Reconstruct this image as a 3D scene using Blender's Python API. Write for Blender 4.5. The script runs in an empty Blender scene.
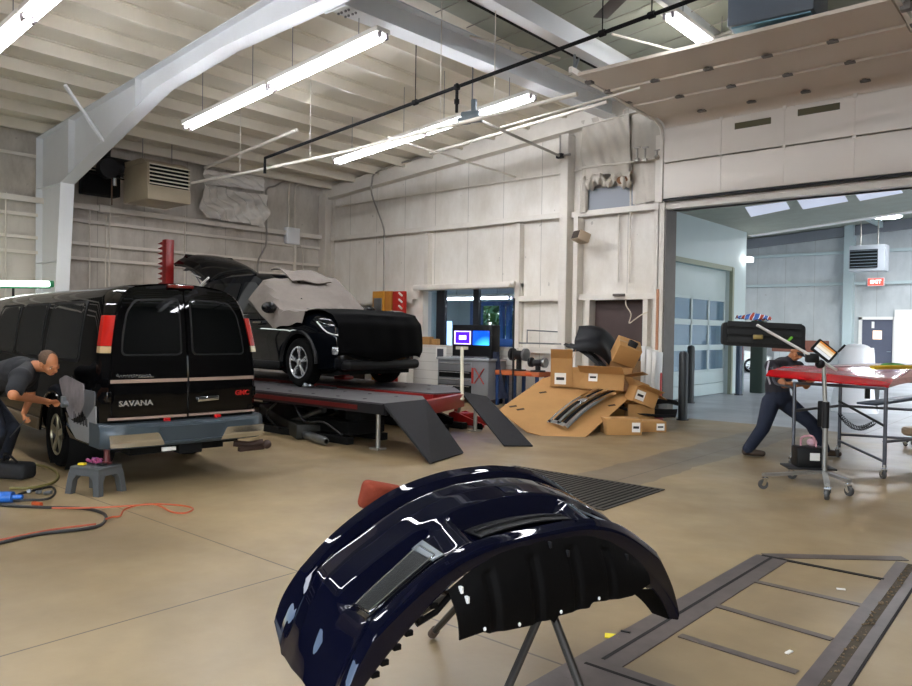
import bpy, bmesh, math, random
from mathutils import Vector, Matrix
V = Vector
PI = math.pi
random.seed(7)
S = bpy.context.scene
COL = S.collection

# ------------------------------------------------------------------ camera
FOC, YAW, PITCH, ROLL = 755.4, -0.7122, -0.016477, 0.014818
FW = V((math.sin(YAW) * math.cos(PITCH), math.cos(YAW) * math.cos(PITCH), math.sin(PITCH)))
_r = V((math.cos(YAW), -math.sin(YAW), 0)); _u = _r.cross(FW)
RT = _r * math.cos(ROLL) + _u * math.sin(ROLL)
UP = _u * math.cos(ROLL) - _r * math.sin(ROLL)
EYE = V((0, 0, 1.6))
cam = bpy.data.cameras.new('camera')
cam.sensor_fit = 'HORIZONTAL'; cam.sensor_width = 36.0; cam.lens = FOC * 36.0 / 912.0
cam.clip_start = .05; cam.clip_end = 400
co = bpy.data.objects.new('camera', cam); COL.objects.link(co)
m3 = Matrix((RT, UP, -FW)).transposed()
co.matrix_world = Matrix.Translation(EYE) @ m3.to_4x4()
S.camera = co

def ray(x, y): return FW + RT * ((x - 456) / FOC) - UP * ((y - 343) / FOC)
def pl(x, y, i, v):
    d = ray(x, y); return EYE + d * ((v - EYE[i]) / d[i])
def fl(x, y, z=0.0): return pl(x, y, 2, z)          # point of the photo's sight line at height z
def wy(x, y, Y=13.75): return pl(x, y, 1, Y)        # ... on the back wall plane
def wx(x, y, X=-16.7): return pl(x, y, 0, X)        # ... on the left wall plane

# ------------------------------------------------------------------ mesh builder
class MB:
    def __init__(s): s.bm = bmesh.new()
    def _add(s, verts, faces, smooth=None):
        vs = [s.bm.verts.new(v) for v in verts]
        for f in faces:
            try: s.bm.faces.new([vs[i] for i in f])
            except ValueError: pass
        return vs
    def box(s, c, d, rot=None, bev=0, seg=2):
        c = V(c); hx, hy, hz = d[0] / 2, d[1] / 2, d[2] / 2
        t = bmesh.new()
        bmesh.ops.create_cube(t, size=1)
        bmesh.ops.scale(t, vec=(d[0], d[1], d[2]), verts=t.verts)
        if bev:
            bmesh.ops.bevel(t, geom=t.edges[:], offset=min(bev, min(d) * .45), segments=seg, affect='EDGES', profile=.5)
        M = Matrix.Translation(c)
        if rot is not None:
            R = rot if isinstance(rot, Matrix) else Matrix.Rotation(rot, 4, 'Z')
            M = M @ R.to_4x4()
        s.join(t, M); return s
    def box2(s, a, b, bev=0):
        a, b = V(a), V(b)
        return s.box((a + b) / 2, [abs(b[i] - a[i]) for i in range(3)], bev=bev)
    def join(s, t, M=None):
        t.verts.ensure_lookup_table()
        mp = {}
        for v in t.verts: mp[v] = s.bm.verts.new(M @ v.co if M else v.co)
        for f in t.faces:
            try: s.bm.faces.new([mp[v] for v in f.verts])
            except ValueError: pass
        t.free()
    def bar(s, p, q, w, h, up=(0, 0, 1), bev=0):
        p, q = V(p), V(q); d = q - p; L = d.length; x = d / L
        u = V(up)
        if abs(x.dot(u)) > .99: u = V((0, 1, 0))
        y = u.cross(x).normalized(); z = x.cross(y)
        R = Matrix((x, y, z)).transposed()
        return s.box((p + q) / 2, (L, w, h), rot=R, bev=bev)
    def cyl(s, p, q, r, r2=None, seg=12, caps=True):
        p, q = V(p), V(q); r2 = r if r2 is None else r2
        d = (q - p).normalized(); a = d.orthogonal().normalized(); b = d.cross(a)
        A = [p + (a * math.cos(2 * PI * i / seg) + b * math.sin(2 * PI * i / seg)) * r for i in range(seg)]
        B = [q + (a * math.cos(2 * PI * i / seg) + b * math.sin(2 * PI * i / seg)) * r2 for i in range(seg)]
        f = [(i, (i + 1) % seg, seg + (i + 1) % seg, seg + i) for i in range(seg)]
        if caps: f += [tuple(range(seg))[::-1], tuple(range(seg, 2 * seg))]
        s._add(A + B, f); return s
    def tube(s, pts, r, seg=8, smooth=0, closed=False):
        P = [V(p) for p in pts]
        if smooth: P = catmull(P, smooth)
        n = len(P); T = []
        for i in range(n):
            a = P[max(i - 1, 0)]; b = P[min(i + 1, n - 1)]
            T.append((b - a).normalized() if (b - a).length > 1e-9 else V((0, 0, 1)))
        N = T[0].orthogonal().normalized(); vs = []
        rr = r if callable(r) else (lambda t: r)
        for i in range(n):
            N = (N - T[i] * N.dot(T[i])); N = N.normalized() if N.length > 1e-6 else T[i].orthogonal().normalized()
            B = T[i].cross(N); R = rr(i / (n - 1))
            vs += [P[i] + (N * math.cos(2 * PI * k / seg) + B * math.sin(2 * PI * k / seg)) * R for k in range(seg)]
        f = []
        for i in range(n - 1):
            for k in range(seg):
                k2 = (k + 1) % seg
                f.append((i * seg + k, i * seg + k2, (i + 1) * seg + k2, (i + 1) * seg + k))
        f += [tuple(range(seg))[::-1], tuple(range((n - 1) * seg, n * seg))]
        s._add(vs, f); return s
    def prism(s, poly, o, ex, ey, d):
        """extrude the 2-D polygon poly (in axes ex, ey from o) by the vector d"""
        o, ex, ey, d = V(o), V(ex), V(ey), V(d); n = len(poly)
        A = [o + ex * p[0] + ey * p[1] for p in poly]
        f = [tuple(range(n))[::-1], tuple(range(n, 2 * n))] + [(i, (i + 1) % n, n + (i + 1) % n, n + i) for i in range(n)]
        s._add(A + [a + d for a in A], f); return s
    def lathe(s, prof, o, axis=(0, 0, 1), seg=24):
        """prof: (radius, height) pairs round an axis"""
        o, ax = V(o), V(axis).normalized(); a = ax.orthogonal().normalized(); b = ax.cross(a); vs = []
        for r, h in prof:
            vs += [o + ax * h + (a * math.cos(2 * PI * k / seg) + b * math.sin(2 * PI * k / seg)) * max(r, 1e-4) for k in range(seg)]
        f = []
        for i in range(len(prof) - 1):
            for k in range(seg):
                k2 = (k + 1) % seg
                f.append((i * seg + k, i * seg + k2, (i + 1) * seg + k2, (i + 1) * seg + k))
        s._add(vs, f); return s
    def sph(s, c, r, seg=16, rings=10, rot=None):
        t = bmesh.new(); bmesh.ops.create_uvsphere(t, u_segments=seg, v_segments=rings, radius=1)
        r = (r, r, r) if not hasattr(r, '__len__') else r
        M = Matrix.Translation(V(c)) @ (rot.to_4x4() if rot is not None else Matrix()) @ Matrix.Diagonal((r[0], r[1], r[2], 1))
        s.join(t, M); return s
    def grid(s, fn, nu, nv, thick=None, closed_u=False):
        vs = [V(fn(i / nu, j / nv)) for j in range(nv + 1) for i in range(nu + 1)]
        f = [(j * (nu + 1) + i, j * (nu + 1) + i + 1, (j + 1) * (nu + 1) + i + 1, (j + 1) * (nu + 1) + i) for j in range(nv) for i in range(nu)]
        if thick:
            n = len(vs); t = bmesh.new(); tv = [t.verts.new(v) for v in vs]
            for q in f: t.faces.new([tv[k] for k in q])
            t.normal_update()
            off = [v.co - v.normal * thick for v in t.verts]; t.free()
            f2 = [tuple(k + n for k in q[::-1]) for q in f]
            e = []
            W = nu + 1
            for i in range(nu): e += [(i + 1, i, n + i, n + i + 1), (nv * W + i, nv * W + i + 1, n + nv * W + i + 1, n + nv * W + i)]
            for j in range(nv): e += [(j * W, (j + 1) * W, n + (j + 1) * W, n + j * W), ((j + 1) * W + nu, j * W + nu, n + j * W + nu, n + (j + 1) * W + nu)]
            s._add(vs + off, f + f2 + e)
        else: s._add(vs, f)
        return s
    def loft(s, secs, cap=True, ring=True):
        n = len(secs[0]); vs = [V(p) for c in secs for p in c]; f = []
        m = n if ring else n - 1
        for i in range(len(secs) - 1):
            for k in range(m):
                k2 = (k + 1) % n
                f.append((i * n + k, i * n + k2, (i + 1) * n + k2, (i + 1) * n + k))
        if cap and ring: f += [tuple(range(n))[::-1], tuple(range((len(secs) - 1) * n, len(secs) * n))]
        s._add(vs, f); return s
    def mesh(s, me, M=None):
        t = bmesh.new(); t.from_mesh(me); s.join(t, M); return s
    def build(s, name, mat, parent=None, sm=35, local=False, fix=True):
        me = bpy.data.meshes.new(name); bm = s.bm
        if fix: bmesh.ops.recalc_face_normals(bm, faces=bm.faces[:])
        o = bpy.data.objects.new(name, me); COL.objects.link(o)
        if parent is not None:
            o.parent = parent
            if not local: bmesh.ops.transform(bm, matrix=mw(parent).inverted(), verts=bm.verts[:])
        elif not local:
            xs = [v.co for v in bm.verts]
            lo = V([min(v[i] for v in xs) for i in range(3)]); hi = V([max(v[i] for v in xs) for i in range(3)])
            base = V(((lo.x + hi.x) / 2, (lo.y + hi.y) / 2, lo.z))
            bmesh.ops.translate(bm, vec=-base, verts=bm.verts[:]); o.location = base
        bm.to_mesh(me); bm.free()
        for p in me.polygons: p.use_smooth = True
        me.set_sharp_from_angle(angle=math.radians(sm))
        for m in (mat if isinstance(mat, (list, tuple)) else [mat]): me.materials.append(m)
        return o

def mw(o):
    M = o.matrix_basis.copy(); p = o.parent
    while p is not None: M = p.matrix_basis @ M; p = p.parent
    return M

def catmull(P, n):
    out = []; Q = [P[0] * 2 - P[1]] + P + [P[-1] * 2 - P[-2]]
    for i in range(1, len(Q) - 2):
        a, b, c, d = Q[i - 1:i + 3]
        for k in range(n):
            t = k / n
            out.append(.5 * ((2 * b) + (c - a) * t + (2 * a - 5 * b + 4 * c - d) * t * t + (3 * b - a - 3 * c + d) * t ** 3))
    out.append(P[-1]); return out

def lerp(a, b, t): return a + (b - a) * t
def tab(T, x):
    """piecewise-linear table lookup"""
    if x <= T[0][0]: return T[0][1]
    for (a, p), (b, q) in zip(T, T[1:]):
        if x <= b: return p + (q - p) * (x - a) / (b - a)
    return T[-1][1]
def ctab(T, x):
    """smooth (Hermite) table lookup"""
    n = len(T)
    if x <= T[0][0]: return T[0][1]
    if x >= T[-1][0]: return T[-1][1]
    for i in range(n - 1):
        if x <= T[i + 1][0]:
            x0, y0 = T[i]; x1, y1 = T[i + 1]; h = x1 - x0
            sl = lambda k: (T[k + 1][1] - T[k][1]) / (T[k + 1][0] - T[k][0])
            d = sl(i)
            def mm(a, b): return 0 if a * b <= 0 else 2 * a * b / (a + b)
            m0 = mm(sl(i - 1), d) if i > 0 else d
            m1 = mm(d, sl(i + 1)) if i < n - 2 else d
            t = (x - x0) / h
            return (2*t**3-3*t*t+1)*y0 + (t**3-2*t*t+t)*h*m0 + (-2*t**3+3*t*t)*y1 + (t**3-t*t)*h*m1

def tag(o, label=None, cat=None, group=None, kind=None):
    if label: o['label'] = label
    if cat: o['category'] = cat
    if group: o['group'] = group
    if kind: o['kind'] = kind
    return o
def thing(name, label, cat, loc=(0, 0, 0), rz=0, group=None):
    o = bpy.data.objects.new(name, None); COL.objects.link(o)
    o.location = loc; o.rotation_euler = (0, 0, rz)
    o.matrix_basis = Matrix.Translation(V(loc)) @ Matrix.Rotation(rz, 4, 'Z')
    o.empty_display_size = .1
    return tag(o, label, cat, group)
def struct(o): o['kind'] = 'structure'; return o
def copy_tree(o, parent=None):
    c = o.copy(); COL.objects.link(c)
    if parent is not None: c.parent = parent
    for ch in [k for k in COL.objects if k.parent == o and k != c]: copy_tree(ch, c)
    return c
def boolean(o, cutter, op='DIFFERENCE'):
    m = o.modifiers.new('b', 'BOOLEAN'); m.operation = op; m.object = cutter; m.solver = 'EXACT'
    apply_mods(o); bpy.data.objects.remove(cutter)
def apply_mods(o, sm=35):
    bpy.context.view_layer.update()
    dg = bpy.context.evaluated_depsgraph_get()
    me = bpy.data.meshes.new_from_object(o.evaluated_get(dg), depsgraph=dg)
    old = o.data; o.modifiers.clear(); o.data = me
    for p in me.polygons: p.use_smooth = True
    me.set_sharp_from_angle(angle=math.radians(sm))
    bpy.data.meshes.remove(old)
def text(body, size, M, name, mat, parent, depth=.004, shear=0, bold=0, xs=1.0):
    """lettering as a mesh; M maps the text plane (x right, y up, z out of the page) to the world"""
    cu = bpy.data.curves.new('t', 'FONT'); cu.body = body; cu.size = size; cu.extrude = depth; cu.shear = shear; cu.offset = bold
    cu.align_x = 'CENTER'; cu.align_y = 'CENTER'; cu.resolution_u = 2
    t = bpy.data.objects.new('t', cu); COL.objects.link(t)
    bpy.context.view_layer.update()
    dg = bpy.context.evaluated_depsgraph_get(); me = bpy.data.meshes.new_from_object(t.evaluated_get(dg), depsgraph=dg)
    bpy.data.objects.remove(t)
    mb = MB(); mb.mesh(me, M @ Matrix.Diagonal((xs, 1, 1, 1)))
    return mb.build(name, mat, parent, local=False, fix=False)
def frame(o, x, y, z=None):
    """4x4 whose columns are the axes x, y, (z) at o"""
    x = V(x).normalized(); y = V(y); y = (y - x * y.dot(x)).normalized(); z = x.cross(y)
    M = Matrix((x, y, z)).transposed().to_4x4(); M.translation = V(o); return M
def rpoly(pts, r, n=4):
    """polygon with rounded corners"""
    out = []; N = len(pts)
    for i in range(N):
        p, a, b = V(pts[i]).to_2d() if len(pts[i]) > 2 else V(pts[i]), V(pts[i - 1]), V(pts[(i + 1) % N])
        da = (a - p); db = (b - p); rr = min(r, da.length * .45, db.length * .45)
        s, e = p + da.normalized() * rr, p + db.normalized() * rr
        for k in range(n + 1):
            t = k / n; out.append(tuple((1 - t) ** 2 * s + 2 * t * (1 - t) * p + t * t * e))
    return out
def patch(mb, poly, fn, thick, cuts=2):
    """a curved panel: the polygon in (u, v), split finely, laid on the surface fn(u, v) and given thickness inward"""
    t = bmesh.new(); vs = [t.verts.new((p[0], p[1], 0)) for p in poly]; t.faces.new(vs)
    bmesh.ops.triangulate(t, faces=t.faces[:])
    for _ in range(cuts): bmesh.ops.subdivide_edges(t, edges=t.edges[:], cuts=1, use_grid_fill=True)
    for v in t.verts: v.co = V(fn(v.co.x, v.co.y))
    bmesh.ops.recalc_face_normals(t, faces=t.faces[:])
    if thick:
        r = bmesh.ops.extrude_face_region(t, geom=t.faces[:])
        t.normal_update()
        nv = [g for g in r['geom'] if isinstance(g, bmesh.types.BMVert)]
        for v in nv: v.co += V(thick)
    mb.join(t)

# ------------------------------------------------------------------ materials
def lin(c):
    if isinstance(c, str):
        c = c.lstrip('#'); c = [int(c[i:i + 2], 16) / 255 for i in (0, 2, 4)]
    return tuple((x / 12.92 if x <= .04045 else ((x + .055) / 1.055) ** 2.4) for x in c[:3]) + (1,)
_mats = {}
def mat(name, col, rough=.5, metal=0.0, var=0.0, vscale=3.0, coat=0.0, bump=0.0, bscale=40.0, spec=.5, dark=None, trans=0, alpha=1, emit=0, ecol=None, rvar=0.0):
    if name in _mats: return _mats[name]
    m = bpy.data.materials.new(name); m.use_nodes = True; nt = m.node_tree; N = nt.nodes; L = nt.links
    b = N['Principled BSDF']; c = lin(col)
    b.inputs['Base Color'].default_value = c; b.inputs['Roughness'].default_value = rough
    b.inputs['Metallic'].default_value = metal; b.inputs['Coat Weight'].default_value = coat
    b.inputs['Coat Roughness'].default_value = .03
    b.inputs['Specular IOR Level'].default_value = spec
    if trans: b.inputs['Transmission Weight'].default_value = trans
    if alpha < 1: b.inputs['Alpha'].default_value = alpha
    if emit:
        b.inputs['Emission Color'].default_value = lin(ecol or col); b.inputs['Emission Strength'].default_value = emit
    tc = N.new('ShaderNodeTexCoord')
    if var or rvar:
        n = N.new('ShaderNodeTexNoise'); n.inputs['Scale'].default_value = vscale; n.inputs['Detail'].default_value = 6; n.inputs['Roughness'].default_value = .65
        L.new(tc.outputs['Object'], n.inputs['Vector'])
        if var:
            d = lin(dark) if dark else tuple(x * .45 for x in c[:3]) + (1,)
            r = N.new('ShaderNodeValToRGB'); r.color_ramp.elements[0].position = .3; r.color_ramp.elements[1].position = .3 + .55 * max(.2, 1 - var)
            r.color_ramp.elements[0].color = tuple(lerp(c[i], d[i], min(1, var * 1.2)) for i in range(3)) + (1,); r.color_ramp.elements[1].color = c
            L.new(n.outputs['Fac'], r.inputs['Fac']); L.new(r.outputs['Color'], b.inputs['Base Color'])
        if rvar:
            mr = N.new('ShaderNodeMapRange'); mr.inputs['To Min'].default_value = max(0, rough - rvar); mr.inputs['To Max'].default_value = rough + rvar
            L.new(n.outputs['Fac'], mr.inputs['Value']); L.new(mr.outputs['Result'], b.inputs['Roughness'])
    if bump:
        n2 = N.new('ShaderNodeTexNoise'); n2.inputs['Scale'].default_value = bscale; n2.inputs['Detail'].default_value = 4
        L.new(tc.outputs['Object'], n2.inputs['Vector'])
        bp = N.new('ShaderNodeBump'); bp.inputs['Strength'].default_value = bump; bp.inputs['Distance'].default_value = .02
        L.new(n2.outputs['Fac'], bp.inputs['Height']); L.new(bp.outputs['Normal'], b.inputs['Normal'])
    _mats[name] = m; return m
def nodes(name):
    m = bpy.data.materials.new(name); m.use_nodes = True; return m, m.node_tree.nodes, m.node_tree.links
def emission(name, col, s):
    m, N, L = nodes(name); N.remove(N['Principled BSDF']); e = N.new('ShaderNodeEmission')
    e.inputs['Color'].default_value = lin(col); e.inputs['Strength'].default_value = s
    L.new(e.outputs[0], N['Material Output'].inputs['Surface']); return m

def floor_mat(name, base, dark, joints_x, joints_y, rough, band=None):
    m, N, L = nodes(name); b = N['Principled BSDF']; g = N.new('ShaderNodeNewGeometry')
    def noise(sc, det=6, rg=.6, dist=0):
        n = N.new('ShaderNodeTexNoise'); n.inputs['Scale'].default_value = sc; n.inputs['Detail'].default_value = det
        n.inputs['Roughness'].default_value = rg; n.inputs['Distortion'].default_value = dist
        L.new(g.outputs['Position'], n.inputs['Vector']); return n
    def ramp(src, stops):
        r = N.new('ShaderNodeValToRGB'); e = r.color_ramp.elements
        while len(e) < len(stops): e.new(.5)
        for k, (p, c) in enumerate(stops): e[k].position = p; e[k].color = lin(c) if not isinstance(c, float) else (c, c, c, 1)
        L.new(src, r.inputs['Fac']); return r
    def math_(op, a, bb):
        n = N.new('ShaderNodeMath'); n.operation = op
        for i, v in enumerate((a, bb)):
            if isinstance(v, (int, float)): n.inputs[i].default_value = v
            else: L.new(v, n.inputs[i])
        return n.outputs[0]
    def mix(fac, a, bb, bt='MIX'):
        n = N.new('ShaderNodeMix'); n.data_type = 'RGBA'; n.blend_type = bt
        if isinstance(fac, (int, float)): n.inputs[0].default_value = fac
        else: L.new(fac, n.inputs[0])
        for i, v in ((6, a), (7, bb)):
            if isinstance(v, tuple): n.inputs[i].default_value = v
            else: L.new(v, n.inputs[i])
        return n.outputs[2]
    c1 = ramp(noise(.45, 5, .55, .2).outputs['Fac'], [(.36, dark), (.66, base)])
    c2 = ramp(noise(3.3, 5, .6).outputs['Fac'], [(.3, .84), (.7, 1.0)])
    col = mix(.8, c1.outputs[0], c2.outputs[0], 'MULTIPLY')
    xyz = N.new('ShaderNodeSeparateXYZ'); L.new(g.outputs['Position'], xyz.inputs[0])
    if band:
        x0, x1, y0, bc = band
        wob = math_('MULTIPLY', noise(1.3).outputs['Fac'], .25)
        px = math_('ADD', xyz.outputs[0], wob); py = math_('ADD', xyz.outputs[1], wob)
        f = math_('MULTIPLY', math_('MULTIPLY', math_('GREATER_THAN', px, x0 + .125), math_('LESS_THAN', px, x1 + .125)), math_('GREATER_THAN', py, y0))
        col = mix(math_('MULTIPLY', f, .55), col, lin(bc))
    j = None
    for ax, vals in ((0, joints_x), (1, joints_y)):
        for v in vals:
            t = math_('LESS_THAN', math_('ABSOLUTE', math_('SUBTRACT', xyz.outputs[ax], v), 0), .0065)
            j = t if j is None else math_('MAXIMUM', j, t)
    if j is not None: col = mix(math_('MULTIPLY', j, .8), col, lin('#33291f'))
    L.new(col, b.inputs['Base Color'])
    rr = ramp(noise(1.1, 6, .6).outputs['Fac'], [(.3, rough), (.7, rough + .16)])
    L.new(rr.outputs[0], b.inputs['Roughness'])
    bp = N.new('ShaderNodeBump'); bp.inputs['Strength'].default_value = .08; bp.inputs['Distance'].default_value = .01
    L.new(noise(14, 5).outputs['Fac'], bp.inputs['Height']); L.new(bp.outputs[0], b.inputs['Normal'])
    return m

def wall_mat(name, col, dirt, pitch, axis, stain=.5):
    """painted liner sheet: vertical seams every `pitch` metres, grime"""
    m, N, L = nodes(name); b = N['Principled BSDF']; g = N.new('ShaderNodeNewGeometry')
    n = N.new('ShaderNodeTexNoise'); n.inputs['Scale'].default_value = 1.4; n.inputs['Detail'].default_value = 8; n.inputs['Roughness'].default_value = .7
    mp = N.new('ShaderNodeMapping'); mp.inputs['Scale'].default_value = (1, 1, .45)
    L.new(g.outputs['Position'], mp.inputs[0]); L.new(mp.outputs[0], n.inputs['Vector'])
    r = N.new('ShaderNodeValToRGB'); r.color_ramp.elements[0].position = .28; r.color_ramp.elements[1].position = .28 + .3 / max(stain, .2)* .5
    r.color_ramp.elements[0].color = lin(dirt); r.color_ramp.elements[1].color = lin(col); L.new(n.outputs['Fac'], r.inputs[0])
    xyz = N.new('ShaderNodeSeparateXYZ'); L.new(g.outputs['Position'], xyz.inputs[0])
    d = N.new('ShaderNodeMath'); d.operation = 'PINGPONG'; d.inputs[1].default_value = pitch / 2; L.new(xyz.outputs[axis], d.inputs[0])
    lt = N.new('ShaderNodeMath'); lt.operation = 'LESS_THAN'; lt.inputs[1].default_value = .008; L.new(d.outputs[0], lt.inputs[0])
    ml = N.new('ShaderNodeMath'); ml.operation = 'MULTIPLY'; ml.inputs[1].default_value = .45; L.new(lt.outputs[0], ml.inputs[0])
    mx = N.new('ShaderNodeMix'); mx.data_type = 'RGBA'; L.new(ml.outputs[0], mx.inputs[0]); L.new(r.outputs[0], mx.inputs[6]); mx.inputs[7].default_value = lin('#6e655b')
    # spots and scuffs
    n3 = N.new('ShaderNodeTexNoise'); n3.inputs['Scale'].default_value = 5.5; n3.inputs['Detail'].default_value = 2; L.new(g.outputs['Position'], n3.inputs['Vector'])
    r3 = N.new('ShaderNodeValToRGB'); r3.color_ramp.elements[0].position = .74; r3.color_ramp.elements[1].position = .77
    r3.color_ramp.elements[0].color = (0, 0, 0, 1); r3.color_ramp.elements[1].color = (.4, .4, .4, 1); L.new(n3.outputs['Fac'], r3.inputs[0])
    mx2 = N.new('ShaderNodeMix'); mx2.data_type = 'RGBA'; L.new(r3.outputs[0], mx2.inputs[0]); L.new(mx.outputs[2], mx2.inputs[6]); mx2.inputs[7].default_value = lin('#7b7067')
    L.new(mx2.outputs[2], b.inputs['Base Color']); b.inputs['Roughness'].default_value = .6
    n2 = N.new('ShaderNodeTexNoise'); n2.inputs['Scale'].default_value = 2.2; n2.inputs['Detail'].default_value = 3; L.new(g.outputs['Position'], n2.inputs['Vector'])
    bp = N.new('ShaderNodeBump'); bp.inputs['Strength'].default_value = .25; bp.inputs['Distance'].default_value = .04
    L.new(n2.outputs['Fac'], bp.inputs['Height']); L.new(bp.outputs[0], b.inputs['Normal'])
    return m

M_steelpaint = mat('painted_steel_cream', '#e6e0d6', .5, var=.22, vscale=2.5, dark='#a79d90')
M_frame = mat('painted_steel_grey', '#e9ecef', .45, var=.12, vscale=1.5, dark='#b0adaa')
M_purlin = mat('purlin_cream', '#e9e2d2', .5, var=.2, vscale=2, dark='#b3a993')
M_conduit = mat('conduit_paint', '#e2dbcf', .45, var=.2, vscale=6)
M_conduitg = mat('galvanised', '#a9a59d', .38, metal=.6, var=.2, vscale=9)
M_blackpaint = mat('black_gloss_paint', '#07080b', .12, coat=.8, spec=0)
M_bluepaint = mat('midnight_blue_gloss_paint', '#06081a', .1, coat=1.0, spec=0)
M_blackplastic = mat('black_plastic', '#0c0c0e', .5, spec=.35, var=.3, vscale=12, bump=.05, bscale=120)
M_blackmatte = mat('black_matte', '#09090a', .8, spec=.25)
M_rubber = mat('rubber', '#0a0a0a', .85, spec=.1, bump=.15, bscale=60)
M_chrome = mat('chrome', '#dfe2e6', .1, metal=1.0)
M_alloy = mat('alloy', '#d3d6da', .25, metal=.75)
M_steel = mat('bare_steel', '#8c8f92', .35, metal=.85, var=.2, vscale=10)
M_darksteel = mat('dark_steel', '#2c2b2d', .5, metal=.5, var=.35, vscale=7)
M_redsteel = mat('red_painted_steel', '#a81d1b', .4, var=.3, vscale=8, dark='#56100e')
M_orange = mat('orange_paint', '#d9531e', .45, var=.2, vscale=6)
M_glassdark = mat('tinted_glass', '#07090a', .04, spec=.7)
M_cardboard = mat('cardboard', '#b88a53', .8, var=.25, vscale=2.2, dark='#8b6338')
M_cardin = mat('cardboard_inside', '#96703f', .85, var=.25, vscale=4)
M_white = mat('white_plastic', '#e6e4e0', .5)
M_paper = mat('paper', '#eeece6', .8)
M_bluegrey = mat('blue_grey_paint', '#66727c', .45, var=.2, vscale=5)
M_greypl = mat('grey_plastic', '#4d4f50', .55, var=.2, vscale=10, bump=.05, bscale=90)
M_tube = emission('fluorescent_tube', '#f4f7ff', 30.0)
M_tubecool = emission('fluorescent_tube_cool', '#eef5ff', 17.0)
# ------------------------------------------------------------------ the setting
XL, YB, XR, YF = -16.7, 13.75, 3.6, -5.0
def roof(x): return 5.62 + .085 * (x - XL)

M_floor = floor_mat('shop_floor_concrete', '#a6916c', '#806d4f', [-4.0, -13.0], [3.08, -1.4], .30, band=(-4.5, -3.72, 7.4, '#565350'))
M_floor2 = floor_mat('drive_floor_concrete', '#b4b8bd', '#94979b', [-3.0, 2.0], [19.0, 25.0], .29)
M_wallL = wall_mat('wall_liner_left', '#cfc9c0', '#a69d92', 1.05, 1)
M_wallB = wall_mat('wall_liner_back', '#f0ece5', '#d2cabd', 1.05, 0, .35)
M_wall2 = wall_mat('wall_liner_far', '#c4c9ca', '#a8adaf', 1.2, 0, .3)
M_wallw = mat('white_wall', '#b3c2c4', .55, var=.1, vscale=1)
M_roof = mat('roof_sheet', '#e6dfcf', .6, var=.2, vscale=1.2, dark='#bcb6a2')
M_roof2 = mat('far_roof_sheet', '#9a9f92', .7, var=.25, vscale=3, dark='#70756c')

def rects_wall(name, mt, axis, pos, thick, u0, u1, z0, z1, holes):
    """wall in the plane axis=pos, built round rectangular openings (u0, u1, z0, z1)"""
    us = sorted({u0, u1, *[h[0] for h in holes], *[h[1] for h in holes]}); mb = MB()
    for a, b in zip(us, us[1:]):
        zs = [z0]
        for h in sorted([h for h in holes if h[0] <= a + 1e-6 and h[1] >= b - 1e-6], key=lambda h: h[2]): zs += [h[2], h[3]]
        zs.append(z1)
        for k in range(0, len(zs) - 1, 2):
            if zs[k + 1] - zs[k] > 1e-4:
                p0 = (pos, a, zs[k]) if axis == 0 else (a, pos, zs[k])
                p1 = (pos + thick, b, zs[k + 1]) if axis == 0 else (b, pos + thick, zs[k + 1])
                mb.box2(p0, p1)
    return struct(mb.build(name, mt))

struct(MB().box2((XL - .2, YF - .2, -.2), (XR + .2, YB, 0)).build('floor', M_floor))
DX0, DX1, DZ = -6.46, -2.08, 3.98
WX0, WX1, WZ0, WZ1 = -12.92, -9.98, 1.24, 2.58
PX0, PX1, PZ = -8.12, -6.92, 2.27
rects_wall('wall_left', M_wallL, 0, XL, -.2, 3.6, YB + .2, 0, 5.65, [])
rects_wall('wall_back', M_wallB, 1, YB, .2, XL, XR, 0, 7.6, [(WX0, WX1, WZ0, WZ1), (PX0, PX1, 0, PZ), (DX0, DX1, 0, DZ)])
M_walld = mat('dark_unseen_wall', '#45433f', .7, var=.2, vscale=1)  # unseen walls made dark to lower reflections in the van paint
rects_wall('wall_right', M_walld, 0, XR, .2, YF, YB + .2, 0, 7.6, [(-4.6, -1.0, 0, 4.0)])
rects_wall('wall_left', M_walld, 0, XL, -.2, YF, 3.6, 0, 5.65, [])
rects_wall('wall_front', M_walld, 1, YF, -.2, XL, XR, 0, 7.6, [(-5.0, -.5, 0, 4.0)])

# roof deck and its purlins, running front to back
mb = MB()
for y0, y1 in ((YF - .2, YB + .2),):
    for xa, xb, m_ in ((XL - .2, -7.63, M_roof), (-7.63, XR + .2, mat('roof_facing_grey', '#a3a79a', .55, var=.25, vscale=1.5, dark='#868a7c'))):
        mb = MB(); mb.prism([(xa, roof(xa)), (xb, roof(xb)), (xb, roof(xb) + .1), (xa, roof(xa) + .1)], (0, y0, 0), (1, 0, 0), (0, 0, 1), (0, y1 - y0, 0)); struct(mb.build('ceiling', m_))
x = -16.3
purlin0 = None
while x < -8.2:
    z = roof(x); mb = MB()
    for y0, y1 in ((YF, YB),):
        mb.box2((x, y0, z - .21), (x + .012, y1, z)); mb.box2((x - .07, y0, z - .21), (x, y1, z - .2))
        mb.box2((x, y0, z - .012), (x + .08, y1, z)); mb.box2((x - .07, y0, z - .21), (x - .062, y1, z - .185))
    struct(mb.build('ceiling_purlin', M_purlin)); x += .95
for x in (-5.0, -3.6, -2.2, -.8, .6, 2.0):
    z = roof(x)
    mb = MB(); mb.box2((x, YF, z - .21), (x + .012, YB, z)); mb.box2((x - .07, YF, z - .21), (x, YB, z - .2))
    struct(mb.build('ceiling_purlin', M_frame))
# insulation facing pulled between the purlins over the taller half
for k in range(9):
    y = 6.9 + k * .72
    struct(MB().tube([(-7.4 - .3, y, roof(-7.6) - .06), (-6.4, y, roof(-6.3) - .07), (-4.5, y, roof(-4.5) - .03)], .008, 5).build('ceiling_strap', M_conduitg))

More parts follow.
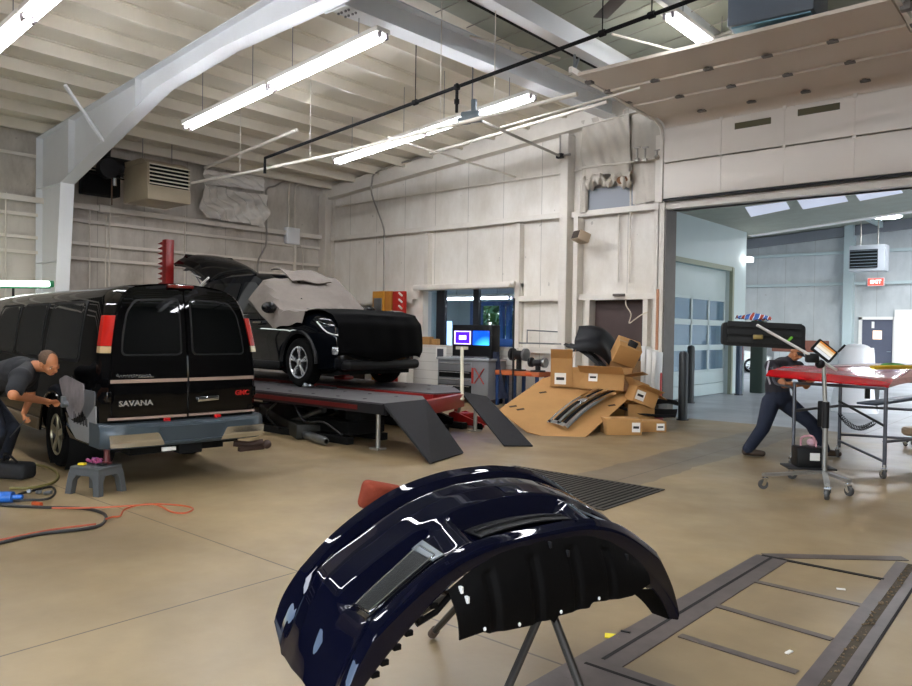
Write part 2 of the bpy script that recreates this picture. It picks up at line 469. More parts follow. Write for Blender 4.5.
# rigid frame: tapered column, haunch and rafter
YFm = 6.2
top = [(-16.62, 0), (-16.62, 5.40), (3.5, 5.40 + .085 * 20.12)]
bot = [(3.5, 6.5), (-7.6, 5.72), (-9.8, 5.66), (-11.7, 5.46), (-12.4, 5.26), (-15.42, 4.36), (-15.86, 0)]
mb = MB()
mb.prism(top + bot, (0, YFm - .008, 0), (1, 0, 0), (0, 0, 1), (0, .016, 0))
def flange(mb, pts, w, t):
    for a, b in zip(pts, pts[1:]):
        mb.bar((a[0], YFm, a[1]), (b[0], YFm, b[1]), w, t, up=(0, 0, 1) if abs(b[0] - a[0]) > abs(b[1] - a[1]) else (1, 0, 0))
flange(mb, top, .26, .016); flange(mb, bot, .26, .016)
for p, q in (((-12.45, 5.26), (-12.45, 5.76)), ((-16.62, 4.36), (-15.42, 4.36)), ((-16.62, 2.85), (-15.6, 2.85)), ((-15.1, 4.5), (-15.1, 5.52)), ((-7.7, 5.72), (-7.7, 6.16))):
    d = V((q[0] - p[0], 0, q[1] - p[1])); mb.bar((p[0], YFm, p[1]), (q[0], YFm, q[1]), .24, .014, up=(1, 0, 0) if abs(d.z) > abs(d.x) else (0, 0, 1))
struct(mb.build('frame_beam', M_frame))
# jack beam tying the frame to the end wall, with its bolted splice plate
mb = MB()
for z in (5.74, 6.08): mb.bar((-7.63, 6.22, z + .01), (-7.63, 13.5, z + .17), .3, .02)
mb.bar((-7.63, 6.22, 5.92), (-7.63, 13.5, 6.08), .016, .34); mb.box2((-7.82, 6.34, 5.7), (-7.42, 6.36, 6.12))
struct(mb.build('jack_beam', M_frame))
mb = MB()
for dx in (-.1, -.04, .04, .1):
    for y in (6.5, 6.62): mb.cyl((-7.63 + dx, y, 5.738), (-7.63 + dx, y, 5.715), .016, seg=6)
struct(mb.build('beam_bolts', M_steel))
struct(MB().box2((-6.55, 5.0, 6.0), (-6.3, 13.5, 6.3)).build('jack_beam', M_frame))
# tie rods and braces under the roof
struct(MB().bar(wy(103, 141, 6.05), wy(65, 85, 5.2), .045, .045).build('frame_brace', M_frame))
for a, b in (((612, 34), (700, 57)), ((470, 36), (560, 58))):
    struct(MB().tube([fl(*a, 6.1), fl(*b, 6.1)], .018, 6).build('roof_tie_rod', M_conduit))

# end-wall rafter, columns, girts, trims
def zr(x): return 5.21 + .0777 * (x + 16.3)
mb = MB(); mb.prism([(XL, zr(XL)), (3.5, zr(3.5)), (3.5, zr(3.5) + .34), (XL, zr(XL) + .34)], (0, 13.52, 0), (1, 0, 0), (0, 0, 1), (0, .018, 0))
mb.prism([(XL, zr(XL)), (3.5, zr(3.5)), (3.5, zr(3.5) + .02), (XL, zr(XL) + .02)], (0, 13.48, 0), (1, 0, 0), (0, 0, 1), (0, .25, 0))
struct(mb.build('end_wall_rafter', M_steelpaint))
def col(x0, x1, y0, y1, z1, n='wall_column'):
    mb = MB(); mb.box2((x0, y0, 0), (x1, y0 + .015, z1)); mb.box2((x0, y1 - .015, 0), (x1, y1, z1)); mb.box2(((x0 + x1) / 2 - .01, y0, 0), ((x0 + x1) / 2 + .01, y1, z1))
    return struct(mb.build(n, M_steelpaint))
struct(MB().box2((-8.80, 13.46, 0), (-8.61, 13.74, 5.75), bev=.01).build('wall_column', M_steelpaint)); col(-16.68, -16.38, 13.4, 13.74, 5.3)
struct(MB().box2((-16.68, 13.42, 0), (-16.4, 13.5, 5.3)).build('corner_post', M_steelpaint))
def girt(name, p, q, h=.11, d=.16):
    p, q = V(p), V(q); mb = MB(); ax = (q - p).normalized(); n = V((0, -1, 0)) if abs(ax.x) > .5 else V((1, 0, 0))
    mb.bar(p + n * d / 2 + V((0, 0, h / 2)), q + n * d / 2 + V((0, 0, h / 2)), d, .012)
    mb.bar(p + n * d, q + n * d, .012, h); return struct(mb.build(name, M_steelpaint))
girt('wall_girt', (-16.38, YB, 4.08), (-8.86, YB, 4.08)); girt('wall_girt', (-8.58, YB, 4.06), (-6.5, YB, 4.06))
girt('wall_girt', (XL, YF, 4.12), (XL, 13.6, 4.12)); girt('wall_girt', (-16.4, YB, 2.32), (-13.2, YB, 2.32)); girt('wall_girt', (-10.0, YB, 2.32), (-8.86, YB, 2.32))
girt('wall_girt', (XL, YF, 5.02), (XL, 6.1, 5.02), .06, .06)
for px in (430, 521):
    p = wy(px, 300); struct(MB().box2((p.x - .06, 13.58, 0 if px > 500 else 2.62), (p.x + .06, 13.75, 4.0)).build('wall_stud', M_steelpaint))
for x in (-8.42,): struct(MB().box2((x - .05, 13.5, 0), (x + .05, 13.74, 4.0)).build('wall_stud', M_steelpaint))
for (x0, x1, z) in ((-16.3, -8.86, 4.98), (-8.58, -6.6, 5.0)):
    struct(MB().tube([(x0, 13.66, z), (x1, 13.66, z)], .02, 8).build('wall_rail', M_conduit))
for y0, y1, z in ((YF, 6.1, 3.36), (YF, 6.1, 3.06), (6.3, 13.5, 3.34), (6.3, 13.5, 3.02), (6.3, 13.5, 3.82), (YF, 6.1, 3.82)):
    struct(MB().box2((XL, y0, z - .03), (XL + .11, y1, z + .035)).build('wall_rail', M_steelpaint))
# man door in the back wall: brown leaf standing open dark, pale jambs
mb = MB(); mb.box2((PX0 - .1, 13.6, 0), (PX0, 13.9, PZ + .06)); mb.box2((PX1, 13.6, 0), (PX1 + .1, 13.9, PZ + .06)); mb.box2((PX0 - .3, 13.58, PZ), (PX1 + .45, 13.92, PZ + .12))
struct(mb.build('trim_1', M_steelpaint))
M_doorbrown = mat('brown_door', '#4d3d3a', .5, var=.25, vscale=3)
d = struct(MB().box2((PX0, 13.84, .01), (PX1, 13.89, PZ)).build('door_1', M_doorbrown))
# jambs and header of the big opening
M_jamb = mat('door_track_steel', '#6d6660', .5, metal=.3, var=.3, vscale=4)
struct(MB().box2((DX0 - .12, 13.5, 0), (DX0, 13.98, 5.2)).box2((DX0 - .2, 13.5, 0), (DX0 - .1, 13.56, 5.4)).build('trim_2', M_steelpaint))
struct(MB().box2((DX0 - .02, 13.52, 0), (DX0 + .03, 13.98, DZ)).build('trim_3', M_jamb))
struct(MB().box2((DX0, 13.56, DZ), (DX1 + .3, 13.98, DZ + .13)).build('trim_4', M_steelpaint))
struct(MB().box2((DX1, 13.5, 0), (DX1 + .14, 13.98, 5.4)).build('trim_5', M_steelpaint))

# ------------------------------------------------------------------ sectional overhead door, rolled half up under the roof
M_doorpan = mat('door_panel_cream', '#e0d9cf', .5, var=.12, vscale=1.2, dark='#c1b8ac')
M_doorpan2 = mat('door_panel_tan', '#d6cabb', .55, var=.15, vscale=1.5, dark='#b8aa98')  # deeper cream for the curved and horizontal sections
M_vent = mat('olive_glass', '#5d5a45', .2, var=.15, vscale=4)
od = thing('overhead_door', 'cream sectional overhead door rolled up above the wide opening, two narrow dark windows in it', 'garage door', ((DX0 + DX1) / 2, 13.5, 4.12))
zs = [4.15, 4.83, 5.5]
for k in range(2):
    mb = MB(); mb.box2((DX0, 13.44, zs[k] + .012), (DX1, 13.5, zs[k + 1] - .012), bev=.012)
    for i in range(1, 4):
        x = lerp(DX0, DX1, i / 4); mb.box2((x - .007, 13.432, zs[k] + .03), (x + .007, 13.45, zs[k + 1] - .03))
    o = mb.build('door_section', M_doorpan, od)
    for i in range(1, 4):
        x = lerp(DX0, DX1, i / 4); MB().box2((x - .03, 13.428, zs[k + 1] - .04), (x + .03, 13.445, zs[k + 1] + .02)).build('hinge', M_steelpaint, o)
    if k == 1:
        for a, b, c, e in ((735, 124.5, 771, 0), (798, 111, 840, 0)):
            p, q = wy(a, b + 2, 13.44), wy(c, b - 4, 13.44)
            MB().box2((p.x, 13.425, p.z - .055), (q.x, 13.442, p.z + .055)).build('vent_window', M_vent, o)
for k in range(3):
    ya, yb = 13.1 - k * .92, 13.1 - (k + 1) * .92
    za, zb = 5.62 + .03 * k, 5.62 + .03 * (k + 1)
    R = Matrix.Rotation(math.atan2(zb - za, yb - ya), 4, 'X')
    mb = MB(); mb.bar((DX0, (ya + yb) / 2, (za + zb) / 2), (DX1, (ya + yb) / 2, (za + zb) / 2), .905, .05)
    o = mb.build('door_section', M_doorpan2, od)
    for i in range(1, 5):
        x = lerp(DX0, DX1, i / 5)
        MB().box2((x - .07, ya - .05, za - .05), (x + .07, ya + .03, za - .025)).box2((x - .03, ya - .09, za - .04), (x + .03, ya + .07, za - .025)).build('hinge', M_jamb, o)
mb = MB(); mb.grid(lambda u, v: (lerp(DX0, DX1, u), 13.47 - .37 * (1 - math.cos(v * PI / 2)), 5.5 + .13 * math.sin(v * PI / 2)), 1, 8, thick=.05); mb.build('door_section', M_doorpan2, od)
for x in (DX0 - .05, DX1 + .05):
    mb = MB(); mb.bar((x, 13.46, 4.1), (x, 13.46, 5.3), .06, .06); mb.tube([(x, 13.46, 5.3), (x, 13.38, 5.52), (x, 13.1, 5.62)], .035, 6, smooth=4); mb.bar((x, 13.1, 5.62), (x, 10.2, 5.74), .06, .09)
    o = mb.build('track', M_steelpaint, od)
    for y in (12.7, 12.0, 11.3, 10.7): MB().box((x + .05, y, 5.68), (.12, .12, .1), bev=.01).build('roller_bracket', M_jamb, o)
MB().box2((DX0, 13.43, 4.115), (DX1, 13.51, 4.155)).build('bottom_seal', M_blackplastic, od)
for x, y in ((-6.5, 10.3), (-2.0, 10.3)):
    MB().bar((x, y, 5.74), (x - .05, y + .35, roof(x) - .2), .03, .03).bar((x, y, 5.74), (x, y, roof(x) - .2), .03, .03).build('hanger_strut', M_steel, od)

# ------------------------------------------------------------------ second bay beyond the opening
zd0, zd1 = wy(862, 330, 34.6).x, wy(893, 330, 34.6).x
YB2, XL2, XR2 = 34.6, -16.0, 9.0
struct(MB().box2((XL2 - .2, YB, -.2), (XR2 + .2, YB2 + .2, 0)).build('floor', M_floor2))
rects_wall('wall_partition', M_wallw, 0, -7.95, .2, YB + .2, 21.4, 0, 8.0, [(15.9, 20.2, 0, 3.35)])
rects_wall('wall_far', M_wall2, 1, YB2, .2, XL2, XR2, 0, 9.5, [(zd0, zd1, 0, 2.3)])
rects_wall('wall_far_right', M_wallw, 0, XR2, .2, YB + .2, YB2, 0, 9.5, [(15.5, 20.0, 0, 4.3), (23.5, 28.5, 0, 4.3)])
rects_wall('wall_far_left', M_wall2, 0, XL2, -.2, 21.4, YB2, 0, 9.5, [(23.0, 28.0, .1, 4.0)])
rects_wall('wall_return', M_wallw, 1, 21.38, -.2, XL2, -7.96, 0, 8.0, [])
def roof2(x): return 6.2 + .06 * (x + 8)
mb = MB(); mb.prism([(XL2, roof2(XL2)), (XR2, roof2(XR2)), (XR2, roof2(XR2) + .15), (XL2, roof2(XL2) + .15)], (0, YB + .2, 0), (1, 0, 0), (0, 0, 1), (0, YB2 - YB, 0))
struct(mb.build('ceiling', M_roof2))
a, b = wy(738, 237, 22.0), wy(900, 212.5, 22.0); sl = (b.z - a.z) / (b.x - a.x); zb_ = lambda x: a.z + sl * (x - a.x)
xr_ = 0.5
mb = MB(); mb.prism([(-7.9, zb_(-7.9)), (xr_, zb_(xr_)), (xr_, zb_(xr_) + .08), (-7.9, zb_(-7.9) + .08)], (0, YB + .21, 0), (1, 0, 0), (0, 0, 1), (0, 22.1 - YB, 0)); struct(mb.build('ceiling', M_roof2))
struct(MB().bar((-7.9, 22.1, zb_(-7.9) + .02), (xr_, 22.1, zb_(xr_) + .02), .35, .08).build('far_beam', M_white))
for x in (-7.0, -5.0, -3.0, -1.0, 1.0, 3.0):
    mb = MB(); z = roof2(x); mb.box2((x, YB + .3, z - .24), (x + .02, YB2, z)); mb.box2((x - .1, YB + .3, z - .25), (x + .02, YB2, z - .23)); struct(mb.build('ceiling_purlin', M_wallw))
def zf(px, py): return wy(px, py, YB2)
for py in (255, 285):
    p = zf(800, py); struct(MB().box2((XL2, YB2 - .14, p.z - .06), (XR2, YB2, p.z + .06)).build('wall_girt', M_wallw))
mb = MB(); mb.prism([(XL2, 5.25), (XR2, 6.9), (XR2, 7.3), (XL2, 5.65)], (0, YB2 - .25, 0), (1, 0, 0), (0, 0, 1), (0, .2, 0)); struct(mb.build('end_wall_rafter', mat('grey_steel', '#7d8087', .5, var=.1)))
p = zf(850, 300); struct(MB().box2((p.x - .18, YB2 - .4, 0), (p.x + .18, YB2, 6.6)).build('wall_column', M_wallw))
d0, d1 = zd0, zd1
struct(MB().box2((d0 - .12, YB2 - .06, 0), (d0, YB2 + .1, 2.4)).box2((d1, YB2 - .06, 0), (d1 + .12, YB2 + .1, 2.4)).box2((d0 - .12, YB2 - .06, 2.3), (d1 + .12, YB2 + .1, 2.42)).build('trim_6', M_white))
M_slate = mat('slate_paint', '#55596a', .5, var=.2, vscale=3)
o = struct(MB().box2((d0, YB2 + .02, .01), (d1, YB2 + .07, 2.3)).build('door_2', M_slate))
MB().box2(((d0 + d1) / 2 - .16, YB2 + .0, 1.5), ((d0 + d1) / 2 + .16, YB2 + .025, 1.85)).build('window_glass', mat('door_lite', '#f2d9b8', .3, emit=.6), o)
MB().bar((d1 - .2, YB2 - .02, 1.0), (d1 - .05, YB2 - .02, 1.0), .03, .03).build('door_handle', M_chrome, o)
MB().box2((d0 + .35, YB2 + .0, 1.95), (d0 + .45, YB2 + .025, 2.22)).build('door_closer', M_white, o)

# glazed overhead door in the partition, daylight behind
gd = thing('glazed_overhead_door', 'white sectional overhead door with a band of window panes, beyond the black bollards', 'garage door', (-7.9, 18.05, 0))
M_pane = mat('clear_pane', '#dbe8f5', .02, trans=1.0, spec=.3)
y0, y1 = 15.9, 20.2
for k, (za, zb) in enumerate(((.02, .32), (.32, .62))):
    MB().box2((-7.9, y0, za + .006), (-7.85, y1, zb - .006), bev=.01).build('door_section', M_wallw, gd)
for za, zb in ((.62, 1.26), (1.26, 1.9), (1.9, 2.55)):
    mb = MB(); mb.box2((-7.9, y0, za), (-7.85, y1, za + .07)); mb.box2((-7.9, y0, zb - .07), (-7.85, y1, zb))
    for k in range(5): yy = lerp(y0, y1 - .08, k / 4); mb.box2((-7.9, yy, za), (-7.85, yy + .08, zb))
    o = mb.build('door_section', M_wallw, gd)
    MB().box2((-7.885, y0 + .02, za + .05), (-7.875, y1 - .02, zb - .05)).build('window_pane', M_pane, o)
MB().box2((-7.9, y0, 2.55), (-7.85, y1, 3.3), bev=.01).build('door_section', M_wallw, gd)
struct(MB().box2((-7.75, y0 - .1, 3.3), (-7.68, y1 + .1, 3.42)).box2((-7.75, y0 - .1, 0), (-7.68, y0, 3.4)).box2((-7.75, y1, 0), (-7.66, y1 + .12, 3.4)).build('trim_7', mat('olive_trim', '#8a917f', .6)))

# outdoors behind the glazed door, the office and the open vehicle doors
M_ground = mat('asphalt', '#77787a', .9, var=.3, vscale=.8)
struct(MB().box2((-60, -45, -.4), (60, 90, -.22)).build('ground', M_ground))

# ------------------------------------------------------------------ office behind the back-wall window
M_officewall = mat('office_wall', '#a9b6b3', .6)
M_bluewall = mat('blue_frame', '#2f5b94', .45)
OX0, OX1, OY1 = -15.6, -8.6, 18.2
struct(MB().box2((OX0 - .1, YB + .2, -.2), (OX1 + .1, OY1, 0)).build('floor', mat('office_floor', '#4a4f52', .5)))
struct(MB().box2((OX0 - .1, YB + .2, 2.75), (OX1 + .1, OY1, 2.85)).build('ceiling', M_white))
rects_wall('wall_office_left', M_officewall, 0, OX0, -.1, YB + .2, OY1, 0, 2.8, [])
rects_wall('wall_office_right', M_officewall, 0, OX1, .1, YB + .2, OY1, 0, 2.8, [])
# its outer window
q0, q1 = wy(471, 300, OY1).x, wy(519, 300, OY1).x
rects_wall('wall_office_back', M_officewall, 1, OY1, .12, OX0, OX1, 0, 2.8, [(q0, OX1 - .3, .6, 2.45)])
mb = MB()
for px in (471, 478, 500, 507):
    xx = wy(px, 300, OY1).x; mb.box2((xx, OY1 - .03, .6), (xx + .14, OY1 + .1, 2.45))
mb.box2((q0, OY1 - .03, 2.38), (OX1 - .3, OY1 + .1, 2.5)); mb.box2((q0, OY1 - .03, .5), (OX1 - .3, OY1 + .1, .62))
struct(mb.build('window_2', M_bluewall))
# window to the office: frame, mullion, pane
mb = MB(); t = .09
mb.box2((WX0 - t, 13.66, WZ0 - .04), (WX0 + .03, 13.97, WZ1 + t)); mb.box2((WX1 - .03, 13.66, WZ0 - .04), (WX1 + t, 13.97, WZ1 + t)); mb.box2((WX0 - t, 13.66, WZ1), (WX1 + t, 13.97, WZ1 + t))
w1 = struct(mb.build('window_1', M_steelpaint))
MB().box2((WX0 - .1, 13.5, WZ0 - .07), (WX1 + .1, 13.97, WZ0)).build('window_sill', M_steelpaint, w1)
xm = wy(477.5, 300, 13.85).x
MB().box2((xm - .09, 13.8, WZ0), (xm + .07, 13.9, WZ1)).box2((WX0 + .35, 13.8, WZ0), (WX0 + .62, 13.9, WZ1)).build('mullion', mat('dark_bronze', '#1a1f26', .4), w1)
MB().box2((WX0, 13.845, WZ0), (WX1, 13.853, WZ1)).build('window_pane', M_pane, w1)
# ------------------------------------------------------------------ light
S.view_settings.view_transform = 'Standard'; S.view_settings.look = 'None'; S.view_settings.gamma = 1
S.view_settings.use_curve_mapping = False; S.view_settings.exposure = 1.4
w = bpy.data.worlds.new('sky'); S.world = w; w.use_nodes = True
nt = w.node_tree; bg = nt.nodes['Background']; sk = nt.nodes.new('ShaderNodeTexSky'); sk.sky_type = 'NISHITA'
sk.sun_disc = False; sk.sun_elevation = math.radians(48); sk.sun_rotation = math.radians(120); sk.air_density = 1.0; sk.dust_density = 2.0
nt.links.new(sk.outputs[0], bg.inputs['Color']); bg.inputs['Strength'].default_value = .6

# ------------------------------------------------------------------ fluorescent strips
M_housing = mat('fixture_white_enamel', '#e9e4dc', .4)
M_endcap = mat('fixture_end_grey', '#8d8388', .5)
def strip(p, q, label, group, tube=None, cat='ceiling light'):
    p, q = V(p), V(q); ax = (q - p).normalized(); side = V((0, 0, 1)).cross(ax).normalized(); up = ax.cross(side)
    if up.z < 0: up = -up
    t = thing('fluorescent_light', label, cat, p.lerp(q, .5), 0, group)
    MB().bar(p + up * .075, q + up * .075, .24, .07, up=up, bev=.01).build('housing', M_housing, t)
    for s in (-1, 1):
        MB().cyl(p + ax * .05 + side * .06 * s, q - ax * .05 + side * .06 * s, .021, seg=10).build('tube', tube or M_tube, t)
    for e, d in ((p, ax), (q, -ax)):
        for s in (-1, 1): MB().bar(e + d * .02 + side * .06 * s - up * .03, e + d * .02 + side * .06 * s + up * .05, .035, .05, up=ax).build('lamp_holder', M_endcap, t)
    c = p.lerp(q, .5)
    for f in (.2, .8):
        c = p.lerp(q, f) + up * .1; MB().tube([c, V((c.x, c.y, roof(c.x) - .02 if c.y < YB else c.z + .5))], .006, 5).build('hanger', M_steel, t)
    return t
def row(y, xs, labels, group, za):
    for (a, b), lb in zip(xs, labels): strip((a, y, za(a)), (b, y, za(b)), lb, group)
z1 = lambda x: 5.0 + .083 * (x + 12.0)
G = 'fluorescent strip lights under the roof'
row(6.8, ((-12.02, -9.62), (-9.58, -7.18)), ('lit fluorescent strip at the lower end of the row beside the roof frame', 'lit fluorescent strip at the upper end of the row beside the bolted beam'), G, z1)
row(10.12, ((-12.05, -9.62), (-9.58, -7.15)), ('lit fluorescent strip in the row nearest the back wall, end towards the corner', 'lit fluorescent strip in the row nearest the back wall, behind the grey door operator'), G, z1)
row(3.45, ((-12.0, -9.72), (-9.68, -7.3)), ('lit fluorescent strip at the top left edge of the photo, lower of that pair', 'lit fluorescent strip at the top left edge of the photo, upper of that pair'), G, z1)
row(3.45, ((-4.9, -2.5), (-2.4, 0.0)), ('added unseen fluorescent strip above the viewer, first', 'added unseen fluorescent strip above the viewer, second'), G, z1)  # overhead strips out of view, added for light
row(6.8, ((-2.0, .4), (.5, 2.9)), ('fluorescent strip over the right of the bay, first, above the frame of view', 'fluorescent strip over the right of the bay, second, above the frame of view'), G, z1)
row(-.6, ((-12.0, -9.6), (-9.5, -7.1), (-4.9, -2.5), (-2.4, 0)), ('added unseen fluorescent strip behind the viewer, far end', 'added unseen fluorescent strip behind the viewer, second', 'added unseen fluorescent strip behind the viewer, third', 'added unseen fluorescent strip behind the viewer, last'), G, z1)  # unseen row behind the viewer, put in to light the bay
a, b = fl(668, 16, 6.0), fl(730, 62, 6.0)
strip(a, a + (b - a).normalized() * 2.4, 'lit cool white fluorescent strip above the rolled-up overhead door', G, M_tubecool)
# portable lamp glowing behind the van roof, on a stand
a, b = wx(-40, 283, -14.8), wx(49, 284, -14.8)
t = thing('work_light', 'long glowing white work light with green ends showing over the van roof', 'work light', (b.x, b.y - .6, 0))
MB().bar(a, b, .12, .1, bev=.02).build('diffuser', emission('work_light_glow', '#f4fff6', 5), t)
MB().bar(b - (b - a).normalized() * .01, b + (b - a).normalized() * .07, .14, .12, bev=.02).build('end_cap', mat('green_plastic', '#3f9a6a', .4), t)
MB().bar(a + V((0, 0, -.07)), b + V((0, 0, -.07)), .13, .03).build('housing', mat('green_plastic', '#3f9a6a', .4), t)
MB().cyl((b.x, b.y - .6, 0), (b.x, b.y - .6, b.z - .07), .02).box((b.x, b.y - .6, .02), (.5, .5, .04), bev=.01).build('stand', M_darksteel, t)

# ------------------------------------------------------------------ pipes
def pipe(name, pts, r, m, label, cat='pipe', smooth=0, seg=8):
    return tag(MB().tube(pts, r, seg, smooth).build(name, m), label, cat)
za, zb = 4.72, 5.36
a = fl(265, 158, za); b = fl(692, 0, zb)
d = (b - a); b2 = b + d.normalized() * 4
t = thing('black_pipe', 'long black iron pipe slung under the roof across the bay', 'pipe', a)
MB().tube([a + V((0, 0, -.28)), a, b2], .026, 8).build('pipe', M_blackmatte, t)
for f in (.47, .86, .94):
    c = a.lerp(b, f); MB().tube([c, V((c.x, c.y, roof(c.x)))], .008, 5).build('hanger_rod', M_blackmatte, t)
    MB().cyl(c - d.normalized() * .04, c + d.normalized() * .04, .042, seg=10).build('coupling', M_blackmatte, t)
c = fl(457, 85, lerp(za, zb, .45)); e = c.copy(); e.z -= .38
MB().tube([c + V((0, 0, .02)), e], .022, 8).cyl(c, c + V((0, 0, -.06)), .045).cyl(c + V((0, 0, -.2)), c + V((0, 0, -.26)), .036).build('drop_pipe', M_blackmatte, t)
pipe('cream_pipe', [fl(192, 183, 4.6), fl(245, 173, 4.6), fl(345, 152, 4.6), fl(577, 94, 4.6)], .03, M_conduit, 'long cream painted pipe hung level beside the black one')
pipe('cream_pipe', [fl(430, 153, 5.2), fl(607, 102, 5.3)], .028, M_conduit, 'shorter cream pipe near the top of the back wall')
pipe('cream_pipe', [fl(500, 128, 5.0), fl(640, 88, 5.35)], .022, M_conduit, 'thin cream pipe running into the corner of the overhead door track')
pipe('cream_pipe', [fl(205, 168, 5.0), fl(297, 130, 5.05)], .03, M_conduit, 'cream pipe slanting up between the plastic sheeting and the strip light')
a, b = fl(387, 137, 5.2), wy(513, 176, 13.6)
pipe('conduit', [a, b, b + V((0, .1, 0))], .022, M_conduit, 'cream conduit crossing the light row and ending high on the back wall')
for px, z, tp in ((240, 4.6, 150), (310, 4.6, 115), (440, 4.6, 100), (494, 4.6, 60)):
    c = fl(px, 183 - (px - 192) * .231, z); pipe('hanger_rod', [c, V((c.x, c.y, roof(c.x)))], .007, M_conduit, 'thin rod holding the cream pipe, at %s' % {240: 'its left end', 310: 'the second place along', 440: 'the middle', 494: 'its right end'}[px], 'hanger', seg=5)
pipe('black_pipe', [fl(468, 0, 6.0), fl(612, 76, 6.0)], .022, M_blackmatte, 'black pipe running front to back beside the upper grey beam')
# door operator hung in the bay
c = fl(472, 117, 5.18)
t = thing('door_operator', 'grey door operator box hanging in the middle of the bay with a long drive tube', 'door operator', c)
M_op = mat('operator_grey', '#5f6a6f', .45, var=.2, vscale=8)
MB().box(c, (.34, .22, .16), rot=.3, bev=.03).box(c + V((-.26, .1, 0)), (.2, .16, .1), rot=.3, bev=.02).build('motor_box', M_op, t)
MB().cyl(c + V((.04, 0, .06)), c + V((.04, 0, .28)), .05).build('capacitor', M_op, t)
e = wy(560, 156, 13.3); MB().tube([c, e, V((e.x + .25, 13.3, e.z))], .028, 8).build('drive_tube', M_conduitg, t)
MB().tube([e, e + V((0, 0, .42))], .02, 8).build('drop_pipe', M_conduitg, t); MB().box(e, (.16, .1, .1), bev=.02).build('coupling', M_darksteel, t)
MB().tube([c + V((0, 0, .08)), V((c.x, c.y, roof(c.x)))], .012, 6).build('hanger_rod', M_steel, t)

# conduits on the back wall
P = [wy(x, y, 13.4) for x, y in ((486, 136), (430, 154), (379, 171), (372, 182), (372, 195), (378, 212), (383.5, 228), (384, 245), (383.5, 300))]
pipe('conduit', P, .022, M_conduitg, 'bent conduit running from the rafter down the back wall', smooth=4)
def up_conduit(px, y0, y1, label, r=.018, m=None, Y=13.66):
    a = wy(px, y0, Y); b = V((a.x, Y, wy(px, y1, Y).z)); return pipe('conduit', [a, b], r, m or M_conduit, label)
up_conduit(580, 227, 345, 'thin conduit beside the tall wall column under the loudspeaker', .016)
up_conduit(619, 213, 282, 'left of two thin conduits above the brown door')
up_conduit(632, 120, 282, 'longer right one of the two conduits above the brown door')
up_conduit(646, 145, 208, 'short conduit under the upper rail, right of the torn insulation')
a, b = wy(581, 168, 13.5), wy(664, 158, 13.5); pipe('conduit', [a, b], .024, M_conduit, 'level conduit across the torn insulation beside the overhead door')
a = wy(621, 279, 13.6)
P = [wy(x, y, 13.6) for x, y in ((626, 296), (626, 305), (631, 314), (629, 323), (634, 320), (641, 315), (648, 312))]
pipe('loose_cable', P, .012, mat('cream_cable', '#cfc2ad', .6), 'loose cream cable dangling over the brown door', 'cable', smooth=4)
p = wy(619, 295, 13.55); tag(MB().box(p, (.24, .1, .05), bev=.008).build('wall_clip', mat('clip_dark', '#5a524c', .5)), 'small dark latch box over the top of the brown door', 'box')
# loudspeaker
c = wy(581, 237, 13.25)
t = thing('loudspeaker', 'small brown wall loudspeaker on the tall column, tilted down', 'speaker', c)
R = Matrix.Rotation(-.5, 4, 'Z') @ Matrix.Rotation(-.35, 4, 'X')
MB().box(c, (.3, .26, .2), rot=R, bev=.015).build('cabinet', mat('beige_plastic', '#b4a28a', .5), t)
MB().box(c + R.to_3x3() @ V((0, -.132, 0)), (.26, .02, .16), rot=R, bev=.008).build('grille', mat('grille_brown', '#3a3029', .8, bump=.3, bscale=150), t)
MB().bar(c + V((0, .1, 0)), (c.x - .1, 13.4, c.z + .05), .04, .04).build('bracket', M_darksteel, t)
# torn insulation over the blocked opening beside the door
M_sheet = mat('vinyl_facing', '#c9c1b4', .55, var=.2, vscale=3, bump=.5, bscale=5)
def crinkle(poly_fn, amp, seed, nu=26, nv=20):
    rnd = random.Random(seed); ph = [(rnd.uniform(3, 11), rnd.uniform(3, 11), rnd.uniform(0, 6)) for _ in range(7)]
    def f(u, v):
        p, n = poly_fn(u, v); h = sum(math.sin(a * u + b * v + c) for a, b, c in ph) / 7
        h2 = sum(abs(math.sin(1.9 * a * u - .7 * b * v + c)) for a, b, c in ph) / 7
        return p + n * (amp * (h + h2 + .2))
    return f
t = thing('insulation_curtain', 'torn cream insulation facing sagging above a grey panel near the overhead door', 'insulation', wy(620, 185, 13.6))
A, B_, C_, D_ = wy(584, 122, 13.62), wy(632, 110, 13.62), wy(632, 180, 13.62), wy(584, 185, 13.62)
MB().grid(crinkle(lambda u, v: (A.lerp(B_, u).lerp(D_.lerp(C_, u), v * (1 - .12 * math.sin(PI * u))), V((0, -1, 0))), .12, 3), 36, 30).build('facing', M_sheet, t)
A2, B2, C2, D2 = wy(632, 110, 13.66), wy(661, 103, 13.66), wy(661, 200, 13.66), wy(634, 205, 13.66)
MB().grid(crinkle(lambda u, v: (A2.lerp(B2, u).lerp(D2.lerp(C2, u), v), V((0, -1, 0))), .05, 5), 16, 24).build('side_facing', M_sheet, t)
P = [wy(585 + k * 3.1, 182 + 2.5 * math.sin(k * 1.1) - .15 * k, 13.5 + .04 * math.sin(k * 2.3)) for k in range(16)]
PP = catmull([V(p) for p in P], 3)
def roll(u, v):
    f = u * (len(PP) - 1); i = min(int(f), len(PP) - 2); c = PP[i].lerp(PP[i + 1], f - i); a = v * 2 * PI
    r = .10 + .022 * math.sin(31 * u + 2 * a) + .018 * math.sin(57 * u - 3 * a) + .02 * math.sin(9 * u)
    return c + V((0, -math.cos(a) * r * .8, math.sin(a) * r))
MB().grid(roll, 60, 20).build('rolled_edge', M_sheet, t)
p = wy(622, 180, 13.46); MB().sph(p, (.13, .06, .08), 12, 8).build('fibre_tuft', mat('brown_fibre', '#7a5436', .9, bump=.6, bscale=40), t)
a, b = wy(588, 214, 13.68), wy(634, 184, 13.68)
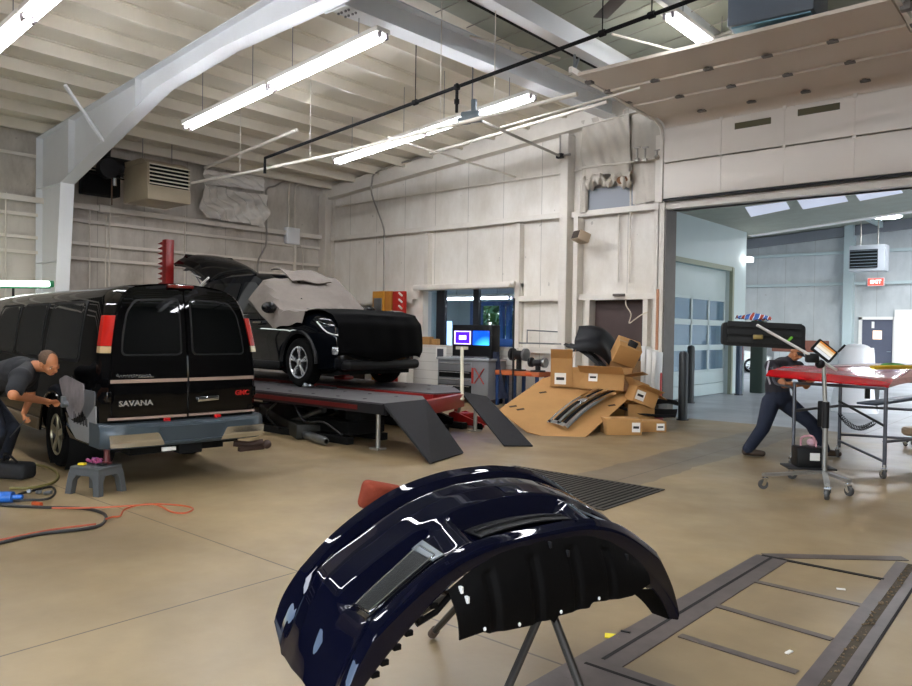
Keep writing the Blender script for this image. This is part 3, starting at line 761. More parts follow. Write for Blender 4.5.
MB().box2((a.x, 13.66, a.z), (b.x, 13.72, b.z)).build('blanking_panel', mat('grey_panel', '#8b9097', .5), t)
MB().tube([wy(584, 180, 13.6), wy(584, 213, 13.6)], .09, 8).build('edge_roll', M_sheet, t)
for nm, px in (('stub_valve', 637), ('stub_valve', 645)):
    p = wy(px, 160, 13.42); tag(MB().cyl(p, p + V((0, 0, .22)), .02).box(p + V((0, 0, .24)), (.12, .03, .03)).box(p, (.08, .07, .07), bev=.01).build(nm, M_conduitg), 'small pipe valve on the level conduit, %s one' % ('left' if px == 637 else 'right'), 'valve')
p = wy(657, 157, 13.4); tag(MB().sph(p, .05).cyl(p, p + V((0, 0, .12)), .02).box(p + V((0, 0, .13)), (.1, .02, .02)).build('stub_valve', M_conduitg), 'pipe valve at the overhead door end of the level conduit', 'valve')

# ------------------------------------------------------------------ left wall services
def lw(px, y0, y1, label, r=.018, X=-16.58, m=None):
    a, b = wx(px, y0, X), wx(px, y1, X); b = V((X, a.y, 0.0 if y1 > 299 else b.z)); return pipe('conduit', [V((X, a.y, a.z)), b], r, m or M_conduit, label)
lw(6, 192, 330, 'upright conduit on the left wall, left of the frame column')
lw(90, 205, 330, 'upright conduit on the left wall just right of the frame column')
lw(106, 208, 330, 'thin upright conduit, the left one of a close pair on the left wall', .012)
lw(110, 206, 330, 'thicker upright conduit, the right one of a close pair on the left wall', .022)
lw(185, 216, 330, 'upright conduit on the left wall under the plastic sheeting edge')
P = [wx(x, y, -16.5) for x, y in ((302, 181), (285, 181), (275, 186), (267, 189), (266.5, 200), (266.5, 240), (264, 250), (258, 262), (258, 280))]
pipe('conduit', P, .024, M_conduitg, 'bent conduit dropping from the roof left of the grey junction box', smooth=4)
P = [wx(x, y, -16.55) for x, y in ((330, 180), (300, 181), (292, 182), (289, 190), (289, 232))]
pipe('conduit', P, .022, M_conduit, 'bent conduit entering the top of the grey junction box, left one', smooth=4)
P = [wx(x, y, -16.55) for x, y in ((335, 184), (305, 184), (298, 185), (295, 192), (295, 232))]
pipe('conduit', P, .02, M_conduit, 'bent conduit entering the top of the grey junction box, right one', smooth=4)
c = wx(292, 236, -16.55)
t = thing('junction_box', 'grey junction box on the left wall near the far corner', 'junction box', c)
MB().box(c, (.14, .42, .44), bev=.015).build('box', M_frame, t); MB().box(c + V((.075, 0, 0)), (.012, .38, .4), bev=.006).build('cover', M_frame, t)
lw(295, 241, 300, 'conduit leaving the bottom of the grey junction box', .04)
P = [wx(x, y, -16.55) for x, y in ((299, 243), (302, 250), (303, 262), (302, 300))]; pipe('loose_cable', P, .014, M_conduit, 'cable curving down from the grey junction box', 'cable', smooth=4)
p = wx(104, 209, -16.55); tag(MB().box(p, (.1, .22, .16), bev=.01).build('outlet_box', M_steelpaint), 'small outlet box on the left wall under the heater', 'outlet')
for k, (A, B_, C_, D_, sd) in enumerate((((197, 185), (262, 196), (262, 228), (201, 218), 4), ((201, 170), (262, 178), (262, 192), (203, 184), 8))):
    q = [wx(*z_, -16.6) for z_ in (A, B_, C_, D_)]
    o = MB().grid(crinkle(lambda u, v: (q[0].lerp(q[1], u).lerp(q[3].lerp(q[2], u), v), V((1, 0, 0))), .24 if k == 0 else .12, sd), 44, 24).build('plastic_sheeting', mat('clear_sheeting', '#efebe4', .18, var=.15, vscale=4, bump=1.0, bscale=4))
    tag(o, ('crumpled pale plastic sheeting pinned on the left wall above the girt' if k == 0 else 'narrow strip of pale sheeting above the crumpled plastic, under the roof'), 'plastic sheet')

# unit heater at the left wall
t = thing('unit_heater', 'beige unit heater with dark louvres hung by the left wall', 'heater', (-15.3, 7.9, 4.2))
M_heat = mat('heater_beige', '#a89a82', .45, var=.2, vscale=3, dark='#75674f')
X0, X1, Y0, Y1, Z0, Z1 = -15.95, -14.9, 7.55, 8.5, 4.2, 5.06
MB().box2((X0, Y0, Z0), (X1, Y1, Z1 - .1), bev=.02).prism([(X0, Z1 - .1), (X1 - .05, Z1 - .1), (X1 - .25, Z1), (X0, Z1)], (0, Y0, 0), (1, 0, 0), (0, 0, 1), (0, Y1 - Y0, 0)).build('casing', M_heat, t)
MB().box2((X1 - .02, Y0 + .05, Z0 + .3), (X1 + .004, Y1 - .04, Z1 - .12)).build('opening', M_blackmatte, t)
for k in range(6):
    z = Z0 + .32 + k * .078
    mb = MB(); mb.bar((X1 + .03, Y0 + .04, z + .01), (X1 + .03, Y1 - .03, z + .01), .05, .022, up=(.3, 0, 1)); mb.build('louvre', mat('louvre_pale', '#d8cfbe', .4), t)
MB().box2((X1 - .01, Y0, Z0), (X1 + .03, Y1, Z0 + .27), bev=.01).build('lower_panel', M_heat, t)
for yy in (Y0 + .15, Y1 - .15):
    MB().tube([(-15.4, yy, Z1 - .05), (-15.4, yy, roof(-15.4) - .1)], .012, 6).build('hanger_rod', M_conduitg, t)
MB().cyl((-16.0, 7.75, 4.95), (-16.2, 7.3, 5.0), .2, seg=16).tube([(-16.2, 7.3, 5.0), (-16.3, 7.3, 5.3), (-16.3, 7.4, 5.6)], .13, 12, smooth=4).build('flue', M_darksteel, t)
MB().box2((-16.25, 6.75, 4.32), (-15.95, 7.5, 4.8), bev=.02).build('motor_housing', M_blackmatte, t)
MB().cyl((-15.9, 7.15, 4.85), (-15.7, 7.15, 4.85), .2, seg=20).build('fan', M_darksteel, t)
MB().tube([(-15.75, 7.22, 4.1), (-15.75, 7.22, 5.0)], .016, 6).build('gas_pipe', mat('brown_pipe', '#5d4536', .5), t)
MB().tube([(-15.9, 6.5, 4.85), (-15.8, 7.5, 4.78)], .02, 6).tube([(-15.9, 6.5, 4.75), (-15.8, 7.5, 4.68)], .02, 6).build('supply_pipe', M_darksteel, t)
MB().cyl((-15.72, 7.26, 4.5), (-15.72, 7.26, 4.66), .045).build('valve', M_chrome, t)

# second unit heater and a fan above the overhead door
c = fl(768, 8, 6.0)
t = thing('unit_heater', 'grey-blue unit heater high above the overhead door', 'heater', (c.x, c.y, 6.0))
MB().box(c + V((0, .4, .12)), (1.1, 1.0, .6), rot=.1, bev=.03).build('casing', mat('heater_grey', '#5d6670', .45, var=.2), t)
MB().box(c + V((0, .4, -.18)), (1.0, .9, .04), rot=.1).build('base_pan', mat('heater_pan', '#6f98a8', .4), t)
MB().tube([c + V((-.2, .3, .5)), c + V((-.2, .3, .58))], .1, 12).build('flue', M_steel, t)
for k in range(2):
    a, b = fl(705 + 12 * k, 40 + 10 * k, 6.3), fl(790 + 20 * k, 14 + 14 * k, 6.3); pipe('roof_pipe', [a, b], .03, M_conduitg, 'grey pipe passing the %s side of the high heater' % ('far' if k == 0 else 'near'))
c = fl(632, -14, 6.2)
t = thing('ceiling_fan', 'ceiling fan with one dark blade showing at the top edge', 'ceiling fan', (c.x, c.y, 6.1))
MB().cyl(c + V((0, 0, -.08)), c + V((0, 0, .12)), .13, seg=20).build('motor', M_darksteel, t)
MB().cyl(c + V((0, 0, .1)), V((c.x, c.y, roof(c.x))), .02).build('downrod', M_darksteel, t)
M_blade = mat('brown_blade', '#4a4240', .5)
e = fl(603, 15, 6.2); d = (e - c); L = d.length + .1; a0 = math.atan2(d.y, d.x)
for k in range(3):
    a = a0 + k * 2 * PI / 3; u = V((math.cos(a), math.sin(a), 0)); MB().bar(c + u * .12, c + u * L, .22, .015, bev=.004).build('blade', M_blade, t)
# ------------------------------------------------------------------ black passenger van, tail towards the viewer
VA = math.radians(173.5)
van = thing('van', 'glossy black passenger van with its damaged rear wheel arch being repaired', 'van', (-7.24, 4.114, 0), VA)
def vb(z): return ctab([(.38, .80), (.55, .845), (.8, .85), (1.05, .85), (1.3, .835), (1.6, .79), (1.8, .745), (1.93, .67), (2.0, .56), (2.04, .32), (2.055, 0)], z)
def rk(z): return ctab([(.3, .0), (1.05, 0), (1.5, .05), (1.9, .13), (2.06, .24)], z)
def RX(y, z): return rk(z) - .05 * (1 - (y / .85) ** 2) + .05
ZS = [.38, .45, .55, .7, .85, 1.05, 1.2, 1.35, 1.5, 1.65, 1.8, 1.88, 1.94, 1.98, 2.01, 2.03, 2.045, 2.055]
def vsec(x, ins, zmax=9, wsc=1):
    P = []
    for z in ZS:
        zz = min(z, zmax - .0005 * (2.1 - z)); y = (vb(z) - ins) * wsc
        P.append((x + (rk(z) if x < .5 else rk(z) * max(0, 1 - (x - .5))), max(y, 0.001 if z < 2.05 else 0), zz))
    L = P + [(a, -b, c) for a, b, c in P[::-1][1:]]
    return L
M_van = mat('van_black_paint', '#060607', .1, coat=.9, spec=0)
mb = MB()
secs = []
first = [(RX(p[1], p[2]), p[1] * 1, p[2]) for p in vsec(0, .085)]
secs.append(first)
for x, i in ((.045, .045), (.075, .02), (.13, .004), (.3, 0), (.8, 0), (1.4, 0), (2.2, 0), (3.0, 0), (3.6, 0)): secs.append(vsec(x + .05, i))
secs += [vsec(x, 0) for x in (4.4, 5.0)]
for x, zm, ws in ((5.2, 1.98, 1), (5.5, 1.62, 1), (5.8, 1.26, 1), (6.2, 1.17, .99), (6.5, 1.02, .95), (6.65, .8, .9)): secs.append(vsec(x, 0, zm, ws))
mb.loft(secs, cap=False)
def rear(u, v):
    z = lerp(.38, 2.055, v); y = (vb(z) - .085) * (2 * u - 1) if z < 2.0 else max(vb(z) - .085, 0) * (2 * u - 1)
    return (RX(y, z), y, z)
mb.grid(rear, 16, 24)
bmesh.ops.remove_doubles(mb.bm, verts=mb.bm.verts, dist=.002)
body = mb.build('body', M_van, van, sm=28, local=True)
# wheel arches cut through the shell
for xw in (1.62, 5.5):
    c = MB(); c.cyl((xw, -1.2, .37), (xw, 1.2, .37), .47, seg=40); co_ = c.build('cut', M_van, van, local=True)
    bpy.context.view_layer.update(); boolean(body, co_)
body.data.set_sharp_from_angle(angle=math.radians(28))
mb = MB(); mb.box2((.25, -.7, .32), (6.3, .7, .6)); mb.box2((.2, -.5, .28), (1.0, .5, .4)); mb.cyl((1.62, -.7, .36), (1.62, .7, .36), .06); mb.build('chassis', M_blackmatte, van, local=True)
for xw in (1.62, 5.5):
    for s in (-1, 1):
        MB().cyl((xw, s * .28, .40), (xw, s * .76, .40), .49, seg=32).build('arch_liner', M_blackmatte, van, local=True) if False else None
def wheel(parent, c, r, w, side, rim_m, spokes, loc=True, rr=.64, twin=False):
    """tyre + alloy rim on a horizontal axle; side=+1: outer face towards +y of the vehicle"""
    c = V(c); ax = V((0, side, 0))
    prof = [(r * rr * .98, -w / 2), (r * .86, -w / 2), (r * .96, -w * .42), (r, -w * .3), (r, w * .3), (r * .96, w * .42), (r * .86, w / 2), (r * rr, w * .46), (r * rr * .98, w * .3), (r * rr * .96, -w * .4)]
    tyre = MB().lathe(prof, c, ax, 40).build('tyre', M_rubber, parent, local=True)
    R = r * rr
    MB().lathe([(R, w * .44), (R * .95, w * .46), (R * .92, w * .40), (R * .9, w * .05), (0, w * .02)], c, ax, 40).build('rim_barrel', M_darksteel, tyre, local=True)
    mb = MB(); mb.lathe([(R * 1.0, w * .40), (R * 1.0, w * .46), (R * .93, w * .47), (R * .9, w * .40)], c, ax, 40)
    mb.lathe([(R * .26, w * .2), (R * .26, w * .40), (R * .2, w * .43), (0, w * .43)], c, ax, 20)
    for k in range(spokes):
        a = 2 * PI * k / spokes + .3
        for da in ((-.13, .13) if twin else (0,)):
            u = V((math.cos(a), 0, math.sin(a))); u2 = V((math.cos(a + da), 0, math.sin(a + da)))
            mb.bar(c + ax * w * .38 + u * R * .2, c + ax * w * .41 + u2 * R * .95, R * (.12 if twin else .26), w * .1, up=ax, bev=.006)
    mb.build('rim', rim_m, tyre, local=True)
    return tyre
M_rimtan = mat('rim_silver', '#a8a48f', .3, metal=.75)
for xw, yy, s in ((1.62, .70, 1), (1.62, -.70, -1), (5.5, .70, 1), (5.5, -.70, -1)): wheel(van, (xw, yy, .365), .365, .24, s, M_rimtan, 5)
# rear doors
M_trimtan = mat('belt_trim_tan', '#9c8478', .4, var=.15)
for s in (1, -1):
    def onrear(off): return lambda y, z: (RX(y, z) - off, y, z)
    ztop = 1.955
    pts = [(s * .012, .70)] + [(s * .74, .70), (s * .745, 1.1), (s * .73, 1.4), (s * .67, 1.72), (s * .6, 1.88), (s * .5, ztop), (s * .012, ztop + .03)]
    mb = MB(); patch(mb, rpoly(pts, .05, 3), onrear(.022), (.03, 0, 0), 3); dr = mb.build('rear_door', M_van, van, local=True, sm=30)
    pts = [(s * .05, 1.30), (s * .655, 1.30), (s * .64, 1.5), (s * .59, 1.74), (s * .50, 1.87), (s * .05, 1.895)]
    mb = MB(); patch(mb, rpoly(pts, .06, 4), onrear(.026), (.01, 0, 0), 3); mb.build('window_seal', M_blackplastic, dr, local=True)
    pts = [(s * .07, 1.32), (s * .64, 1.32), (s * .62, 1.5), (s * .575, 1.73), (s * .49, 1.85), (s * .07, 1.875)]
    mb = MB(); patch(mb, rpoly(pts, .05, 4), onrear(.03), (.01, 0, 0), 3); mb.build('window', M_glassdark, dr, local=True)
    mb = MB(); mb.grid(lambda u, v: (RX(s * lerp(.015, .76, u), 1.05) - .034 + .0, s * lerp(.015, .76, u), 1.035 + .034 * v), 10, 1, thick=.014); o = mb.build('belt_trim', M_trimtan, dr, local=True)
    mb = MB(); mb.grid(lambda u, v: (RX(s * lerp(.015, .78, u), .7) - .03, s * lerp(.015, .78, u), .672 + .024 * v), 10, 1, thick=.014); mb.build('sill_trim', M_trimtan, dr, local=True)
    # tail lamp round the corner
    tl = MB(); y0, y1 = .695, .815
    tl.loft([[(rk(z) + .012, s * (vb(z) - .085), z), (rk(z) + .03, s * (vb(z) - .03), z), (rk(z) + .07, s * (vb(z) + .002), z), (rk(z) + .15, s * (vb(z) + .006), z), (rk(z) + .17, s * (vb(z) - .06), z), (rk(z) + .06, s * (vb(z) - .09), z)] for z in (1.40, 1.5, 1.6, 1.70)])
    lamp = tl.build('tail_lamp', mat('red_lens', '#b41d13', .15, coat=1), van, local=True)
    tl = MB(); tl.loft([[(rk(z) + .012, s * (vb(z) - .085), z), (rk(z) + .03, s * (vb(z) - .03), z), (rk(z) + .07, s * (vb(z) + .002), z), (rk(z) + .15, s * (vb(z) + .006), z), (rk(z) + .17, s * (vb(z) - .06), z), (rk(z) + .06, s * (vb(z) - .09), z)] for z in (1.33, 1.395)])
    tl.build('reversing_lens', mat('amber_lens', '#b59a72', .15, coat=1), lamp, local=True)
    for k in range(1): MB().box2((RX(s * .76, .9 + k * .75) - .03, s * .745, .85 + k * .75), (RX(s * .76, .9) + .1, s * .79, .95 + k * .75), bev=.008).build('hinge', M_van, dr, local=True)
MB().box((.19, 0, 2.02), (.07, .28, .04), bev=.015).build('brake_light', mat('red_lens_dim', '#64110e', .2, coat=1), van, local=True)
MB().bar((RX(-.2, .85) - .045, -.1, .84), (RX(-.2, .85) - .045, -.33, .85), .02, .05, bev=.008).build('door_handle', M_chrome, van, local=True)
TXT = lambda y, z: frame((RX(y, z) - .029, y, z), (0, -1, 0), (0, 0, 1))
RV = mw(van)
M_badge = mat('chrome_badge', '#d6d8da', .25, metal=.8)
text('SAVANA', .075, RV @ TXT(.52, .83), 'lettering', M_badge, van, .004, xs=1.15, bold=.002)
text('GMC', .075, RV @ TXT(-.62, .885), 'lettering', mat('red_badge', '#a8201d', .35), van, .004, bold=.002)
mb = MB(); P = []
for k in range(41):
    y = .70 - k * .0082; z = 1.103 + .017 * math.sin(k * 1.7) * (1.5 if k in (0, 1, 17, 18, 19) else 1); P.append((RX(y, z) - .028, y, z))
mb.tube(P, .0028, 5); mb.tube([(RX(.42, 1.09) - .028, .5, 1.088), (RX(.36, 1.09) - .028, .35, 1.088)], .003, 5); mb.build('dealer_script', M_badge, van, local=True)
# side: windows, rails, bare metal
def side(off): return lambda x, z: (x, vb(z) + off, z)
M_glassside = mat('side_glass', '#1b1d1e', .05, spec=.6)
for x0, x1, nm in ((.72, 1.95, 0), (2.15, 3.25, 0), (3.4, 4.5, 0)):
    for m_, o_, g in ((M_blackplastic, .006, .03), (M_glassside, .011, 0)):
        mb = MB(); patch(mb, rpoly([(x0 - g, 1.24 - g), (x1 + g, 1.24 - g), (x1 + g, 1.83 + g), (x0 + .06 - g, 1.83 + g)], .09, 4), side(o_), (0, -.012, 0), 3)
        if g: w_ = mb.build('side_window', m_, van, local=True)
        else: mb.build('window_glass', m_, w_, local=True)
# repaired rear quarter: grey filler patch, bare lower panel, cut-away arch lip
M_primer = mat('filler_primer', '#8b8487', .7, var=.5, vscale=6, dark='#57525a')
mb = MB(); patch(mb, rpoly([(.50, 1.0), (1.12, 1.06), (1.36, 1.0), (1.18, .78), (.95, .60), (.66, .66), (.47, .80)], .05, 3), side(.008), (0, -.012, 0), 3); mb.build('primer_patch', M_primer, van, local=True)
mb = MB(); patch(mb, rpoly([(.12, .40), (.9, .40), (1.05, .62), (.85, .585), (.6, .6), (.4, .66), (.13, .82)], .04, 3), side(.007), (0, -.012, 0), 3); mb.build('lower_quarter_panel', mat('primer_grey', '#8a8a8a', .5, var=.2, vscale=4), van, local=True)
mb = MB(); patch(mb, rpoly([(.16, .95), (.5, .95), (.56, .75), (.42, .64), (.17, .8)], .04, 3), side(.006), (0, -.012, 0), 2); mb.build('quarter_panel_tear', mat('grey_scuffed', '#55575a', .5, var=.4, vscale=9), van, local=True)
mb = MB()
for k in range(9):
    x = .38 + k * .052; mb.box2((x, .845, .58 + .01 * (k % 2)), (x + .022, .858, .66 + .02 * (k % 3)))
mb.build('torn_metal_teeth', M_blackmatte, van, local=True)
P = [(1.62 + .48 * math.cos(a), vb(.8) + .004, .37 + .48 * math.sin(a)) for a in [PI * k / 20 for k in range(21)]]
MB().tube(P, .016, 6).build('arch_lip', M_van, van, local=True)
for xw in (1.62,):
    MB().lathe([(.44, -.25), (.46, .25)], (xw, .55, .37), (0, 1, 0), 32).build('arch_liner', M_blackmatte, van, local=True)
MB().box2((2.2, .83, .36), (5.0, .87, .5), bev=.02).build('running_board', mat('tan_plastic', '#6d5f4d', .5), van, local=True)
# rear bumper
M_bump = mat('bumper_blue_grey', '#3a444b', .35, var=.15, vscale=5)
def bx(y): return -.10 - .07 * (1 - (y / .88) ** 4)
secs = []
for k in range(25):
    y = lerp(-.862, .862, k / 24)
    x = bx(y) + (.10 if abs(y) > .85 else .03 if abs(y) > .78 else 0)
    secs.append([(x + .03, y, .64), (x, y, .61), (x - .012, y, .52), (x - .008, y, .44), (x + .02, y, .405), (.3, y, .405), (.3, y, .64)])
bp = MB().loft(secs).build('rear_bumper', M_bump, van, local=True)
for s in (1, -1):
    ya, yb, yc = .31, .37, .80
    def bf(off): return lambda y, z: (bx(y) - .012 + .03 * max(0, (.46 - z) / .06) - off + (.04 if abs(y) > .84 else 0), y, z)
    mb = MB(); patch(mb, rpoly([(s * .29, .418), (s * .80, .418), (s * .815, .545), (s * .36, .55)], .02, 3), bf(.008), (.02, 0, 0), 3); mb.build('chrome_face', M_chrome, bp, local=True)
    MB().box((RX(0, .68) - .04, s * .27 - .05, .655), (.03, .07, .035), bev=.008).build('reflector', mat('red_reflector', '#c01c1c', .2, emit=0), bp, local=True)
mb = MB(); patch(mb, rpoly([(-.28, .455), (.28, .455), (.36, .6), (-.36, .6)], .02, 3), lambda y, z: (bx(y) - .004 - .012, y, z), (.02, 0, 0), 2); mb.build('plate_recess', mat('recess_slate', '#343d44', .4), bp, local=True)
MB().box2((bx(0) - .03, -.3, .43), (bx(0) + .02, .3, .452), bev=.006).build('step_pad', M_bump, bp, local=True)
MB().box2((-.12, -.12, .3), (.3, .12, .4), bev=.01).build('tow_receiver', M_blackmatte, van, local=True)
MB().box2((-.13, .16, .345), (-.1, .30, .385), bev=.004).build('hitch_tag', M_paper, van, local=True)
mb = MB(); P = [(.05, -.55, .33), (-.02, -.7, .31), (-.05, -.85, .33)]; mb.tube(P, .035, 10); mb.box((-.03, -.72, .27), (.06, .3, .05), bev=.01); mb.sph((-.05, -.9, .30), .05); mb.build('tailpipe', mat('rusty_steel', '#3c2a22', .6, metal=.3, var=.4, vscale=14), van, local=True)

# work left around the van: step stool and the things on it
st = thing('step_stool', 'small grey plastic step stool behind the van', 'stool', fl(96, 492), .35)
M = mw(st)
mb = MB(); mb.box((0, 0, .245), (.36, .29, .03), bev=.012)
for k in range(1): pass
tp = mb.build('top', M_greypl, st, local=True)
mb = MB(); mb.loft([[(-.175, -.14, .245), (.175, -.14, .245), (.175, .14, .245), (-.175, .14, .245)], [(-.188, -.152, .18), (.188, -.152, .18), (.188, .152, .18), (-.188, .152, .18)]], cap=False); mb.build('skirt', M_greypl, st, local=True)
for sx in (-1, 1):
    for sy in (-1, 1):
        mb = MB(); mb.loft([[(sx * .07, sy * .06, .2), (sx * .185, sy * .06, .2), (sx * .185, sy * .15, .2), (sx * .07, sy * .15, .2)], [(sx * .125, sy * .10, .13), (sx * .195, sy * .10, .13), (sx * .195, sy * .158, .13), (sx * .125, sy * .158, .13)], [(sx * .14, sy * .115, 0), (sx * .21, sy * .115, 0), (sx * .21, sy * .17, 0), (sx * .14, sy * .17, 0)]]); mb.build('leg', M_greypl, st, local=True)
zt = .262
o = MB().lathe([(.0, 0), (.05, 0), (.055, .015), (.03, .03), (.026, .12), (.03, .14), (.0, .145)], M @ V((.06, .07, zt)), seg=16).build('spray_gun_cup', mat('maroon_tool', '#5a2a2c', .35, var=.3)); tag(o, 'maroon tool standing on the grey step stool', 'tool')
mb = MB(); rnd = random.Random(2)
P = [M @ V((-.06 + .06 * math.cos(a * 1.3) + rnd.uniform(-.02, .02), .03 + .045 * math.sin(a * 1.7), zt + .015 + .012 * (k % 4))) for k, a in enumerate([i * .45 for i in range(40)])]
tag(MB().tube(P, .007, 5, smooth=2).build('wire_bundle', mat('wire_purple', '#a3436e', .5, var=.6, vscale=22, dark='#3f4a86')), 'tangle of pink and blue wires on the grey step stool', 'wires')
tag(MB().box(M @ V((-.1, -.07, zt + .012)), (.07, .05, .022), rot=.6, bev=.008).build('sanding_pad', mat('yellow_pad', '#e3c51f', .6)), 'yellow pad on the near edge of the grey step stool', 'sanding pad')
tag(MB().box(M @ V((.07, -.0, zt + .01)), (.09, .06, .018), rot=.2, bev=.006).build('sanding_pad', M_blackplastic), 'black pad beside the maroon tool on the step stool', 'sanding pad')

# hoses and cords on the floor
def cord(name, px, r, m, label, cat='cord', z=None, sm=5):
    z = r if z is None else z
    return tag(MB().tube([fl(x, y, z) for x, y in px], r, 7, smooth=sm).build(name, m), label, cat)
M_hose = mat('black_hose', '#191716', .5); M_ocord = mat('orange_cord', '#a8461a', .5); M_rcord = mat('red_brown_cord', '#a5482b', .5)
cord('air_hose', [(-60, 556), (-20, 548), (0, 543), (40, 534), (95, 527), (106, 517), (97, 511), (78, 508), (40, 507), (0, 505), (-40, 500)], .013, M_hose, 'black air hose making a loop on the floor at the left edge', 'hose')
cord('extension_cord', [(-60, 552), (0, 540), (50, 530), (96, 524)], .008, M_rcord, 'red-brown cord lying along the lower run of the black hose', 'cord', z=.02)
cord('extension_cord', [(52, 508), (80, 508), (110, 507), (140, 505), (160, 504), (185, 506), (193, 509), (185, 513), (172, 512), (160, 506), (150, 504), (135, 506), (124, 510), (120, 516), (112, 517), (106, 519)], .008, M_ocord, 'bright orange cord looping on the floor in front of the van', 'cord', z=.028)
p = fl(35, 504, .03); tag(MB().bar(p + V((-.05, 0, 0)), p + V((.06, .03, 0)), .04, .035, bev=.01).build('plug', M_ocord), 'orange plug on the black hose by the stool', 'plug')
cord('air_hose', [(0, 466), (25, 464), (48, 467), (58, 475), (52, 483), (30, 488), (10, 488)], .014, mat('olive_hose', '#6d6535', .5), 'olive yellow hose curling beside the van wheel', 'hose')
cord('air_hose', [(10, 499), (20, 494), (40, 489), (52, 487), (55, 493), (47, 499), (25, 500), (5, 501), (-10, 496)], .011, M_hose, 'thin black hose coiled under the olive one', 'hose')
p = fl(-2, 497, .05); tag(MB().cyl(p, p + V((.09, .09, 0)), .05, seg=16).cyl(p + V((.09, .09, 0)), p + V((.15, .15, 0)), .022, seg=12).build('air_sander', mat('blue_tool', '#1d5fb4', .35)), 'blue air tool with pale nose at the left edge', 'tool')
for k, (x, y, lb) in enumerate(((30, 491, 'small steel fitting among the hoses, left one'), (38, 492, 'small steel fitting among the hoses, middle one'), (46, 493, 'small steel fitting among the hoses, right one'))):
    p = fl(x, y, .02); tag(MB().cyl(p, p + V((.05, .03 * (k - 1), .01)), .018, seg=10).box(p, (.04, .03, .03), rot=k, bev=.006).build('hose_fitting', M_steel), lb, 'fitting', 'steel fittings among the hoses')
p = fl(14, 478, 0); 
t = thing('tool_bag', 'black tool bag lying on the floor by the kneeling man', 'bag', p)
MB().box(p + V((0, 0, .085)), (.40, .22, .17), rot=.5, bev=.05, seg=3).build('bag_body', mat('black_nylon', '#131316', .75, bump=.3, bscale=20), t)
MB().tube([p + V((-.12, -.06, .16)), p + V((-.06, -.07, .25)), p + V((.05, -.06, .25)), p + V((.1, 0, .17))], .012, 6, smooth=4).build('handle', M_blackplastic, t)
# ------------------------------------------------------------------ black crossover on the frame rack
DK = .66
suv = thing('crossover_car', 'black crossover on the red frame rack, nose masked with cloth and tailgate raised', 'car', (-9.77, 8.48, DK), math.radians(-3))
suv.scale = (1.07, 1.07, 1.09)
M_suv = mat('suv_black_paint', '#06080c', .12, coat=.7, spec=0)
def shw(x): return ctab([(-3.75, .70), (-3.6, .82), (-3.2, .90), (-2, .92), (0, .92), (.4, .91), (.65, .84), (.82, .68), (.93, .35), (.95, 0)], x)
def szt(x): return ctab([(-3.75, .98), (-3.5, 1.08), (-2, 1.06), (-.8, 1.06), (-.45, 1.09), (.2, 1.08), (.6, 1.04), (.8, .93), (.93, .74)], x)
def sbz(x): return ctab([(-3.75, .45), (-3.4, .30), (-3, .24), (.5, .22), (.95, .30)], x)
mb = MB(); secs = []
for x in (-3.74, -3.68, -3.55, -3.3, -2.9, -2.4, -1.8, -1.2, -.6, -.2, .15, .4, .58, .7, .8, .88, .93):
    w, t, b = shw(x), szt(x), sbz(x); h = t - b
    half = [(w * .80, b), (w * .97, b + .06), (w * .985, b + h * .3), (w, b + h * .55), (w * .99, b + h * .75), (w * .95, t - .09), (w * .90, t - .035), (w * .78, t), (w * .4, t + .025), (0, t + .032)]
    secs.append([(x, y, z) for y, z in half] + [(x, -y, z) for y, z in half[::-1][1:]])
mb.loft(secs); sb = mb.build('body', M_suv, suv, local=True, sm=40)
for xw in (0, -2.7):
    c = MB(); c.cyl((xw, -1.2, .36), (xw, 1.2, .36), .43, seg=36); boolean(sb, c.build('cut', M_suv, suv, local=True))
sb.data.set_sharp_from_angle(angle=math.radians(40))
MB().box2((-3.5, -.7, .2), (.7, .7, .5)).build('underbody', M_blackmatte, suv, local=True)
# greenhouse
def gz(x): return ctab([(-3.72, 1.06), (-3.6, 1.3), (-3.4, 1.62), (-3.1, 1.71), (-2.4, 1.76), (-1.9, 1.76), (-1.55, 1.72), (-.45, 1.06)], x)
def gw(x, f): return lerp(.86, .63, f) * ctab([(-3.7, .86), (-3.3, .98), (-2.5, 1), (-1.2, 1), (-.45, .92)], x)
secs = []
GX = (-3.70, -3.6, -3.5, -3.4, -3.25, -3.0, -2.6, -2.2, -1.9, -1.7, -1.55, -1.3, -1.0, -.75, -.5)
for x in GX:
    t = gz(x); b = 1.0
    half = []
    for f in (0, .3, .6, .85, .95):
        z = lerp(b, t, f); half.append((gw(x, (z - 1.0) / .76), z))
    y = gw(x, (t - 1.0) / .76); half += [(y * .93, t - .004), (y * .6, t + .02), (0, t + .028)]
    secs.append([(x, y, z) for y, z in half] + [(x, -y, z) for y, z in half[::-1][1:]])
MB().loft(secs).build('cabin', M_suv, suv, local=True, sm=40)
def sside(s, off): return lambda x, z: (x, s * (gw(x, (z - 1.0) / .76) + off), z)
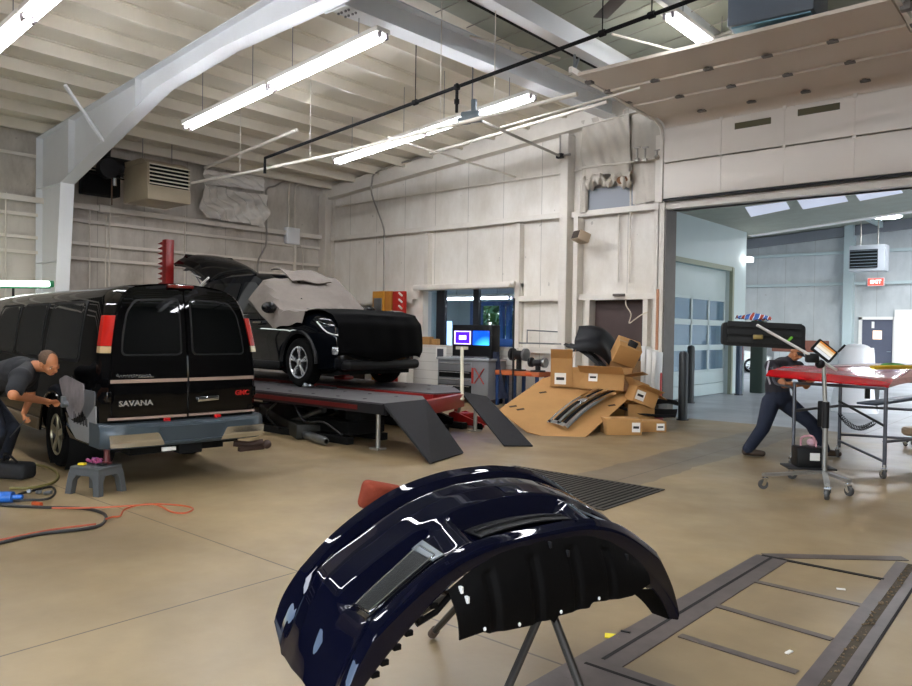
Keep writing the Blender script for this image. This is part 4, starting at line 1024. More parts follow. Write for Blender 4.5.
for s in (-1, 1):
    for x0, x1, x2, x3 in ((-1.95, -.75, -1.55, -1.92), (-2.95, -2.05, -2.02, -2.95)):
        mb = MB(); patch(mb, rpoly([(x0, 1.10), (x1, 1.10), (x2, 1.60), (x3, 1.62)], .05, 3), sside(s, .010), (0, -s * .012, 0), 3); mb.build('side_window', M_glassdark, suv, local=True)
    mb = MB(); patch(mb, rpoly([(-3.5, 1.14), (-3.06, 1.12), (-3.06, 1.58), (-3.3, 1.56)], .05, 3), sside(s, .010), (0, -s * .012, 0), 3); mb.build('quarter_window', M_glassdark, suv, local=True)
    P = [(x, s * (gw(x, (z - 1.0) / .76) + .012), z) for x, z in ((-3.5, 1.1), (-2.5, 1.07), (-.65, 1.07))]; MB().tube(P, .012, 6).build('window_trim', M_chrome, suv, local=True)
    P = [(x, s * .60, gz(x) + .06) for x in (-3.15, -2.9, -2.4, -1.95, -1.8)]; P[0] = (-3.2, s * .6, 1.7); P[-1] = (-1.72, s * .6, 1.74)
    MB().tube(P, .022, 8, smooth=3).build('roof_rail', M_blackplastic, suv, local=True)
    P = [(-.72, s * .84, 1.10), (-.68, s * .95, 1.13)]; m_ = MB().tube(P, .03, 8).sph((-.66, s * 1.0, 1.17), (.08, .13, .09), 14, 10).build('door_mirror', M_suv, suv, local=True)
    MB().tube([(-2.0 - .02, s * .925, .95), (-2.22, s * .935, .95)], .014, 6).build('door_handle', M_chrome, suv, local=True)
    MB().tube([(-1.0, s * .925, .95), (-1.22, s * .935, .95)], .014, 6).build('door_handle', M_chrome, suv, local=True)
    mb = MB(); mb.box2((-2.2, s * .86, .24), (-.5, s * .93, .36), bev=.03); mb.build('sill_cladding', M_blackplastic, suv, local=True)
    for xw in (0, -2.7):
        P = [(xw + .45 * math.cos(a), s * .905, .36 + .45 * math.sin(a)) for a in [PI * k / 16 for k in range(17)]]; MB().tube(P, .03, 6).build('arch_trim', M_blackplastic, suv, local=True)
    # headlamp: clear lens over bright reflectors
    def hl(off): return lambda a, z: (.86 - .42 * a - .0, s * (shw(.86 - .42 * a) * (1.0 if z < .9 else .985) + off), z)
    mb = MB(); patch(mb, rpoly([(.05, .74), (.5, .80), (1.0, .97), (.55, .93), (.1, .85)], .02, 3), hl(.012), (0, -s * .03, 0), 3); o = mb.build('headlamp', mat('headlamp_lens', '#20242a', .05, coat=1), suv, local=True)
    MB().tube([hl(.02)(a, z) for a, z in ((.08, .755), (.5, .81), (.95, .96))], .010, 6, smooth=3).build('light_bar', M_white, o, local=True)
    MB().tube([hl(.02)(a, z) for a, z in ((.12, .84), (.5, .915), (.9, .965))], .006, 6, smooth=3).build('light_bar', M_chrome, o, local=True)
    MB().box((.74, s * .74, .55), (.16, .1, .12), rot=-s * .8, bev=.03).build('fog_lamp', M_alloy, suv, local=True)
for xw, yy, s in ((0, -.80, -1), (0, .80, 1), (-2.7, -.80, -1), (-2.7, .80, 1)): wheel(suv, (xw, yy, .36), .36, .23, s, M_alloy, 5, twin=True, rr=.66)
# raised tailgate with film taped under it
tg = MB()
def tgf(u, v):
    x = lerp(-3.2, -4.42, v) ; z = 1.76 + .66 * v - .16 * v * v + (.05 * math.sin(PI * v)); y = lerp(-.66, .66, u) * (1 + .12 * v)
    z -= .22 * (abs(2 * u - 1) ** 3) * (.35 + .65 * v)
    return (x, y, z)
tg.grid(tgf, 12, 14, thick=.06); tgo = tg.build('tailgate', M_suv, suv, local=True)
mb = MB(); rnd = random.Random(5)
mb.grid(crinkle(lambda u, v: (V(tgf(.06 + .88 * u, .1 + .75 * v)) + V((0, 0, -.10)), V((0, 0, -1))), .10, 11), 24, 20); mb.build('masking_film', mat('black_film', '#15171a', .3, bump=.3, bscale=14), tgo, local=True)
MB().tube([V(tgf(.04, .35)) + V((.1, -.02, -.16)), V(tgf(.1, .62)) + V((0, -.03, -.22)), V(tgf(.3, .72)) + V((0, 0, -.27))], .012, 6, smooth=4).build('tape_edge', M_white, tgo, local=True)
mb = MB(); mb.prism([(-4.42, 2.24), (-4.56, 2.14), (-4.50, 2.06), (-4.25, 1.98), (-4.2, 2.1)], (0, -.5, 0), (1, 0, 0), (0, 0, 1), (0, 1.0, 0)); mb.build('tailgate_lip', M_suv, tgo, local=True)
for s in (-1, 1): MB().tube([(-3.35, s * .62, 1.45), (-3.9, s * .64, 1.95)], .012, 6).build('gas_strut', M_steel, suv, local=True)
MB().tube([(-3.55, -.8, 1.12), (-3.42, -.73, 1.55), (-3.2, -.66, 1.74)], .02, 6, smooth=4).build('pillar_edge', M_white, suv, local=True)
# grey sheet over the windscreen, lying on the car
M_cover = mat('grey_canvas', '#6e665f', .85, var=.25, vscale=5, dark='#4c4641', bump=.35, bscale=14)
RS = mw(suv)
def cov(u, v):
    y = lerp(-1.0, .84, u); x = lerp(-1.22, .25, v) - .45 * max(0, u - .15) * (1 - v); xx = x
    base = max(gz(xx) + .03 if xx < -.46 else 0, szt(xx) + .045) + .012
    lim = lerp(.66, .90, min(1, max(0, (x + 1.6) / 1.2)))
    d = max(0, -y - lim + .04); z = base
    if d > 0: z = base - d * 1.7 * (.55 + .6 * max(0, 1 - abs(v - .55) * 1.6)); y = -lim + .04 - d * .35 - .05; x -= d * 1.0 * (1 - v)
    z += .012 * math.sin(9 * u + 5 * v) + .010 * math.sin(23 * v - 7 * u) + .006 * math.sin(31 * u + 17 * v)
    if v > .8: x += .25 * (u - .35) * (v - .8) * 5
    return RS @ V((x, y, z))
tag(MB().grid(cov, 44, 44, thick=.006).build('windscreen_cover', M_cover), 'grey-brown canvas sheet thrown over the windscreen and bonnet of the raised crossover', 'cover')
def fold(u, v): return RS @ V((lerp(-1.8, -1.15, v) + .06 * u, lerp(-.25, .5, u), gz(lerp(-1.8, -1.15, v)) + .075 + .035 * math.sin(PI * v) + .02 * math.sin(8 * u + 6 * v)))
tag(MB().grid(fold, 16, 14, thick=.02).build('folded_cover', M_cover), 'folded end of grey canvas heaped on the crossover roof', 'cover')
# black mesh nose mask
M_mask = mat('black_cloth', '#060607', .9, spec=.08, var=.3, vscale=8, bump=.2, bscale=40)
def mask(u, v):
    y = lerp(-.80, .90, u); s = v
    xn = .97 - .24 * abs(y / .9) ** 2.6
    pts = [(-.05, szt(-.05) + .06), (.35, szt(.35) + .065), (.62, 1.08), (xn - .10, 1.05), (xn + .02, .93), (xn + .05, .7), (xn + .06, .52), (xn + .02, .44)]
    t = s * (len(pts) - 1); i = min(int(t), len(pts) - 2); f = t - i
    x = lerp(pts[i][0], pts[i + 1][0], f); z = lerp(pts[i][1], pts[i + 1][1], f)
    if v < .45 : z += .02 * (1 - (y / .9) ** 2) - .0
    yy = y * (1 if v > .3 else .92 + .08 * v / .3)
    fo = .016 * math.sin(11 * u + 6 * v * v) * v + .01 * math.sin(27 * u - 3 * v) * v
    if v > .85: z += .05 * math.sin(9 * u + 1) * (v - .85) * 6
    return RS @ V((x + fo, yy, z + (.02 * math.sin(7 * u) * v)))
tag(MB().grid(mask, 48, 36, thick=.006).build('nose_cover', M_mask), 'black cloth mask draped over the front end of the raised crossover', 'cover')
MB().box2((.55, -.70, .27), (.97, .70, .42), bev=.06).build('front_valance', M_blackplastic, suv, local=True)

# ------------------------------------------------------------------ frame rack
rack = thing('frame_rack', 'red steel frame-straightening rack carrying the black crossover, with two grey ramps', 'vehicle lift', (-10.2, 7.9, 0))
M_deck = mat('deck_steel_grey', '#565354', .5, metal=.3, var=.35, vscale=4, dark='#39363a')
M_rackred = mat('rack_red', '#8e1a18', .35, var=.25, vscale=5, dark='#5c1012')
for near, poly in ((1, [(-14.2, 6.68), (-6.95, 6.68), (-7.02, 7.5), (-7.4, 7.86), (-14.2, 7.86)]), (0, [(-14.2, 8.6), (-9.0, 8.3), (-7.6, 8.3), (-7.52, 8.86), (-8.4, 9.65), (-14.2, 9.65)])):
    o = MB().prism(poly, (0, 0, DK - .02), (1, 0, 0), (0, 1, 0), (0, 0, .018)).build('runway', M_deck, rack)
    mb = MB()
    for a_, b_ in zip(poly, poly[1:] + poly[:1]): mb.bar((a_[0], a_[1], DK - .085), (b_[0], b_[1], DK - .085), .03, .13)
    mb.build('side_rail', M_darksteel if near else M_rackred, o)
    y0 = poly[0][1]
    if near: MB().box2((-13.8, y0 - .022, DK - .115), (-7.45, y0 - .01, DK - .055)).build('red_stripe', mat('dark_red', '#5f1413', .4, var=.3), o)
    mb = MB()
    for k in range(6):
        for j in range(2): mb.cyl((-7.6 - (0 if near else .6) - k * .55, poly[0][1] + .25 + j * .6, DK - .003), (-7.6 - (0 if near else .6) - k * .55, poly[0][1] + .25 + j * .6, DK + .001), .028, seg=10)
    mb.build('anchor_holes', M_blackmatte, o)
for x in (-9.2, -11.6, -13.6): MB().box2((x - .09, 7.8, DK - .2), (x + .09, 8.75, DK - .05), bev=.01).build('cross_beam', M_rackred, rack)
MB().bar((-7.06, 7.5, DK - .13), (-7.52, 8.86, DK - .13), .10, .2, bev=.01).build('front_beam', M_rackred, rack)
for a, b, c, d in (((-6.95, 6.66, DK), (-7.0, 7.5, DK), (-6.30, 7.48, .02), (-6.08, 6.62, .02)), ((-7.55, 8.88, DK), (-7.2, 9.08, .60), (-6.02, 8.64, .02), (-6.3, 8.36, .02))):
    a, b, c, d = V(a), V(b), V(c), V(d); n = (b - a).cross(c - a).normalized(); n = n if n.z > 0 else -n
    mb = MB(); mb.loft([[a, b, c, d], [p - n * .03 for p in (a, b, c, d)]])
    mb.build('ramp', mat('ramp_grip', '#232225', .7, spec=.3, var=.4, vscale=9, bump=.5, bscale=160), rack)
for y in (6.95, 7.6, 8.95, 9.4):
    MB().box2((-13.4, y - .06, 0), (-7.9, y + .06, .1)).build('base_rail', M_blackmatte, rack)
for y in (7.2, 9.2):
    for (xa, xb) in ((-9.6, -8.1), (-12.9, -11.4)):
        mb = MB(); mb.bar((xa, y, .12), (xb, y, DK - .16), .08, .11); mb.build('scissor_arm', M_blackpaint, rack)
        MB().bar((xb, y + .1, .12), (xa, y + .1, DK - .16), .08, .11).build('scissor_arm', M_blackpaint, rack)
    MB().cyl((-9.4, y - .15, .16), (-8.6, y - .15, .42), .05).build('hydraulic_ram', M_steel, rack)
for x, y in ((-7.35, 6.95), (-10.6, 6.8), (-13.2, 6.8), (-7.6, 9.3)):
    MB().cyl((x, y, .0), (x, y, DK - .1), .03).box((x, y, .012), (.16, .16, .024)).build('leg', M_conduitg, rack)
for k, P in enumerate(([(-8.9, 6.75, .5), (-8.6, 6.7, .28), (-8.2, 6.72, .3), (-7.9, 6.8, .14)], [(-9.3, 6.75, .52), (-9.5, 6.7, .3), (-9.2, 6.7, .12)])): MB().tube(P, .016, 6, smooth=5).build('hydraulic_hose', M_blackplastic, rack)
MB().box2((-8.9, 7.0, .1), (-8.0, 7.7, .3), bev=.02).box2((-8.2, 7.1, .3), (-7.9, 7.5, .45), bev=.02).build('pump_unit', M_blackmatte, rack)
# pulling tower with its notched face
p = wy(164, 240, 8.0); X_ = p.x
tw = thing('pulling_tower', 'upright red pulling tower with a row of notches, rising behind the van', 'tower', (X_, 8.0, 0))
mb = MB(); mb.box2((X_ + .04, 7.94, 0), (X_ + .2, 8.12, p.z), bev=.01); mb.build('mast', M_rackred, tw)
for k in range(15):
    z = p.z - .08 - k * .105; MB().prism([(0, .03), (.17, .0), (.17, .06)], (X_ - .12, 7.92, z - .03), (1, 0, 0), (0, 0, 1), (0, .18, 0)).build('notch_tooth', M_rackred, tw)
MB().box2((X_ - .3, 7.6, 0), (X_ + .4, 8.4, .12), bev=.02).build('foot', M_rackred, tw)

# things lying by the rack
p = fl(293, 430, .07); q = fl(325, 441, .07); r_ = fl(262, 416, .1)
t = thing('exhaust_muffler', 'steel muffler and its pipe lying on the floor in front of the rack', 'muffler', (p.x, p.y, 0))
ax = (q - p).normalized()
mb = MB(); mb.lathe([(0, 0), (.03, .0), (.055, .02), (.06, .05), (.06, (q - p).length - .05), (.05, (q - p).length), (.04, (q - p).length + .05), (.03, (q - p).length + .05)], p, ax, 20); mb.build('can', M_steel, t)
MB().tube([p, p - ax * .12 + V((0, 0, .03)), p - ax * .3 + V((0, 0, .09))], .024, 8, smooth=4).build('inlet_pipe', M_alloy, t)
a = fl(259, 416, 0); b = fl(296, 440, 0); ax = (b - a).normalized(); n = V((-ax.y, ax.x, 0)); n = n if n.y > 0 else -n
tag(MB().box((a + b) / 2 + n * .25 + V((0, 0, .11)), ((b - a).length, .5, .22), rot=math.atan2(ax.y, ax.x), bev=.03).build('parts_tray', mat('dark_green_plastic', '#121512', .5)), 'black plastic parts tray on the floor beside the muffler', 'tray')
for k, (x, y) in enumerate(((305, 386.5), (310, 385))):
    p = fl(x, y, DK + .03)
    mb = MB(); rr = random.Random(k)
    mb.tube([p + V((rr.uniform(-.12, .12), rr.uniform(-.06, .06), rr.uniform(-.015, .04))) for _ in range(8)], .014, 6, smooth=3)
    tag(mb.build('pull_chain', M_steel), 'steel pulling chain heaped on the runway by the front tyre, %s part' % ('left' if k == 0 else 'right'), 'chain')
tag(MB().bar(fl(318, 386, DK + .02), fl(335, 388, DK + .02), .09, .03, bev=.01).build('clamp_bar', M_darksteel), 'flat clamp bar on the runway in front of the front tyre', 'clamp')
# floor jack in red between the ramps
p = fl(455, 424, 0); q = fl(530, 438, 0); ax = (q - p).normalized(); n = V((-ax.y, ax.x, 0))
t = thing('floor_jack', 'red trolley jack on the floor behind the far ramp', 'jack', (p + q) / 2)
for s in (-1, 1):
    mb = MB(); mb.prism([(0, .05), (.0, .2), (.15, .24), (.6, .16), (.95, .10), (.95, .05)], p + n * .12 * s - n * .015, ax, (0, 0, 1), n * .03); mb.build('side_plate', M_redsteel, t)
MB().bar(p + V((0, 0, .16)) + ax * .02, p + ax * .5 + V((0, 0, .2)), .2, .08, bev=.02).build('lift_arm', M_redsteel, t)
MB().cyl(p + V((0, 0, .2)) + ax * .05, p + V((0, 0, .28)) + ax * .05, .05).build('saddle', M_redsteel, t)
for s in (-1, 1):
    for f, rr in ((.12, .05), (.9, .06)):
        c = p + ax * f + n * .16 * s + V((0, 0, rr)); MB().cyl(c - n * .02, c + n * .02, rr, seg=16).build('wheel', M_rubber, t)
e = wy(462, 348, p.y + .2); MB().tube([p + ax * .1 + V((0, 0, .22)), fl(462, 400, .55), e], .028, 8).bar(e + V((-.12, 0, .0)), e + V((.12, 0, 0)), .05, .05).build('handle', mat('cream_handle', '#bfb8a2', .5), t)

for k, (x0, y0, x1, y1, lb) in enumerate(((322, 381, 343, 379, 'red pinch clamp on the rack under the front bumper of the crossover'), (396, 381, 404, 379, 'second red clamp on the rack by the far front tyre'))):
    p, q = fl(x0, y0, DK), fl(x1, y1, DK); c = (p + q) / 2 + (V((-.1, .35, 0)) if k == 0 else V((.15, -.55, 0)))
    t = thing('pinch_clamp', lb, 'clamp', c)
    MB().box(c + V((0, 0, .03)), (.3, .22, .06), bev=.01).build('base', M_rackred, t); MB().box(c + V((0, 0, .14)), (.2, .12, .2), bev=.015).build('jaw', M_redsteel, t); MB().cyl(c + V((.05, -.12, .18)), c + V((.05, .12, .18)), .018).build('bolt', M_steel, t)
# ------------------------------------------------------------------ glossy bumper cover on its stand, nearest the viewer
BA = math.radians(12)
BU = V((math.sin(BA), math.cos(BA), 0)); BW = V((-math.cos(BA), math.sin(BA), 0))
B0 = V((-1.75, 2.4, 0)) + BU * .12
def bl(u, w, z): return B0 + BU * u + BW * w + V((0, 0, z))
bum = thing('car_bumper', 'glossy midnight-blue car bumper cover laid face up on a stand in the foreground', 'bumper', B0, -BA)
# rows across the bumper: w, and half profiles z(u) given as (u, z) stations along the row (0 centre .. 1 wing tip)
NS = 14
def R_(w, pts): return (w, pts)
ROWS = {
 'lip':    R_(.455, [(0, .985), (.12, .982), (.25, .965), (.40, .93), (.52, .88), (.64, .815), (.74, .745), (.82, .675), (.875, .61), (.90, .56), (.915, .53), (.92, .51), (.922, .50), (.924, .49)]),
 'lip_in': R_(.425, [(0, .965), (.12, .962), (.25, .945), (.40, .91), (.52, .86), (.64, .795), (.73, .725), (.81, .655), (.865, .59), (.89, .54), (.90, .47), (.905, .42), (.91, .37), (.912, .33)]),
 'ledge':  R_(.40,  [(0, .90), (.12, .90), (.25, .885), (.40, .85), (.52, .80), (.62, .735), (.72, .67), (.80, .60), (.85, .545), (.885, .49), (.90, .43), (.91, .38), (.915, .33), (.92, .29)]),
 'ridge':  R_(.37,  [(0, .945), (.12, .942), (.25, .925), (.40, .885), (.50, .845), (.60, .795), (.70, .745), (.79, .69), (.85, .62), (.885, .55), (.90, .47), (.91, .40), (.915, .34), (.92, .29)]),
 'face':   R_(.29,  [(0, .93), (.12, .925), (.25, .91), (.40, .87), (.51, .83), (.61, .78), (.71, .73), (.80, .67), (.86, .60), (.895, .53), (.91, .45), (.92, .38), (.925, .31), (.93, .26)]),
 'crease': R_(.205, [(0, .90), (.12, .895), (.25, .88), (.40, .845), (.50, .805), (.60, .755), (.70, .70), (.79, .635), (.85, .56), (.89, .48), (.91, .40), (.92, .33), (.925, .27), (.93, .23)]),
 'pocket': R_(.175, [(0, .80), (.12, .80), (.24, .80), (.36, .80), (.46, .765), (.56, .705), (.66, .645), (.76, .585), (.84, .53), (.887, .455), (.905, .38), (.915, .31), (.925, .25), (.93, .21)]),
 'pocket2':R_(.04,  [(0, .775), (.12, .775), (.24, .775), (.36, .765), (.46, .75), (.56, .705), (.66, .65), (.76, .59), (.85, .52), (.892, .44), (.91, .36), (.92, .29), (.927, .23), (.93, .19)]),
 'lower':  R_(.0,   [(0, .82), (.14, .82), (.27, .815), (.40, .79), (.50, .76), (.60, .71), (.69, .655), (.78, .595), (.86, .525), (.90, .44), (.915, .355), (.923, .29), (.928, .23), (.93, .18)]),
 'brow':   R_(-.035,[(0, .79), (.14, .79), (.27, .78), (.40, .755), (.50, .72), (.60, .67), (.69, .615), (.78, .555), (.86, .49), (.895, .41), (.91, .33), (.918, .27), (.925, .21), (.93, .16)]),
 'chin':   R_(-.035,[(0, .75), (.14, .748), (.27, .735), (.40, .70), (.50, .65), (.59, .59), (.67, .53), (.75, .465), (.82, .40), (.865, .335), (.885, .275), (.90, .225), (.91, .18), (.92, .14)]),
 'chin_in':R_(-.0,  [(0, .73), (.14, .728), (.27, .715), (.40, .68), (.50, .63), (.59, .57), (.66, .51), (.735, .445), (.80, .38), (.845, .32), (.867, .26), (.88, .215), (.89, .17), (.90, .14)]),
}
TIPS = dict(lip=.49, lip_in=.40, ledge=.385, ridge=.385, face=.375, crease=.365, pocket=.35, pocket2=.325, lower=.30, brow=.28, chin=.25, chin_in=.25)
def stat(name, t):
    """point of a row at t in [-1, 1]"""
    w, P = ROWS[name]; k = abs(t) * (NS - 1)
    T = TIPS[name]; z7, z13 = P[7][1], P[-1][1]
    f7 = lambda i: (i - 7) / (NS - 8)
    Q = [(i, p[0], p[1]) if i <= 7 else (i, lerp(P[7][0], P[-1][0], f7(i)) + .018 * math.sin(PI * f7(i)), lerp(z7, T, f7(i))) for i, p in enumerate(P)]
    Q = Q[:8] if k <= 7 else Q[7:]
    u = ctab([(q[0], q[1]) for q in Q], k); z = ctab([(q[0], -q[2]) for q in Q], k)
    if t > 0: u *= .965
    return V((math.copysign(u, t) if t else 0.0, w, -z))
def bump(a): return a * a * (3 - 2 * a)
def pt(name, t):
    p = stat(name, t)
    if name in ('pocket', 'pocket2', 'crease', 'lower'):
        # solid bridges between the middle opening and the two side openings
        a = max(0, 1 - abs(abs(p.x) - .35) / .085)
        if name.startswith('pocket'):
            top = stat('crease', t).z if name == 'pocket' else stat('lower', t).z
            p.z = lerp(p.z, top - .012, bump(min(1, a * 1.5)))
            e = max(0, min(1, (abs(p.x) - .745) / .045)); p.z = lerp(p.z, top - .008, bump(e))
    return p
LB = lambda p: bl(p.x, p.y, p.z)
order = ['lip', 'lip_in', 'ledge', 'ridge', 'face', 'crease', 'pocket', 'pocket2', 'lower', 'brow', 'chin', 'chin_in']
NU = 104
mb = MB(); vs = []
rows = []
for i, n in enumerate(order):
    rows.append([pt(n, -1 + 2 * k / NU) for k in range(NU + 1)])
def bev_rows(a, b, c, r=.22):
    """round the crease b between its neighbours"""
    out = [[], [], [], [], []]
    for pa, pb, pc in zip(a, b, c):
        la, lc = (pa - pb).length, (pc - pb).length; ra, rc = min(.009, la * .2), min(.009, lc * .2)
        s = pb + (pa - pb).normalized() * ra if la > 1e-6 else pb; e = pb + (pc - pb).normalized() * rc if lc > 1e-6 else pb
        s2 = pb + (pa - pb).normalized() * ra * 2.2 if la > 1e-6 else pb; e2 = pb + (pc - pb).normalized() * rc * 2.2 if lc > 1e-6 else pb
        out[0].append(s2); out[1].append(s); out[2].append((s + e + pb * 2) / 4); out[3].append(e); out[4].append(e2)
    return out
full = [rows[0]]
for i in range(1, len(rows) - 1): full += bev_rows(rows[i - 1], rows[i], rows[i + 1])
full.append(rows[-1])
mb.loft([[LB(p) for p in r] for r in full], cap=False, ring=False)
cover = mb.build('cover', M_bluepaint, bum, sm=28, fix=True)
sd = cover.modifiers.new('s', 'SOLIDIFY'); sd.thickness = .006; sd.offset = -1; apply_mods(cover, 28)
# side openings: chrome surround and dark mesh
def pock(lift):
    def f(u, v):
        s = 1 if u > 0 else -1; t = u
        a, b = stat('pocket', t), stat('pocket2', t); p = a.lerp(b, v); p.z += lift; return LB(p)
    return f
def tof(u):
    P = ROWS['pocket'][1]; return math.copysign(tab([(p[0], i) for i, p in enumerate(P)], abs(u)) / (NS - 1), u)
for s in (-1, 1):
    ta, tb = tof(.43), tof(.765)
    q = [(s * ta, -.05), (s * tb, .0), (s * tb * 1.0, .98), (s * ta, 1.0)]
    mb = MB(); patch(mb, rpoly(q, .05, 5), pock(.008), (0, 0, -.008), 3); fr = mb.build('insert_frame', mat('gloss_black_trim', '#0a0b0d', .1, coat=1), bum)
    ta2, tb2 = tof(.465), tof(.745)
    P = [(s * ta2, .08), (s * tb2, .1), (s * tb2, .88), (s * ta2, .9)]
    ring = rpoly(P, .07, 5); ring.append(ring[0]); ring.append(ring[1])
    dense = []
    for a, b in zip(ring, ring[1:]):
        for k in range(4): dense.append((lerp(a[0], b[0], k / 4), lerp(a[1], b[1], k / 4)))
    MB().tube([pock(.012)(*p) for p in dense], .005, 6).build('chrome_surround', M_chrome, fr)
    mb = MB(); patch(mb, rpoly(P, .07, 5), pock(.011), (0, 0, -.003), 3); mb.build('mesh_insert', mat('dark_mesh', '#12130f', .45, bump=.6, bscale=220), fr)
    ta3 = tof(.45)
    mb = MB(); mb.grid(lambda u, v: pock(.014)(s * lerp(tof(.44), tof(.49), u), lerp(-.02, 1.0, v)), 3, 8, thick=.006); mb.build('grey_end_trim', mat('satin_grey', '#83898c', .35, metal=.5), fr)
# middle opening: shelf and strip
mb = MB(); mb.grid(lambda u, v: LB(V((lerp(-.25, .25, u), lerp(.16, .05, v), .815 - .0 * v - .10 * (2 * u - 1) ** 2 * .2))), 12, 3, thick=.006); mb.build('recess_panel', M_blackplastic, bum)
MB().tube([LB(V((u, .105, .826 - .02 * (u / .25) ** 2))) for u in [-.24 + .04 * k for k in range(13)]], .006, 6).build('recess_strip', M_darksteel, bum)
# upper slot: black strip standing in for the shade between lip and ridge
mb = MB(); mb.grid(lambda u, v: LB(V((lerp(-.80, .62, u), lerp(.423, .375, v), stat('ledge', tof(lerp(-.80, .62, u))).z + .014))), 30, 1, thick=.004); mb.build('slot_shade', M_blackmatte, bum)
# lower valance with stiffening ribs, clips and a notched edge
M_val = mat('valance_black_plastic', '#070606', .6, spec=.12, var=.3, vscale=9, bump=.05, bscale=80)
def vz(u): return tab([(-.47, .50), (-.36, .505), (-.33, .49), (-.12, .475), (-.02, .475), (.0, .455), (.02, .48), (.2, .475), (.215, .495), (.36, .475), (.47, .47), (.585, .50)], u)
def valf(u, v):
    uu = lerp(-.47, .585, u); t = tof(uu); top = stat('chin', t); top.z += .012
    z = lerp(top.z, vz(uu), v); w = lerp(-.03, -.10, v) - .02 * math.sin(PI * v)
    r = 0
    for c in (-.30, -.08, .14, .34): r = max(r, max(0, 1 - abs(uu - c) / .035))
    w += .012 * bump(min(1, r * 1.6)) * (1 if .15 < v < .98 else .2)
    return LB(V((uu, w, z)))
val = MB().grid(valf, 90, 24, thick=.006).build('valance', M_val, bum, sm=50)
for c in (-.36, -.19, .03, .25):
    p = V(valf((c + .47) / 1.055, .94)); MB().sph(p - BW * .012, (.006, .006, .008), 8, 6).build('clip', M_paper, val)
for u, v in ((.04, .12), (.05, .32), (.55, .2), (.47, .05), (.9, .15)):
    p = V(valf(u, v)); MB().box(p - BW * .008, (.02, .012, .026), rot=-BA, bev=.003).build('clip_slot', M_paper if u < .1 else M_darksteel, val)
# wing inner flange, right wheel-arch edge
for s in (-1, 1):
    def wing(u, v):
        t = s * lerp(.60, 1.0, u); a = stat('chin_in', t); p = V((a.x - s * .05 * v * (1 - u), lerp(.0, .10, v), a.z - lerp(.02, .0, u) * v)); return LB(p)
    MB().grid(wing, 14, 4, thick=.005).build('arch_flange', M_val, bum)
MB().tube([LB(V((-.60, -.02, .56))), LB(V((-.52, -.03, .59))), LB(V((-.42, -.02, .655)))], .012, 6).build('edge_strip', M_val, bum)
for k in range(6):
    u = -.80 + k * .062; p = stat('chin', tof(u)); MB().box(LB(p + V((0, .01, -.02))), (.016, .03, .02), rot=-BA, bev=.003).build('snap_tab', M_val, bum)
# folding stand
stn = thing('bumper_stand', 'dark folding stand with an orange padded arm under the foreground bumper', 'stand', bl(0, .2, 0), -BA)
M_standm = mat('stand_steel', '#3a3631', .45, metal=.5, var=.3, vscale=8)
apex = bl(.04, -.02, .52)
for px, py in ((478, 756), (608, 760)):
    f_ = fl(px, py, .015); MB().tube([apex, f_], .017, 10).build('leg', M_standm, stn); MB().sph(f_ + V((0, 0, .012)), (.025, .025, .028), 10, 8).build('foot', M_rubber, stn)
for e in (fl(432, 634, .02), bl(-.55, .85, .02)):
    MB().tube([bl(.0, .25, .60), e], .017, 10).build('leg', M_standm, stn); MB().cyl(e, e + (bl(0, .25, .6) - e).normalized() * .06, .024, seg=12).build('foot', mat('brown_rubber', '#4b3a2d', .7), stn)
MB().tube([apex, bl(.02, .25, .62)], .02, 10).build('cross_tube', M_standm, stn)
MB().tube([bl(-.42, .2, .62), bl(.45, .2, .62)], .018, 10).build('spreader_bar', M_standm, stn)
for u in (-.42, .45):
    MB().tube([bl(u, -.02, .62), bl(u, .5, .62), bl(u, .60, .70), bl(u, .62, .80)], .016, 8).build('arm', M_standm, stn)
a, b = fl(372, 492, .86), fl(392, 492, .86)
MB().tube([bl(-.42, .6, .70), a + V((0, 0, -.1)), a], .016, 8).build('upright', M_standm, stn)
mb = MB(); c = fl(380, 492, .86); mb.box(c + V((0, 0, -.02)), (.06, .19, .13), rot=Matrix.Rotation(-BA - .35, 4, 'Z') @ Matrix.Rotation(-.22, 4, 'X'), bev=.03, seg=3); mb.build('orange_pad', mat('orange_foam', '#8f3413', .75, var=.3, vscale=7, bump=.25, bscale=30), stn)
# ------------------------------------------------------------------ people
M_skin = mat('skin', '#b5764f', .5, var=.15, vscale=9, dark='#8d5537')
M_eye = mat('eye_white', '#e9e4dc', .2); M_iris = mat('iris', '#2a1d14', .1)
def capsule(mb, a, b, ra, rb, seg=14):
    a, b = V(a), V(b); mb.cyl(a, b, ra, rb, seg=seg); mb.sph(a, ra, seg, 8); mb.sph(b, rb, seg, 8)
def limb(mb, pts, rad):
    for i in range(len(pts) - 1): capsule(mb, pts[i], pts[i + 1], rad[i], rad[i + 1])
def fuse(mb, name, m, parent, vox, smooth=3, sm=60):
    o = mb.build(name, m, parent, fix=False)
    r = o.modifiers.new('r', 'REMESH'); r.mode = 'VOXEL'; r.voxel_size = vox; r.use_smooth_shade = True
    s = o.modifiers.new('s', 'SMOOTH'); s.factor = .5; s.iterations = smooth
    m_ = list(o.data.materials); apply_mods(o, 80)
    if not o.data.materials:
        for k in m_: o.data.materials.append(k)
    return o
def head_frame(c, f, u):
    f = V(f).normalized(); u = V(u); u = (u - f * u.dot(f)).normalized(); r = f.cross(u)
    M = Matrix((r, f, u)).transposed().to_4x4(); M.translation = V(c); return M     # x right, y forward, z up
